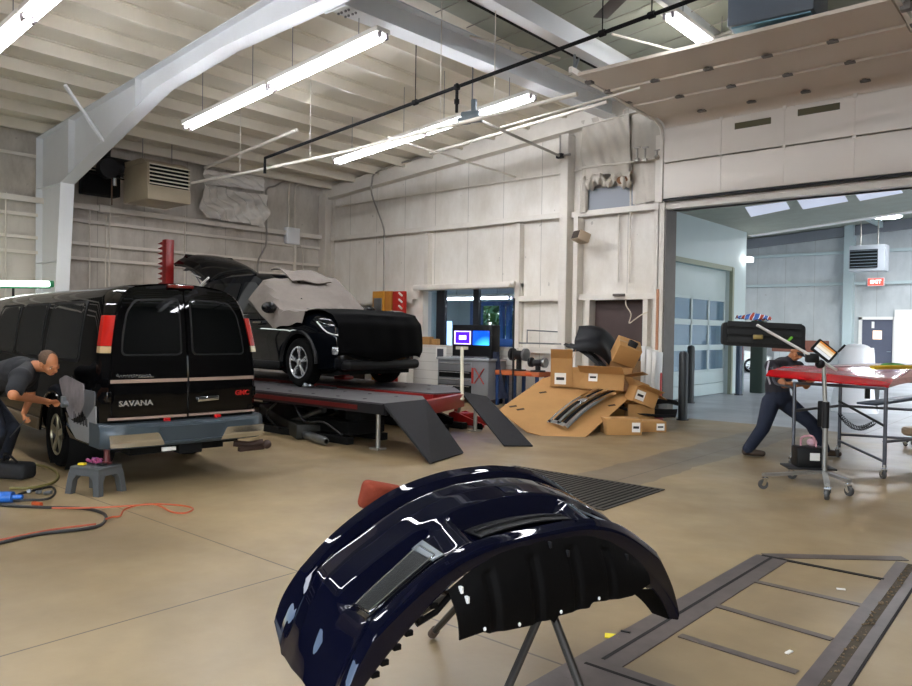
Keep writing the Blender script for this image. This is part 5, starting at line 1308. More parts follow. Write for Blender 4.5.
def add_head(mb, M):
    R = M.to_3x3()
    def s(p, r, rot=None): mb.sph(M @ V(p), r, 18, 12, rot=R if rot is None else R @ rot)
    s((0, -.012, .035), (.074, .094, .082)); s((0, .012, -.03), (.062, .074, .075)); s((0, .045, -.075), (.040, .040, .035))
    s((0, .082, .018), (.05, .02, .014)); s((0, .078, -.052), (.028, .02, .014))
    mb.cyl(M @ V((0, .085, .012)), M @ V((0, .112, -.024)), .010, .017, seg=10); mb.sph(M @ V((0, .108, -.025)), (.018, .016, .013), 10, 8, rot=R)
    for x in (-1, 1):
        s((x * .074, -.01, -.005), (.012, .026, .034)); s((x * .045, .06, -.02), (.022, .024, .022))
def add_hand(mb, w, d, n, side, curl=.6, L=.18):
    """palm from the wrist w along d; n = back of the hand; four unequal bent fingers and a thumb from the side"""
    w, d, n = V(w), V(d).normalized(), V(n); n = (n - d * n.dot(d)).normalized(); s = d.cross(n) * side
    k = L / .18
    for i in range(4):
        x = (-.03 + .02 * i) * k; capsule(mb, w + s * x * .7 + d * .01, w + s * x + d * .088 * k, .013 * k, .0115 * k, 10)
    capsule(mb, w, w + d * .05 * k, .021 * k, .019 * k, 10)
    for i, fl_ in enumerate((.062, .074, .079, .068)):
        p = w + s * (-.03 + .02 * i) * k + d * .088 * k; a = 0
        for j, seg in enumerate((.45, .32, .23)):
            a += curl * (.55 if j == 0 else .75); q = p + (d * math.cos(a) - n * math.sin(a)) * fl_ * seg * k
            capsule(mb, p, q, (.0098 - .001 * j) * k, (.0092 - .001 * j) * k, 8); p = q
    p = w + s * .022 * k + d * .022 * k; q = p + (s * .75 + d * .6 - n * .25).normalized() * .045 * k; e = q + (d * .85 - n * .45 + s * .1).normalized() * .038 * k
    capsule(mb, p, q, .0135 * k, .011 * k, 8); capsule(mb, q, e, .011 * k, .0085 * k, 8)
def face(root, M, z=.012):
    R = M.to_3x3()
    for x in (-1, 1):
        e = MB().sph(M @ V((x * .031, .071, .004)), .0125, 12, 8).build('eye', M_eye, root); MB().sph(M @ V((x * .032, .0815, .003)), .0062, 10, 8).build('pupil', M_iris, e)
        MB().tube([M @ V((x * .014, .088, .022)), M @ V((x * .032, .086, .027)), M @ V((x * .05, .074, .022))], .0045, 6).build('eyebrow', mat('brow_hair', '#4a3626', .8), root)
    MB().tube([M @ V((-.022, .090, -.052)), M @ V((0, .098, -.053)), M @ V((.022, .090, -.052))], .0045, 6).build('mouth', mat('lips', '#8e4b3e', .5), root)

vyd = V((math.cos(VA + PI / 2), math.sin(VA + PI / 2), 0)); vO = V((-7.24, 4.114, 0))
def vp(px, py, yl):
    d = ray(px, py); return EYE + d * (((vO + vyd * yl - EYE).dot(vyd)) / d.dot(vyd))

# the man bending at the van's wheel arch
pm = thing('person', 'grey-haired man in a dark tee shirt bending over to work on the van wheel arch', 'person', vp(-8, 472, 1.35) * V((1, 1, 0)) if False else V((vp(-8, 470, 1.35).x, vp(-8, 470, 1.35).y, 0)))
pel, sp, chs, nk = vp(-16, 392, 1.36), vp(-2, 377, 1.34), vp(20, 373, 1.32), vp(33, 366, 1.28)
hc = vp(49, 363, 1.24)
fdir = (vp(66, 378, 1.14) - hc).normalized(); uph = V((0, 0, 1)) + (nk - hc).normalized() * -1.2
HM = head_frame(hc, fdir, uph)
shN, shF = vp(20, 378, 1.50), vp(30, 372, 1.12)
elN, wrN = vp(13, 395, 1.60), vp(49, 402, 1.16)
elF, wrF = vp(31, 396, 1.10), vp(24, 413, 1.25)
hipN, hipF = vp(-14, 396, 1.46), vp(-16, 396, 1.26)
knN, anN = vp(-2, 432, 1.50), vp(-12, 467, 1.46)
knF, anF = vp(12, 428, 1.22), vp(4, 462, 1.22)
for a_ in (anN, anF): a_.z = .09
mb = MB()
limb(mb, [pel, sp, chs], [.15, .145, .16]); limb(mb, [chs, nk], [.11, .06]); limb(mb, [nk, hc - HM.to_3x3() @ V((0, .02, .06))], [.058, .055])
limb(mb, [shF, shN], [.075, .075]); add_head(mb, HM)
limb(mb, [shN, elN, wrN], [.062, .046, .030]); limb(mb, [shF, elF, wrF], [.06, .044, .029])
limb(mb, [hipN, knN, anN], [.10, .065, .042]); limb(mb, [hipF, knF, anF], [.10, .065, .042])
add_hand(mb, wrN, (vp(60, 401, 1.02) - wrN), V((0, 0, 1)) - vyd * -.6, -1, .8); add_hand(mb, wrF, vp(24, 422, 1.28) - wrF, vyd, 1, .9)
fuse(mb, 'body', M_skin, pm, .0085)
mb = MB(); M_tee = mat('dark_tee', '#16181d', .85, var=.2, vscale=12, bump=.2, bscale=12)
limb(mb, [pel.lerp(sp, .25), sp, chs], [.165, .16, .175]); limb(mb, [chs, chs.lerp(nk, .97)], [.15, .078]); limb(mb, [shF, shN], [.10, .10]); limb(mb, [shN, chs.lerp(nk, .8)], [.09, .075]); limb(mb, [shF, chs.lerp(nk, .8)], [.09, .075])
limb(mb, [shN, shN.lerp(elN, .72)], [.085, .078]); limb(mb, [shF, shF.lerp(elF, .6)], [.082, .075]); fuse(mb, 'shirt', M_tee, pm, .014)
mb = MB(); M_jean = mat('dark_denim', '#1a2130', .85, var=.3, vscale=10, bump=.25, bscale=14)
limb(mb, [pel, pel.lerp(sp, .3)], [.172, .165]); limb(mb, [hipN, knN, anN], [.125, .085, .07]); limb(mb, [hipF, knF, anF], [.125, .085, .07]); fuse(mb, 'trousers', M_jean, pm, .014)
for a_ in (anN, anF):
    d = V((.75, -.35, 0)).normalized(); mb = MB(); capsule(mb, a_ + V((0, 0, -.04)), a_ + d * .17 + V((0, 0, -.05)), .048, .04); fuse(mb, 'shoe', mat('work_boot', '#221d1a', .6), pm, .012)
mb = MB(); R = HM.to_3x3(); mb.sph(HM @ V((0, -.022, .038)), (.079, .094, .080), 20, 14, rot=R)
bm_ = mb.bm; Mi = HM.inverted()
bmesh.ops.delete(bm_, geom=[v for v in bm_.verts if (Mi @ v.co).z < -.02 or (Mi @ v.co).y > .045 or ((Mi @ v.co).z < .02 and (Mi @ v.co).y > .0)], context='VERTS')
mb.build('hair', mat('grey_brown_hair', '#5b4636', .85, var=.5, vscale=30, bump=.5, bscale=90), pm)
face(pm, HM)
tag(MB().tube([vp(26, 419, 1.3), vp(10, 437, 1.36)], .006, 6).build('prying_rod', M_steel), 'thin steel rod held in the hand of the bending man', 'tool')
p, q = vp(62, 404, .98), vp(67, 404, .93)
tag(MB().cyl(p, q, .035, seg=14).bar(p.lerp(q, .3), p.lerp(q, .3) + V((0, 0, .08)), .04, .05, bev=.01).build('sander', mat('sander_grey', '#8f959b', .3, metal=.6)), 'small grey sander in the raised hand of the bending man', 'tool')

# the man working under the red bonnet
def dp(px, py, t): return EYE + ray(px, py) * t
fL, fR = dp(748, 451, 10.0), dp(824, 452, 10.05)
pr = thing('person', 'man in a black cap, dark shirt and navy trousers lunging under the red bonnet', 'person', V(((fL.x + fR.x) / 2, (fL.y + fR.y) / 2, 0)))
hL, hR, pel = dp(771, 402, 10.3), dp(785, 402, 10.35), dp(778, 397, 10.32)
kL, kR = dp(763, 428, 10.1), dp(812, 424, 10.05)
fL.z = fR.z = .09
sp, chs, nk = dp(777, 384, 10.32), dp(783, 369, 10.3), dp(790, 360, 10.25); hc = dp(797, 352, 10.18)
s1, s2 = dp(771, 366, 10.1), dp(798, 367, 10.5)
e1, w1_ = dp(784, 385, 9.85), dp(806, 384, 9.95); e2, w2_ = dp(806, 386, 10.45), dp(815, 378, 10.2)
HM = head_frame(hc, dp(812, 368, 9.85) - hc, V((0, 0, 1)) + RT * .35)
mb = MB(); limb(mb, [pel, sp, chs], [.145, .14, .155]); limb(mb, [chs, nk], [.11, .06]); limb(mb, [nk, hc - HM.to_3x3() @ V((0, .02, .06))], [.056, .054]); limb(mb, [s1, s2], [.07, .07]); add_head(mb, HM)
limb(mb, [s1, e1, w1_], [.058, .045, .03]); limb(mb, [s2, e2, w2_], [.058, .045, .03])
limb(mb, [hL, kL, fL], [.1, .065, .042]); limb(mb, [hR, kR, fR], [.1, .065, .042])
add_hand(mb, w1_, dp(818, 378, 9.95) - w1_, V((0, 0, -1)), 1, .5); add_hand(mb, w2_, dp(821, 372, 10.1) - w2_, V((0, 0, -1)), -1, .5)
fuse(mb, 'body', M_skin, pr, .0085)
mb = MB(); limb(mb, [pel.lerp(sp, .2), sp, chs], [.158, .155, .17]); limb(mb, [chs, chs.lerp(nk, .95)], [.14, .074]); limb(mb, [s1, s2], [.088, .088]); limb(mb, [s1, chs.lerp(nk, .7)], [.08, .07]); limb(mb, [s2, chs.lerp(nk, .7)], [.08, .07]); limb(mb, [s1, s1.lerp(e1, .62)], [.082, .074]); limb(mb, [s2, s2.lerp(e2, .62)], [.082, .074])
fuse(mb, 'shirt', mat('charcoal_shirt', '#2b2930', .85, var=.2, vscale=12, bump=.2, bscale=12), pr, .014)
mb = MB(); mb.tube([dp(769, 361, 9.98), dp(767, 372, 9.94), dp(770, 384, 10.0)], .012, 6, smooth=4); mb.build('shirt_piping', mat('pale_piping', '#c8c3cc', .8), pr)
mb = MB(); M_navy = mat('navy_trousers', '#1c2438', .85, var=.3, vscale=10, bump=.25, bscale=14)
limb(mb, [pel, pel.lerp(sp, .35)], [.165, .16]); limb(mb, [hL, kL, fL], [.125, .09, .075]); limb(mb, [hR, kR, fR], [.125, .09, .075]); fuse(mb, 'trousers', M_navy, pr, .014)
for f_, d in ((fL, RT * .9 - FW * .3), (fR, RT * .9 - FW * .2)):
    d = V((d.x, d.y, 0)).normalized(); mb = MB(); capsule(mb, f_ + V((0, 0, -.035)) - d * .03, f_ + d * .18 + V((0, 0, -.048)), .052, .04); fuse(mb, 'shoe', mat('brown_shoe', '#4a3a2e', .6), pr, .012)
R = HM.to_3x3(); mb = MB(); mb.sph(HM @ V((0, -.015, .045)), (.082, .102, .082), 20, 14, rot=R); Mi = HM.inverted()
bmesh.ops.delete(mb.bm, geom=[v for v in mb.bm.verts if (Mi @ v.co).z < .03], context='VERTS')
mb.grid(lambda u, v: HM @ V((lerp(-.07, .07, u), .07 + .085 * v * (1 - .3 * (2 * u - 1) ** 2), .04 - .012 * v - .02 * (2 * u - 1) ** 2)), 10, 5, thick=.006)
mb.build('cap', mat('black_cap', '#121216', .8), pr)
face(pr, HM)
# ------------------------------------------------------------------ along the back wall
# counter wall below the office window, tool chest with twin screens
M_block = mat('white_block', '#d9d6d0', .6, var=.12, vscale=2)
a, b = wy(417, 350, 13.4), wy(519, 350, 13.4)
ct = thing('counter', 'white block counter under the office window', 'counter', ((a.x + b.x) / 2, 13.6, 0))
MB().box2((WX0 - .12, 13.5, 0), (WX1, 13.74, WZ0 - .08)).build('base', M_block, ct)
for k in range(5): MB().box2((WX0 - .12, 13.492, .2 + k * .21), (WX1, 13.5, .212 + k * .21)).build('mortar_line', mat('mortar', '#b5b0a8', .8), ct)
# roller-blind box over the window
a, b = wy(415, 287, 13.45), wy(512, 285, 13.45)
o = MB().box2((a.x, 13.35, 2.57), (b.x, 13.62, 2.70), bev=.03).build('blind_box', M_steelpaint)
tag(o, 'long cream roller-blind box over the office window', 'blind')
MB().cyl((b.x - .02, 13.42, 2.66), (b.x + .10, 13.42, 2.66), .05).build('end_knob', M_steelpaint, o)
tag(MB().box2((-12.8, 13.55, WZ0 + .005), (-12.55, 13.7, WZ0 + .2), bev=.01).build('carton', M_cardboard), 'larger small carton on the office window sill', 'box')
tag(MB().box2((-12.5, 13.55, WZ0 + .005), (-12.34, 13.7, WZ0 + .15), bev=.01).build('carton', M_cardboard), 'smaller small carton on the office window sill', 'box')
p = wy(441, 353, 13.48)
t = thing('notice', 'white notice with a dark square picture pinned on the counter front', 'notice', p)
MB().box(p, (.34, .006, .30)).build('sheet', M_paper, t); MB().box(p + V((-.02, -.005, 0)), (.20, .004, .2)).build('picture', mat('dark_print', '#4a4d55', .7), t)

tc = thing('tool_chest', 'grey roll-away tool chest with open black drawers and a red mark on its side', 'tool chest', (-10.75, 12.95, 0))
X0, X1, Y0, Y1, ZT = -11.52, -10.05, 12.72, 13.35, .95
M_chest = mat('chest_grey', '#7c7d80', .45, var=.15, vscale=4)
MB().box2((X0, Y0, .12), (X1, Y1, ZT), bev=.015).build('case', M_chest, tc)
MB().box2((X0 - .03, Y0 - .03, ZT), (X1 + .03, Y1, ZT + .05), bev=.01).build('top', mat('chest_top', '#9a9ea0', .4), tc)
xs = X0 + .05; xe = X0 + 1.0
for k, (z0, z1) in enumerate(((.72, .9), (.56, .70), (.42, .54), (.18, .40))):
    o = MB().box2((xs, Y0 - .015, z0), (xe, Y0 + .02, z1), bev=.006).build('drawer', M_chest if k % 2 == 0 and k < 3 else M_blackmatte, tc)
    MB().box2((xs + .03, Y0 - .04, z1 - .035), (xe - .03, Y0 - .012, z1 - .015)).build('drawer_pull', M_alloy, o)
for x in (X0 + .08, X1 - .08):
    for y in (Y0 + .08, Y1 - .08): MB().cyl((x - .02, y, .06), (x + .02, y, .06), .06, seg=16).build('caster', M_rubber, tc)
M_redmark = mat('red_mark', '#b3352b', .5)
c = V((-10.33, Y0 - .004, .62)); mb = MB()
mb.bar(c + V((-.16, 0, -.17)), c + V((-.16, 0, .17)), .008, .055, up=(1, 0, 0)) ; mb.bar(c + V((-.1, 0, -.17)), c + V((.17, 0, .17)), .008, .05, up=(1, 0, 1)); mb.bar(c + V((-.1, 0, .17)), c + V((.17, 0, -.17)), .008, .05, up=(-1, 0, 1))
mb.build('red_emblem', M_redmark, tc)
# twin-screen console on the chest
a, b = wy(453.5, 357, 12.95), wy(493.5, 325, 12.95)
cons = thing('monitor_console', 'black console with two lit computer screens on top of the tool chest', 'monitor', ((a.x + b.x) / 2, 12.95, ZT + .05))
MB().box2((a.x, 12.9, ZT + .05), (b.x, 13.2, b.z), bev=.02).build('housing', M_blackplastic, cons)
def scr(px0, py0, px1, py1, n, m):
    p, q = wy(px0, py1, 12.9), wy(px1, py0, 12.9); return MB().box2((p.x, 12.885, p.z), (q.x, 12.9, q.z), bev=.004).build(n, m, cons)
def screen_mat(name, c1, c2, s, cx):
    m, N, L = nodes(name); b_ = N['Principled BSDF']; b_.inputs['Base Color'].default_value = (0, 0, 0, 1); b_.inputs['Roughness'].default_value = .2
    tc_ = N.new('ShaderNodeTexCoord'); g = N.new('ShaderNodeTexGradient'); g.gradient_type = 'SPHERICAL'; mp = N.new('ShaderNodeMapping')
    mp.inputs['Location'].default_value = (-cx * 2.6, 0, -.18 * 3.2); mp.inputs['Scale'].default_value = (2.6, 0, 3.2)
    L.new(tc_.outputs['Object'], mp.inputs[0]); L.new(mp.outputs[0], g.inputs[0]); r = N.new('ShaderNodeValToRGB')
    r.color_ramp.elements[0].color = lin(c1); r.color_ramp.elements[1].color = lin(c2); L.new(g.outputs[0], r.inputs[0])
    L.new(r.outputs[0], b_.inputs['Emission Color']); b_.inputs['Emission Strength'].default_value = s; return m
scr(454.5, 331, 471, 344, 'screen_border', mat('screen_lilac', '#c9b2ff', .3, emit=1.0, ecol='#c9b2ff'))
p, q = wy(455.5, 343, 12.88), wy(469.5, 332, 12.88); MB().box2((p.x, 12.878, p.z), (q.x, 12.886, q.z)).build('left_screen', mat('screen_violet', '#3a12c8', .2, emit=1.0, ecol='#3a12c8'), cons)
p, q = wy(459, 339.5, 12.87), wy(466, 335.5, 12.87); MB().box2((p.x, 12.872, p.z), (q.x, 12.88, q.z)).build('dialog_box', mat('screen_white', '#f0eaff', .3, emit=1.0, ecol='#f0eaff'), cons)
MB().box(((p.x + q.x) / 2, 12.871, (p.z + q.z) / 2), (.05, .004, .022)).build('dialog_mark', mat('screen_dark', '#201850', .3), cons)
scr(473, 331, 489.5, 345, 'right_screen', screen_mat('screen_blue', '#0a3fd0', '#49c8ff', 1.2, .42))
MB().box2((a.x + .05, 12.8, ZT + .052), (a.x + .75, 12.95, ZT + .085), bev=.008).build('keyboard', M_alloy, cons)
MB().box2((b.x - .75, 12.8, ZT + .052), (b.x - .08, 12.95, ZT + .085), bev=.008).build('keyboard', M_alloy, cons)
# coat hanging beside, blue-black
p = wy(498, 350, 13.2)
mb = MB(); mb.grid(crinkle(lambda u, v: (V((p.x - .1 + .28 * u + .25 * v, 13.05 + .0 * u, 1.15 - 1.0 * v)), V((0, -1, 0))), .07, 21), 12, 20, thick=.03)
tag(mb.build('work_coat', mat('navy_cloth', '#1a2238', .85, bump=.3, bscale=20)), 'navy work coat hanging from the side of the tool chest', 'coat')
# sheet of plastic hanging at the left of the window
mb = MB(); q = [wy(406, 318, 13.3), wy(414, 316, 13.3), wy(416, 388, 13.3), wy(404, 388, 13.3)]
mb.grid(crinkle(lambda u, v: (q[0].lerp(q[1], u).lerp(q[3].lerp(q[2], u), v), V((0, -1, 0))), .08, 31), 10, 24, thick=.01)
tag(mb.build('hanging_sheet', mat('pale_cloth', '#b5b1a6', .7, var=.35, vscale=7)), 'pale crumpled sheet hanging between the crossover and the office window', 'sheet')
p = wy(404, 390, 12.9)
tag(MB().box((p.x, 12.95, .36), (.3, .25, .72), bev=.02).build('cabinet', M_steelpaint), 'low cream cabinet behind the nose of the crossover', 'cabinet')
tag(MB().box((p.x, 12.92, .78), (.26, .2, .12), bev=.02).build('carton', mat('yellow_pack', '#c8b32a', .6)), 'yellow pack on the low cabinet behind the crossover', 'box')
# orange and red parts boards on the wall behind the car
for nm, x0, x1, m, lb in (('parts_board', 372, 384, mat('amber_board', '#c78a2c', .5, var=.25, vscale=6), 'amber parts board on the back wall right behind the crossover bonnet'), ('parts_board', 384, 392, mat('ochre_board', '#b3762a', .5, var=.2), 'ochre parts board between the amber and the red one'), ('parts_board', 392, 404, mat('red_board', '#b92318', .45, var=.2), 'red parts board with a hooked edge on the back wall')):
    p, q = wy(x0, 330, 13.3), wy(x1, 291, 13.3); o = MB().box2((p.x, 13.3, 0), (q.x - .02, 13.42, q.z), bev=.01).build(nm, m); tag(o, lb, 'board')
    if x0 == 392:
        for k in range(5): MB().bar((q.x - .04, 13.28, q.z - .12 - k * .16), (q.x - .16, 13.28, q.z - .04 - k * .16), .03, .04).build('hook', M_paper, o)
    if x0 == 372: MB().box(((p.x + q.x) / 2, 13.29, q.z - .35), (.3, .02, .35), bev=.01).build('grey_plate', M_steel, o)
p, q = wy(345, 305, 12.6), wy(369, 305, 12.6)
tag(MB().prism([(0, 0), (1.0, -.25), (1.0, .1), (.25, .62), (.1, .6)], (p.x - .2, 12.6, 1.5), (1, 0, 0), (0, 0, 1), (0, .12, 0)).build('body_panel', M_suv), 'dark body panel standing behind the crossover bonnet', 'panel')
tag(MB().box((p.x - .25, 12.7, 1.95), (.3, .25, .4), bev=.02).build('carton', mat('pale_blue_box', '#a9b9bd', .5)), 'pale blue box behind the crossover windscreen', 'box')
tag(MB().box((p.x - .25, 12.7, .87), (1.3, .5, 1.74), bev=.02).build('cabinet', M_blackplastic), 'dark cabinet hidden behind the crossover', 'cabinet')

# orange bench and the robot-like vice stand
p, q = wy(497, 371, 13.1), wy(543, 374, 13.1)
bt = thing('work_bench', 'orange topped bench on blue legs right of the tool chest', 'bench', ((p.x + q.x) / 2, 13.15, 0))
MB().box2((p.x - .1, 12.95, .66), (q.x, 13.4, .76), bev=.01).build('top', mat('orange_bench', '#c2673a', .5, var=.2, vscale=4), bt)
MB().box((p.x + .95, 12.94, .71), (.16, .01, .05)).build('decal', M_orange, bt)
for x in (p.x + .1, p.x + .55, q.x - .08):
    for y in (13.0, 13.34): MB().box2((x - .03, y - .03, 0), (x + .03, y + .03, .66)).build('leg', mat('blue_steel', '#23406f', .45), bt)
p = wy(516, 360, 13.0)
tag(MB().cyl((p.x, 12.9, 0), (p.x, 12.9, 2.3), .02).cyl((p.x, 12.9, 0), (p.x, 12.9, .03), .2).build('pole', M_darksteel), 'thin dark upright pole in front of the orange bench', 'pole')
for k, (px, py, r_, lb) in enumerate(((519, 355, .16, 'larger dark bench grinder on the orange bench by the pole'), (538, 363, .12, 'smaller dark vice at the right end of the orange bench'))):
    c = wy(px, py, 13.12); c.z = max(c.z, .76 + r_ * .8) if k else c.z
    t = thing('bench_grinder' if k == 0 else 'bench_vice', lb, 'tool', (c.x, c.y, .76))
    MB().cyl(c + V((-.1, 0, 0)), c + V((.1, 0, 0)), r_ * .6, seg=16).build('motor', M_darksteel, t)
    for s in (-1, 1): MB().cyl(c + V((s * .14, 0, .01)), c + V((s * .2, 0, .01)), r_ * .85, seg=18).build('wheel', M_steel if s > 0 else M_darksteel, t)
    MB().bar((c.x, c.y, .76), c, .08, .08).box((c.x, c.y, .775), (.25, .2, .03), bev=.006).build('stand', M_darksteel, t)
p = wy(527, 343, 13.5); q = wy(562, 344, 13.5)
t = thing('wire_shelf', 'small wire shelf frame fixed on the wall above the bench', 'shelf', p)
MB().tube([p, p + V((0, 0, .28)), q + V((0, 0, .25)), q, p], .014, 6).tube([p + V((0, -.3, 0)), p], .014, 6).tube([q + V((0, -.3, 0)), q], .014, 6).tube([p + V((0, -.3, 0)), q + V((0, -.3, 0))], .014, 6).build('frame', M_steel, t)
girt('wall_girt', (-10.0, YB, wy(545, 346).z - .1), (-8.86, YB, wy(545, 346).z - .1))

# ------------------------------------------------------------------ packaging heap in front of the brown door
def flaps(t, M, L, W, H, ang, m, th=.006):
    """four open flaps on a carton"""
    for k, (dx, dy, w_, l_) in enumerate(((0, -W / 2, L, W * .5), (0, W / 2, L, W * .5), (-L / 2, 0, W, L * .4), (L / 2, 0, W, L * .4))):
        a = ang[k]
        if a is None: continue
        out = V((dx, dy, 0)).normalized(); ax = V((1, 0, 0)) if dy else V((0, 1, 0))
        p = V((dx, dy, H)); e = p + (out * math.cos(a) + V((0, 0, 1)) * math.sin(a)) * l_
        q = [p - ax * w_ / 2, p + ax * w_ / 2, e + ax * w_ / 2, e - ax * w_ / 2]; n = (q[1] - q[0]).cross(q[2] - q[0]).normalized() * th
        MB().loft([[M @ x for x in q], [M @ (x + n) for x in q]]).build('flap', m, t)
def carton(label, c, L, W, H, rz, tilt=None, ang=(None,) * 4, lab=None, group=None, name='cardboard_box', tape=True):
    t = thing(name, label, 'box', c, 0, group)
    M = Matrix.Translation(V(c)) @ Matrix.Rotation(rz, 4, 'Z') @ (tilt if tilt is not None else Matrix())
    op = any(a is not None for a in ang); mb = MB(); th = .008
    if op:
        for d, s in (((0, -W / 2 + th / 2, H / 2), (L, th, H)), ((0, W / 2 - th / 2, H / 2), (L, th, H)), ((-L / 2 + th / 2, 0, H / 2), (th, W, H)), ((L / 2 - th / 2, 0, H / 2), (th, W, H)), ((0, 0, th / 2), (L, W, th))): mb.box(M @ V(d), s, rot=M.to_3x3())
    else: mb.box(M @ V((0, 0, H / 2)), (L, W, H), rot=M.to_3x3(), bev=.006)
    b_ = mb.build('box_body', M_cardboard, t)
    if op: flaps(t, M, L, W, H, ang, M_cardboard)
    elif tape: MB().box(M @ V((0, 0, H + .001)), (L, .06, .003), rot=M.to_3x3()).build('tape', mat('tape_tan', '#a9814d', .3), b_)
    if lab:
        for (sd, u, v, w_, h_) in lab:
            if sd == 'front': MB().box(M @ V((u * L, -W / 2 - .002, v * H)), (w_, .003, h_), rot=M.to_3x3()).build('shipping_label', M_paper, b_); MB().box(M @ V((u * L, -W / 2 - .004, v * H)), (w_ * .7, .003, h_ * .25), rot=M.to_3x3()).build('label_print', M_darksteel, b_)
            if sd == 'right': MB().box(M @ V((L / 2 + .002, u * W, v * H)), (.003, w_, h_), rot=M.to_3x3()).build('shipping_label', M_paper, b_); MB().box(M @ V((L / 2 + .004, u * W, v * H)), (.003, w_ * .6, h_ * .3), rot=M.to_3x3()).build('label_print', M_darksteel, b_)
    return t
A, B_ = fl(545, 436), fl(585, 437); ab = (B_ - A).normalized(); bk = V((-ab.y, ab.x, 0)); le = math.radians(19)
cd = bk * math.cos(le) + V((0, 0, math.sin(le))); cn = ab.cross(cd)
def onc(px, py):
    d = ray(px, py); return EYE + d * ((A - EYE).dot(cn) / d.dot(cn))
pts = [onc(*p) for p in ((545, 436.5), (527, 432), (498, 410), (543, 378), (562, 374), (632, 395), (585, 437.5))]
cs = thing('cardboard_sheet', 'large flat sheet of cardboard leaning low on the packaging heap', 'cardboard', (A + B_) / 2)
mb = MB(); mb.loft([pts, [p - cn * .012 for p in pts]]); sh = mb.build('sheet', M_cardboard, cs)
for px, py in ((513, 407), (520.5, 410), (543, 393), (612, 406)):
    p = onc(px, py); MB().bar(p - ab * .06 + cn * .002, p + ab * .06 + cd * .05 + cn * .002, .05, .004, up=cn).build('hand_slot', mat('slot_dark', '#3b2a18', .9), sh)
# chrome grille on it
G0, G1 = onc(557, 428), onc(612, 392); gx = (G1 - G0).normalized(); gy = cn.cross(gx); L = (G1 - G0).length
gr = thing('radiator_grille', 'chrome and black car radiator grille lying on the cardboard sheet', 'grille', G0)
def gp(u, v, h=0): return G0 + gx * (u * L) + gy * ((v - .5) * .40 + .05 * math.sin(PI * u)) + cn * (.05 + h + .05 * math.sin(PI * u))
def gband(v0, v1, h0, h1, n, m, u0=0, u1=1):
    mb = MB(); mb.grid(lambda u, v: gp(lerp(u0, u1, u), lerp(v0, v1, v), lerp(h0, h1, v) + .02 * math.sin(PI * v)), 24, 5, thick=.02); return mb.build(n, m, gr)
gband(.02, .22, .0, .02, 'lower_chrome_bar', M_chrome); gband(.24, .42, .0, -.0, 'mesh', M_blackmatte, .06, .97); gband(.44, .58, .03, .03, 'centre_chrome_bar', M_chrome, .03, .98)
gband(.60, .82, .0, 0, 'mesh', M_blackmatte, .06, .97); gband(.84, .98, .02, 0, 'upper_chrome_bar', M_chrome, .02, 1)
gband(.02, .98, .0, .0, 'end_chrome', M_chrome, 0, .055); gband(.1, .98, .0, .0, 'end_chrome', M_chrome, .955, 1)
MB().box(gp(.5, .51, .06), (.2, .12, .03), rot=Matrix((gx, gy, cn)).transposed(), bev=.01).build('centre_badge', M_chrome, gr)
# tall open carton at the left of the heap
c0 = onc(566, 388)
carton('tall open cardboard carton with a white label, standing at the left of the heap', V((-7.38, 11.45, .64)), .38, .38, .50, .55, None, (1.0, -.6, None, 1.25), [('front', -.05, .28, .2, .2)])
tag(MB().box((-7.25, 11.78, .32), (.5, .5, .62), rot=.5, bev=.01).build('cardboard_box', M_cardboard), 'cardboard box under the tall open carton, behind the cardboard sheet', 'box')
carton('wide open cardboard box with a white label in the middle of the heap', V((-6.68, 11.75, .58)), .78, .45, .28, .25, Matrix.Rotation(-.15, 4, 'X'), (.5, .9, None, .2), [('front', -.2, .75, .16, .14)])
tag(MB().box((-6.62, 12.2, .28), (.8, .7, .54), rot=.2, bev=.01).build('cardboard_box', M_cardboard), 'big cardboard box at the core of the heap', 'box')
carton('short cardboard box with a ragged top beside the tall carton', V((-7.08, 11.55, .62)), .24, .22, .26, .35, None, (1.4, None, 1.1, None))
carton('cardboard box tipped on a corner at the top right of the heap', V((-6.62, 12.25, 1.12)), .42, .36, .36, .6, Matrix.Rotation(.5, 4, 'X') @ Matrix.Rotation(.35, 4, 'Y'), tape=True)
tag(MB().box((-6.42, 12.2, 1.36), (.16, .24, .22), rot=Matrix.Rotation(.6, 4, 'Z') @ Matrix.Rotation(.5, 4, 'Y'), bev=.02).build('black_cap_piece', M_blackplastic), 'small black plastic part over the corner of the tipped box', 'plastic part')
tag(MB().box((-6.72, 12.5, .55), (.5, .5, 1.08), rot=.2, bev=.01).build('cardboard_box', mat('cardboard_dark', '#8f683c', .85, var=.2)), 'brown box behind the heap under the tipped one', 'box')
carton('low cardboard box on the floor right of the big sheet, label on its front', fl(613, 435) + V((.0, .25, 0)), .56, .42, .25, .75, None, lab=[('front', .33, .5, .13, .15)])
carton('flattest cardboard box, on the floor at the right end of the heap', fl(641, 432) + V((-.02, .25, 0)), .5, .42, .17, .8, None, lab=[('front', .3, .5, .13, .11)])
carton('crushed open cardboard box leaning right of the cardboard sheet', V((-6.02, 11.75, .40)), .42, .36, .26, .9, Matrix.Rotation(.35, 4, 'Y'), (.3, .8, .6, -.2), [('front', -.25, .5, .16, .16)])
tag(MB().box((-6.12, 11.95, .2), (.45, .4, .38), rot=.7, bev=.01).build('cardboard_box', M_cardboard), 'cardboard box holding up the crushed one', 'box')
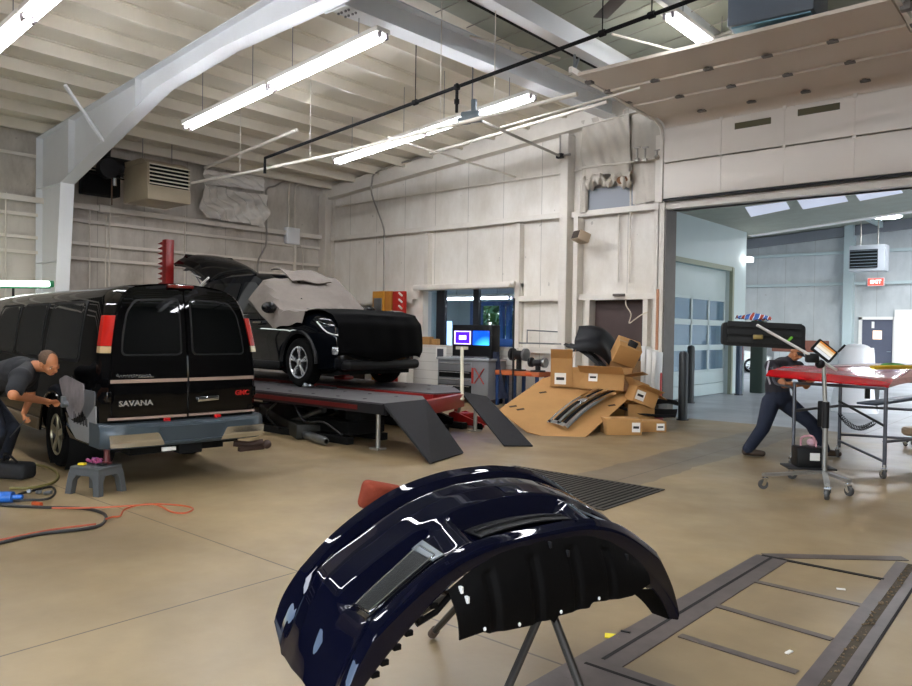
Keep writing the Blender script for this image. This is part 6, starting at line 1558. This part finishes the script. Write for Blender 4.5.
def curve_part(label, c, L, W, rz, tilt, m, bow=.2, name='plastic_trim'):
    M = Matrix.Translation(V(c)) @ Matrix.Rotation(rz, 4, 'Z') @ tilt
    mb = MB(); mb.grid(lambda u, v: M @ V(((u - .5) * L, (v - .5) * W + .1 * W * math.sin(PI * u), bow * math.sin(PI * u) * (1 - .4 * (2 * v - 1) ** 2) + .04 * math.sin(9 * v))), 22, 12, thick=.01)
    return tag(mb.build(name, m), label, 'plastic part')
M_dkpl = mat('charcoal_plastic', '#191a1e', .5, spec=.25, var=.2, vscale=6)
curve_part('large dark curved wheel-arch liner on top of the packaging heap', (-7.12, 12.1, 1.36), .72, .55, .2, Matrix.Rotation(1.0, 4, 'X') @ Matrix.Rotation(.65, 4, 'Y'), M_dkpl, .22, 'wheel_arch_liner')
curve_part('long dark plastic trim lying across the heap under the arch liner', (-7.2, 11.95, 1.15), .9, .26, .0, Matrix.Rotation(.5, 4, 'Y'), M_blackplastic, .1)
curve_part('black plastic undertray drooping at the right of the heap', (-5.95, 11.95, .30), .95, .4, .35, Matrix.Rotation(.2, 4, 'X') @ Matrix.Rotation(.12, 4, 'Y'), M_blackmatte, -.1, 'undertray')
curve_part('black plastic undertray at the far right floor behind the flat box', (-6.15, 12.75, .28), .7, .4, .5, Matrix.Rotation(-.2, 4, 'Y'), M_blackmatte, .1, 'undertray')
tag(MB().sph(fl(657, 418, .1), (.11, .1, .1), 14, 10).build('plastic_bag', mat('pink_bag', '#b8606c', .5, bump=.5, bscale=20)), 'crumpled pink bag on the floor behind the flat box', 'bag')
# stack of long white and striped cartons by the door jamb
for k, (px, w_, h, m, lb) in enumerate(((643, .09, 1.0, M_white, 'white long panel leaning by the overhead door jamb, left one'), (649, .10, .94, M_paper, 'white long panel leaning by the overhead door jamb, middle one'), (654, .08, .9, M_white, 'white long panel leaning by the overhead door jamb, right one'))):
    p = wy(px, 390, 13.2); tag(MB().box((p.x, 13.3, .35 + h / 2), (w_, .3, h), rot=Matrix.Rotation(-.05, 4, 'X'), bev=.008).build('long_panel', m), lb, 'panel', None)
tag(MB().box((wy(648, 390, 13.2).x, 13.32, .17), (.5, .4, .34), bev=.01).build('crate', mat('grey_crate', '#55524e', .7)), 'grey crate under the long white panels by the door jamb', 'crate')
p = wy(658, 365, 13.35); tag(MB().cyl((p.x, 13.4, .3), (p.x, 13.4, .8), .06).sph((p.x, 13.4, .82), .06).cyl((p.x, 13.4, .85), (p.x, 13.4, .95), .02).build('fire_extinguisher', mat('red_enamel', '#b3221f', .3)), 'slim red fire extinguisher against the overhead door jamb', 'fire extinguisher')
tag(MB().box2((wy(657, 330, 13.5).x - .02, 13.48, 1.1), (wy(657, 330, 13.5).x + .03, 13.52, 2.45)).build('door_slat', mat('salmon_wood', '#b5805f', .6)), 'narrow salmon wooden strip up the overhead door jamb', 'strip')

# floor: steel grate, frame-straightening rails let into the floor, scraps
M_grate = mat('grate_steel', '#4a4641', .5, metal=.5, var=.4, vscale=9)
g = thing('floor_grate', 'dark ribbed steel floor grate behind the foreground bumper', 'grate', (-4.4, 6.65, 0), math.radians(0))
gx0, gx1, gy0, gy1 = -5.3, -3.40, 6.0, 7.24
MB().box2((gx0, gy0, .0), (gx1, gy1, .004)).build('backing', M_blackmatte, g)
mb = MB()
for k in range(30): x = lerp(gx0, gx1 - .03, k / 29); mb.box2((x, gy0, .003), (x + .03, gy1, .010))
for y in (gy0, gy1 - .04): mb.box2((gx0, y, .003), (gx1, y + .04, .011))
mb.build('bars', M_grate, g)
M_rail = mat('floor_rail_steel', '#665c58', .38, metal=.3, var=.4, vscale=5, dark='#39322e')
M_slotd = mat('rail_slot', '#15110e', .8)
def seg(nm, p, q, w_, m, parent, h=.006, z=0):
    return MB().bar((p[0], p[1], z + h / 2), (q[0], q[1], z + h / 2), w_, h).build(nm, m, parent)
fr = thing('floor_rail_frame', 'steel pulling rails set flush in the floor at the lower right, like a ladder', 'floor rail', (-1.5, 4.4, 0))
def g2(x, y): p = fl(x, y); return (p.x, p.y)
L0, L1 = g2(592, 667), g2(772, 558); R0, R1 = g2(808, 700), g2(902, 563)
dirv = (V(L1) - V(L0)).normalized(); 
L0b = V(L0) - dirv * .9; R0b = V(R0) - dirv * .9
seg('left_rail', L0b, L1, .22, M_rail, fr); seg('left_slot', V(L0) + dirv * .1, V(L1), .02, M_slotd, fr, .0075)
seg('right_rail', R0b, R1, .075, M_rail, fr)
n2 = V((dirv.y, -dirv.x))
seg('right_slot', R0b + n2 * .062, V(R1) + n2 * .062, .05, mat('slot_dirt', '#4a4031', .9, var=.5, vscale=12), fr, .004); seg('outer_rail', R0b + n2 * .115, V(R1) + n2 * .115, .055, M_rail, fr); seg('outer_slot', R0b + n2 * .15, V(R1) + n2 * .15, .014, M_slotd, fr, .005)
for a, b in (((752, 581), (862, 606)), ((716, 606), (832, 640)), ((680, 636), (797, 673))): seg('rung', g2(*a), g2(*b), .05, M_rail, fr, .0065)
seg('far_rung', g2(762, 556), g2(884, 580), .035, M_slotd, fr, .007); seg('far_rail', g2(764, 556), g2(905, 559), .10, M_rail, fr, .0062)
seg('near_rung', g2(580, 668), g2(700, 712), .28, M_rail, fr, .0064); seg('near_slot', g2(585, 664), g2(690, 700), .02, M_slotd, fr, .008)
rnd = random.Random(9); mb = MB()
for k in range(170):
    t_ = rnd.random(); p = V(R0b).lerp(V(R1), t_) + n2 * (.062 + rnd.uniform(-.022, .022)); s_ = rnd.uniform(.004, .014)
    mb.box((p.x, p.y, .006 + s_ / 3), (s_, s_ * .7, s_ * .5), rot=rnd.random() * 3)
tag(mb.build('debris', mat('debris_tan', '#7d6a50', .9, var=.6, vscale=25)), 'loose grit and scraps lying in the right floor rail slot', 'debris', kind='stuff')
p = fl(612, 636, .004); tag(MB().box(p, (.075, .06, .004), rot=.5).build('paper_note', mat('yellow_paper', '#e8d62c', .7)), 'small yellow paper square on the floor right of the bumper', 'note')
p = fl(621, 631, .006); tag(MB().bar(p, p + V((.05, .01, 0)), .015, .01).build('floor_scrap', M_darksteel), 'tiny dark scrap beside the yellow paper', 'scrap')
for k, (x, y) in enumerate(((841, 589), (789, 652))):
    p = fl(x, y, .004); tag(MB().box(p, (.05, .02, .006), rot=.4 + k).build('floor_scrap', M_paper), 'pale scrap of paper inside the floor rails, %s one' % ('far' if k == 0 else 'near'), 'scrap')
# ------------------------------------------------------------------ right side: lamp cart, bonnet on its trestle, bay beyond
M_pole = mat('cart_aluminium', '#b3b1ac', .35, metal=.7, var=.15, vscale=8)
M_tyregrey = mat('caster_grey', '#4d4c4b', .6)
def caster(parent, p, r=.055, rz=0.0):
    p = V(p); d = V((math.cos(rz), math.sin(rz), 0)); n = V((-d.y, d.x, 0))
    w_ = MB().lathe([(r * .3, -.016), (r * .92, -.018), (r, -.012), (r, .012), (r * .92, .018), (r * .3, .016)], p + V((0, 0, r)), n, 20).build('caster', M_tyregrey, parent)
    MB().cyl(p + V((0, 0, r)) - n * .02, p + V((0, 0, r)) + n * .02, r * .35, seg=12).build('hub', M_chrome, w_)
    mb = MB()
    for s in (-1, 1): mb.bar(p + V((0, 0, r)) + n * .026 * s, p + d * .02 + n * .026 * s + V((0, 0, r * 2.25)), .035, .005, up=n)
    mb.box(p + d * .02 + V((0, 0, r * 2.3)), (.06, .06, .012), rot=rz); mb.cyl(p + d * .02 + V((0, 0, r * 2.3)), p + d * .02 + V((0, 0, r * 2.3 + .05)), .014); mb.build('fork', M_chrome, w_)
cart = thing('lamp_cart', 'wheeled lamp stand with a black ribbed board on its arm and an angled lamp head', 'lamp', (fl(826, 487).x, fl(826, 487).y, 0))
Pb = fl(824, 486, 0); zt = .15
cas = [fl(763, 489), fl(827, 500), fl(849, 496), fl(792, 479)]
for k, c in enumerate(cas): caster(cart, c, .05, .6 + k)
mb = MB()
for c in cas: mb.bar((c.x, c.y, zt), (Pb.x, Pb.y, zt), .05, .03)
mb.build('base_legs', M_pole, cart)
ct_ = wy(822, 366, Pb.y); top = V((Pb.x - .03, Pb.y, ct_.z))
MB().cyl((Pb.x, Pb.y, zt), (Pb.x, Pb.y, .75), .028, seg=14).cyl((Pb.x, Pb.y, .75), top, .022, seg=14).build('pole', M_pole, cart)
tz = Pb.dot(FW)
tt = (Pb - EYE).dot(FW)
j = dp(826, 364, tt); e0 = dp(757, 325, tt - .1)
MB().cyl(j + (j - e0).normalized() * .14, e0, .015, seg=10).build('boom_arm', M_white, cart)
MB().box(dp(812, 358, tt), (.13, .1, .10), rot=.5, bev=.02).sph(dp(820, 364, tt), .05).build('joint_clamp', M_blackplastic, cart)
MB().cyl((Pb.x, Pb.y, .62), (Pb.x, Pb.y, .9), .036, seg=14).build('sleeve', M_darksteel, cart)
# black ribbed board
A_, B_, C_, D_ = dp(724, 322, tt), dp(807, 325, tt), dp(806, 350.5, tt), dp(722, 345, tt)
ex = (B_ - A_).normalized(); ey = (A_ - D_); ey = (ey - ex * ey.dot(ex)).normalized(); en = ex.cross(ey)
W_, H_ = (B_ - A_).length, (A_ - D_).length
mb = MB(); pol = rpoly([(0, 0), (W_, -.02), (W_, H_), (0, H_)], .05, 5)
mb.prism(pol, D_ + en * .0, ex, ey, -en * .05); bd = mb.build('ribbed_board', mat('board_black', '#1a1b1c', .6, bump=.1, bscale=60), cart)
for k in range(3): MB().prism([(.05, .035 + k * .085), (W_ - .05, .03 + k * .085), (W_ - .05, .085 + k * .085), (.05, .09 + k * .085)], D_ + en * .002, ex, ey, en * .018).build('rib', mat('board_rib', '#232426', .5), bd)
MB().box(dp(758, 337, tt - .04), (.1, .05, .05), rot=.4, bev=.01).build('board_clamp', mat('brass_clamp', '#8c7a4c', .4, metal=.7), bd)
MB().bar(dp(787, 342, tt - .03), dp(792, 337, tt - .03), .025, .02).build('green_clip', mat('green_clip', '#6fbf3f', .5), bd)
cl_ = MB(); q0, q1 = dp(737, 321.5, tt), dp(770, 322.5, tt)
cl_.grid(crinkle(lambda u, v: (q0.lerp(q1, u) + V((0, 0, .055 * math.sin(PI * v) * (1 - abs(2 * u - 1) * .5))) + en * (.08 * (v - .5)), V((0, 0, 1))), .03, 41), 16, 8, thick=.01)
m_, N_, L_ = nodes('striped_cloth'); v_ = N_.new('ShaderNodeTexWave'); v_.inputs['Scale'].default_value = 4.5; v_.inputs['Distortion'].default_value = 2; tc_ = N_.new('ShaderNodeTexCoord'); L_.new(tc_.outputs['Object'], v_.inputs[0])
r_ = N_.new('ShaderNodeValToRGB'); r_.color_ramp.interpolation = 'CONSTANT'; el = r_.color_ramp.elements; el[0].color = lin('#a8432f'); el[1].color = lin('#dfe6ea'); el[1].position = .3; x_ = el.new(.55); x_.color = lin('#3f63a8')
L_.new(v_.outputs[0], r_.inputs[0]); L_.new(r_.outputs[0], N_['Principled BSDF'].inputs['Base Color']); N_['Principled BSDF'].inputs['Roughness'].default_value = .8
tag(cl_.build('cloth', m_), 'red, white and blue cloth bunched on top of the black ribbed board', 'cloth')
# lamp head
c = dp(826.5, 352, tt - .02); r0 = (dp(821.5, 342, tt - .02) - dp(835, 362, tt - .02)).normalized()
a1, a2, a3, a4 = dp(813, 348, tt), dp(822, 342, tt), dp(838.5, 355, tt - .05), dp(829, 363, tt - .05)
ex = (a3 - a2).normalized(); ey = (a2 - a1); ey = (ey - ex * ey.dot(ex)).normalized(); en = ex.cross(ey); W_, H_ = (a3 - a2).length, (a2 - a1).length
hd = MB(); hd.prism(rpoly([(-.015, -.015), (W_ + .015, -.015), (W_ + .015, H_ + .015), (-.015, H_ + .015)], .02), a1, ex, ey, -en * .04); hd = hd.build('lamp_head', M_blackplastic, cart)
for v0, v1, cc in ((.02, .28, '#e8ecf0'), (.32, .58, '#fbf4e6'), (.60, .80, '#f0d9b0'), (.82, .98, '#d9893f')):
    MB().prism([(.01, H_ * v0), (W_ - .01, H_ * v0), (W_ - .01, H_ * v1), (.01, H_ * v1)], a1 + en * .001, ex, ey, en * .006).build('light_strip', emission('strip' + cc, cc, .36), hd)
MB().cyl(dp(838, 352, tt + .05), dp(845, 345, tt + .05), .012).build('handle', M_blackplastic, hd)
# battery on the base
bt_ = thing('battery', 'black battery box with a white sticker sitting on the lamp cart base', 'battery', (fl(808, 477).x, fl(808, 477).y, .17))
bc = dp(808, 470, tt + .15); bc.z = max(bc.z, .29)
MB().box(bc, (.30, .22, .22), rot=.6, bev=.02).build('case', M_blackplastic, bt_)
MB().box(bc + V((.10, -.12, .02)), (.1, .006, .08), rot=.6).build('sticker', M_paper, bt_)
MB().tube([bc + V((-.08, 0, .11)), bc + V((-.07, 0, .2)), bc + V((.04, 0, .22)), bc + V((.08, 0, .11))], .012, 6, smooth=4).build('carry_handle', mat('pink_handle', '#c08a92', .5), bt_)
MB().box((bc.x, bc.y, .175), (.5, .3, .02), rot=.6, bev=.005).build('tray', M_darksteel, cart)
tag(MB().sph(bc + V((.02, .05, .15)), (.055, .045, .045), 12, 8).build('rag', mat('pink_rag', '#caa3ab', .8, bump=.4, bscale=30)), 'pink rag heaped on the battery of the lamp cart', 'rag')

# red bonnet on a wheeled trestle
M_redp = mat('red_car_paint', '#c4121d', .18, coat=.7, spec=.2)
bz = 1.12
k0, k1, k2, k3 = fl(766, 371, 1.17), fl(889, 382, 1.09), fl(1010, 362, 1.12), fl(820, 366.5, 1.20)
kk = k2 + (k3 - k0) * .9
hood = thing('car_bonnet', 'red car bonnet lying on a wheeled trestle', 'bonnet', (k0 + k2) / 2)
def hs(u, v):
    a = k0.lerp(k1, min(1, u * 2)) if u < .5 else k1.lerp(k2, (u - .5) * 2); b = k3.lerp(kk, u)
    p = a.lerp(b, v); e = min(v, 1 - v, u * 2) ; p = V(p)
    p.z += .075 * math.sin(PI * min(1, max(0, v))) * (.4 + .6 * math.sin(PI * min(1, u * 1.1 + .05))) + .012 * math.exp(-((v - .3) / .05) ** 2) - (.05 if v < .001 else 0)
    return p
MB().grid(hs, 40, 20, thick=.02).build('skin', M_redp, hood)
mb = MB(); mb.grid(lambda u, v: V(hs(lerp(.06, .98, u), lerp(.1, .9, v))) + V((0, 0, -.05)), 16, 8, thick=.03); mb.build('inner_frame', mat('bonnet_inner', '#4a1016', .5), hood)
for u0, u1, v0 in ((.16, .34, .35), (.36, .52, .3), (.62, .9, .45)):
    mb = MB(); mb.grid(lambda u, v: V(hs(lerp(u0, u1, u), lerp(v0, v0 + .12, v))) + V((0, 0, .004)), 12, 3, thick=.002); mb.build('masking_tape', mat('white_tape', '#e9dfe0', .6), hood)
tag(MB().bar(fl(872, 367.5, 1.29), fl(935, 366.5, 1.29), .06, .04, bev=.01).build('masking_roll', mat('yellow_trim', '#c9a227', .5)), 'yellow strip lying along the far edge of the red bonnet', 'strip')
tag(MB().sph(fl(893, 365.5, 1.30), (.12, .08, .03), 14, 8).build('green_rag', mat('green_rag', '#4c7a3a', .8)), 'green rag on the yellow strip on the red bonnet', 'rag')
tr = thing('trestle', 'tubular wheeled trestle carrying the red bonnet', 'stand', (fl(860, 470).x, fl(860, 470).y, 0))
M_trst = mat('trestle_steel', '#6b6c74', .35, metal=.6, var=.2, vscale=9)
feet = [(fl(792, 466), 'l'), (fl(883, 479), 'r'), (fl(838, 457), 'b'), (fl(975, 466), 'f')]
for p, nm in feet:
    caster(tr, p, .05, 1.0 + p.x); z1_ = 1.03
    MB().tube([V((p.x + .01, p.y, .13)), V((p.x + .01, p.y, z1_))], .021, 10).build('leg', M_trst, tr)
P_ = [V((p.x, p.y, 0)) for p, _ in feet]; l, r2, b2, f2 = P_
zz = lambda p, z: V((p.x, p.y, z))
mb = MB(); mb.tube([zz(r2, .42), zz(f2, .40)], .018, 8); mb.tube([zz(b2, .22), zz(r2, .20), ], .016, 8); mb.tube([zz(b2, .30), zz(f2, .30)], .016, 8); mb.build('lower_rail', M_trst, tr)
MB().tube([zz(l, .68), zz(b2, .68), zz(f2, .66)], .018, 8).build('middle_rail', M_trst, tr)
MB().tube([zz(b2, .74), zz(r2, .60)], .016, 8).build('brace', M_darksteel, tr)
mb = MB(); mb.tube([zz(l, .84), zz(l, .96) + V((-.02, 0, 0)), zz(l, 1.0) + V((-.25, .1, 0)), zz(l, 1.2) + V((-.3, .1, .0))], .016, 8, smooth=4); mb.build('hook_arm', M_trst, tr)
mb = MB(); mb.tube([zz(l, 1.02), zz(r2, 1.02)], .018, 8); mb.tube([zz(b2, 1.03), zz(f2, 1.03)], .018, 8); mb.build('top_rail', M_trst, tr)
MB().box(zz(r2.lerp(b2, .35), .95), (.05, .05, .18), rot=.4).build('support_pad', M_blackplastic, tr)
mb = MB(); P2 = []
for k in range(90):
    t_ = k / 89; a = t_ * 2 * PI * 22; c = zz(b2, .58).lerp(zz(r2, .6), t_ * .8) + V((0, 0, -.12 * math.sin(PI * t_))); P2.append(c + V((math.cos(a) * .02, .02 * math.sin(a), .03 * math.sin(a))))
mb.tube(P2, .006, 5); mb.build('coiled_lead', M_blackplastic, tr)
p = fl(905, 397, .72)
MB().bar(fl(866, 404, .68), fl(960, 391, .80), .28, .03, bev=.008).build('side_shelf', mat('shelf_blue', '#5d6a80', .4, var=.15), tr)
MB().box(dp(823, 414, 9.3), (.12, .06, .32), bev=.015).build('cable_box', M_blackplastic, tr)

# tan stool and white wrapped part at the right edge
p = fl(912, 446, 0)
t = thing('tan_stool', 'round tan padded stool cut off by the right edge', 'stool', p)
MB().lathe([(0, 0), (.17, 0), (.2, .03), (.2, .09), (.17, .12), (0, .13)], p + V((.06, 0, .16)), seg=24).build('cushion', mat('tan_vinyl', '#c3a888', .45, var=.15, vscale=6), t)
for k in range(4):
    a = k * PI / 2 + .5; q = p + V((.06 + .15 * math.cos(a), .15 * math.sin(a), 0)); MB().tube([q + V((0, 0, .05)), p + V((.06, 0, .16))], .014, 6).build('leg', M_darksteel, t); caster(t, q, .025, a)
c = dp(856, 356, 16.0)
t = thing('wrapped_part', 'upright part wrapped in white plastic behind the red bonnet', 'wrapped part', (c.x, c.y, 0))
mb = MB(); mb.grid(lambda u, v: V((c.x + (.42 - .12 * v ** 3 + .05 * math.sin(5 * u * PI + 4 * v)) * math.cos(u * 2 * PI), c.y + (.3 - .08 * v ** 3) * math.sin(u * 2 * PI), v * (c.z + .18))), 40, 24)
mb.build('film', mat('white_film', '#eef0f4', .35, bump=.3, bscale=8), t)
MB().sph((c.x, c.y, c.z + .16), (.28, .22, .1), 16, 10).build('top_fold', mat('white_film', '#eef0f4', .35), t)
# bollards
M_bol = mat('bollard_black', '#1d2226', .45, var=.15)
for px, py, ytop, r_, lb in ((682.5, 420, 351, .085, 'black bollard just inside the wide opening, nearest the door jamb'), (690, 403, 345, .085, 'black bollard behind the nearest one, before the glazed door'), (738.5, 395, 341, .085, 'dark blue-grey bollard at the far end of the white partition')):
    p = fl(px, py); d = EYE + ray(px, ytop) * (p - EYE).dot(FW); m = M_bol
    o = thing('bollard', lb, 'bollard', p, 0, None)
    MB().lathe([(0, 0), (r_, 0), (r_, d.z - .06), (r_ * .8, d.z - .02), (0, d.z)], p, seg=20).build('post', m if px < 700 else mat('bollard_blue', '#2f3f52', .45), o)
    MB().cyl((p.x, p.y, 0), (p.x, p.y, .02), r_ * 1.3, seg=20).build('base_ring', M_darksteel, o)
p = fl(735, 395); tag(MB().cyl((-7.72, 21.0, .9), (-7.72, 21.0, 1.4), .08, seg=16).cyl((-7.72, 21.0, 1.4), (-7.72, 21.0, 1.5), .03).build('fire_extinguisher', mat('red_enamel', '#b3221f', .3)), 'red fire extinguisher on the end of the white partition', 'fire extinguisher')
# exit sign, heater, lamps in the far bay
p = wy(876, 282, YB2 - .2)
ex_ = thing('exit_sign', 'red lit exit sign on the far wall rail', 'exit sign', (p.x, YB2 - .2, p.z))
MB().box((p.x, YB2 - .2, p.z), (.62, .1, .34), bev=.02).build('case', mat('sign_case', '#e6dcdc', .5), ex_)
MB().box((p.x, YB2 - .256, p.z), (.56, .012, .28)).build('sign_face', mat('sign_red', '#d9483f', .4, emit=.8, ecol='#e0483c'), ex_)
text('EXIT', .2, frame((p.x, YB2 - .266, p.z), (1, 0, 0), (0, 0, 1)), 'lettering', mat('sign_letters', '#fff0ee', .4, emit=.9), ex_, .004, bold=.006)
p = wy(867, 258, 32.0)
t = thing('unit_heater', 'dark-louvred unit heater hung on the far wall', 'heater', (p.x, 32.0, p.z - .5))
MB().box((p.x, 32.3, p.z), (1.25, .7, 1.0), bev=.03).build('casing', mat('heater_pale', '#a3a8ad', .5), t)
MB().box((p.x - .1, 31.93, p.z - .03), (.95, .06, .7)).build('opening', M_blackmatte, t)
for k in range(6): MB().bar((p.x - .56, 31.9, p.z - .32 + k * .12), (p.x + .36, 31.9, p.z - .32 + k * .12), .05, .025).build('louvre', M_bluegrey, t)
MB().tube([(p.x - .3, 32.3, p.z + .5), (p.x - .3, 32.3, roof2(p.x))], .03, 6).tube([(p.x + .3, 32.3, p.z + .5), (p.x + .3, 32.3, roof2(p.x))], .03, 6).build('hanger_rod', M_conduitg, t)
def highbay(x, y, z, lb):
    t = thing('high_bay_lamp', lb, 'ceiling light', (x, y, z), 0, 'high bay lamps in the far bay')
    MB().lathe([(.0, .12), (.2, .12), (.42, .02), (.45, 0), (.43, -.0)], (x, y, z), seg=8).build('reflector', M_housing, t)
    MB().lathe([(0, -.02), (.40, -.02), (.42, .0), (0, .0)], (x, y, z), seg=8).build('diffuser', emission('high_bay_glow', '#f2f7ff', HB), t)
    MB().cyl((x, y, z + .12), (x, y, roof2(x)), .012, seg=6).build('hanger', M_steel, t)
HB = 70.0
p = fl(888, 217, 5.6); highbay(p.x, p.y, 5.6, 'lit octagonal high bay lamp in the far bay, right of the white beam')
for x, y, lb in ((1.5, 24.0, 'high bay lamp added out of the frame, near right'), (2.5, 27.0, 'high bay lamp added out of the frame, far right'), (4.0, 18.0, 'high bay lamp added out of the frame beyond the low ceiling'), (-13.0, 28.5, 'added high bay lamp hidden left beyond the white partition'), (-4.5, 31.0, 'added unseen high bay lamp near the far wall')): highbay(x, y, 5.6 if y < 30 else 5.9, lb)  # unseen lamps added to brighten the far bay
p = wy(738, 260, 21.2); tag(MB().box((-7.6, 21.2, p.z), (.16, .3, .14), bev=.02).build('wall_lamp', emission('wall_lamp_glow', '#ffffff', 3)), 'small lit wall lamp at the corner of the white partition', 'wall lamp')
# translucent roof lights of the far bay
def soff(px, py):
    d = ray(px, py); n = V((-sl, 0, 1)); P0 = V((a_soff.x, 22, a_soff.z - .006)); return EYE + d * ((P0 - EYE).dot(n) / d.dot(n))
a_soff = wy(738, 237, 22.0)
for k, (x0, x1, y0, y1) in enumerate(((745, 790, 207, 216.5), (797, 848, 199.5, 209), (854, 903, 192.5, 200.5))):
    q = [soff(x0, y0 + .16 * 0), soff(x1 - 4, y0 - 5.5), soff(x1, y1 - 8), soff(x0 + 6, y1)]
    mb = MB(); mb.loft([q, [p - V((0, 0, .012)) for p in q]])
    struct(mb.build('window_%d' % (3 + k), mat('roof_light', '#c9cede', .5, emit=.2, ecol='#d0d6ea')))
p = zf(803, 320); tag(MB().box((p.x, YB2 - .35, 1.15), (2.2, .5, .5), bev=.03).build('storage_bin', mat('brown_bin', '#7a4b3c', .6)), 'long brown bin on legs along the far wall', 'bin')
tag(MB().box((p.x, YB2 - .35, .45), (2.0, .45, .9), bev=.02).build('low_cabinet', M_wall2), 'grey cabinet under the long brown bin', 'cabinet')
q = zf(906, 340)
dd = thing('glazed_panel_door', 'bright white glazed door at the right edge beyond the slate door', 'door', (q.x, YB2 - .1, 0))
MB().box((q.x + .3, YB2 - .1, 1.35), (1.4, .08, 2.7)).build('frame', M_white, dd); MB().box((q.x + .45, YB2 - .15, 1.7), (.6, .03, 1.2)).build('pane', mat('day_pane', '#dfeef7', .1, emit=1.0, ecol='#dcebf7'), dd)
# parked white car nose and a dark rack beyond the partition
c = fl(752, 372); 
car = thing('parked_car', 'small white car parked beyond the white partition, mostly hidden', 'car', (c.x - 1.2, c.y, 0), .2)
secs = []
for x, z0, z1, w_ in ((-1.9, .45, .8, .7), (-1.6, .3, .95, .82), (-.6, .25, 1.0, .86), (.6, .25, .95, .86), (1.5, .28, .85, .82), (1.9, .4, .65, .65)): secs.append([(x, -w_, z0), (x, w_, z0), (x, w_, z1 - .08), (x, w_ * .85, z1), (x, -w_ * .85, z1), (x, -w_, z1 - .08)])
MB().loft(secs).build('body', mat('white_car', '#e6ecea', .2, coat=1), car, local=True)
MB().loft([[(x, -w_, z), (x, w_, z), (x, w_ * .8, z2), (x, -w_ * .8, z2)] for x, w_, z, z2 in ((-1.5, .75, .9, .95), (-1.0, .78, .9, 1.4), (.1, .78, .9, 1.4), (.7, .75, .9, .95))]).build('cabin', M_glassdark, car, local=True)
for x in (-1.2, 1.2):
    for s in (-1, 1): wheel(car, (x, s * .75, .31), .31, .2, s, M_alloy, 5)
c = fl(750, 394); tag(MB().box((c.x, c.y + .6, 1.0), (.35, .35, 2.0), bev=.03).build('dark_column', mat('dark_green', '#1f2e28', .5)), 'dark green upright cabinet by the end of the white partition', 'cabinet')
# trees and a pale building outdoors, seen through the office window and glazed door
M_leaf = mat('leaves', '#4f7a38', .7, var=.5, vscale=6)
def tree(x, y, h, lb, seed):
    t = thing('tree', lb, 'tree', (x, y, -.22)); rnd = random.Random(seed)
    MB().cyl((x, y, -.22), (x, y, h * .6), .16, .08).build('trunk', mat('bark', '#4b3b2c', .9), t)
    mb = MB()
    for k in range(420):
        a, b, r_ = rnd.uniform(0, 2 * PI), rnd.uniform(-1, 1), rnd.uniform(.5, 1) ** .5 * h * .36
        c = V((x + r_ * math.cos(a) * math.sqrt(1 - b * b), y + r_ * math.sin(a) * math.sqrt(1 - b * b), h * .62 + r_ * b * 1.1)); n = V((rnd.uniform(-1, 1), rnd.uniform(-1, 1), rnd.uniform(-.3, 1))).normalized(); u = n.orthogonal().normalized() * .16; w_ = n.cross(u).normalized() * .12
        mb._add([c - u, c + w_, c + u, c - w_], [(0, 1, 2, 3)])
    tag(mb.build('foliage', M_leaf, t, fix=False), kind='stuff')
q = wy(487, 300, 24); tree(q.x, 24, 4.2, 'leafy green tree outdoors seen through the office window', 3)
q = wy(515, 300, 20.0); tree(q.x - .2, 20.0, 3.0, 'second leafy tree outdoors at the right of the office window', 4)
# office furniture seen through the window
q = wy(505, 340, 16.0); t = thing('office_chair', 'blue padded chair back inside the office', 'chair', (q.x, 16.0, 0))
MB().box((q.x, 16.0, 1.15), (.75, .14, .5), bev=.06).build('backrest', mat('blue_cloth', '#1f4a86', .8), t); MB().box((q.x, 16.35, .55), (.7, .6, .12), bev=.04).build('seat', mat('blue_cloth', '#1f4a86', .8), t); MB().cyl((q.x, 16.3, 0), (q.x, 16.3, .5), .04).cyl((q.x, 16.3, 0), (q.x, 16.3, .04), .3).build('pedestal', M_darksteel, t)
q = wy(447, 325, 16.5); t = thing('office_display', 'bright pale blue display inside the office behind the consoles', 'display', (q.x, 16.5, 0))
MB().box((q.x, 16.5, 1.42), (.36, .06, .9), bev=.01).build('screen', mat('display_blue', '#9fd0f0', .3, emit=1.2, ecol='#9fd0f0'), t); MB().box((q.x, 16.55, .48), (.5, .3, .96), bev=.02).build('stand', M_darksteel, t)
a, b = wy(444, 304, 15.5), wy(488, 310, 15.5)
strip(V((a.x, 15.5, 2.45)), V((a.x + 2.3, 15.5, 2.45)), 'fluorescent strip lit inside the office', None, M_tubecool)
strip(V((-11.2, 17.0, 2.6)), V((-8.9, 17.0, 2.6)), 'added unseen fluorescent strip brightening the office', None, M_tubecool)  # extra strip out of sight, added for office brightness
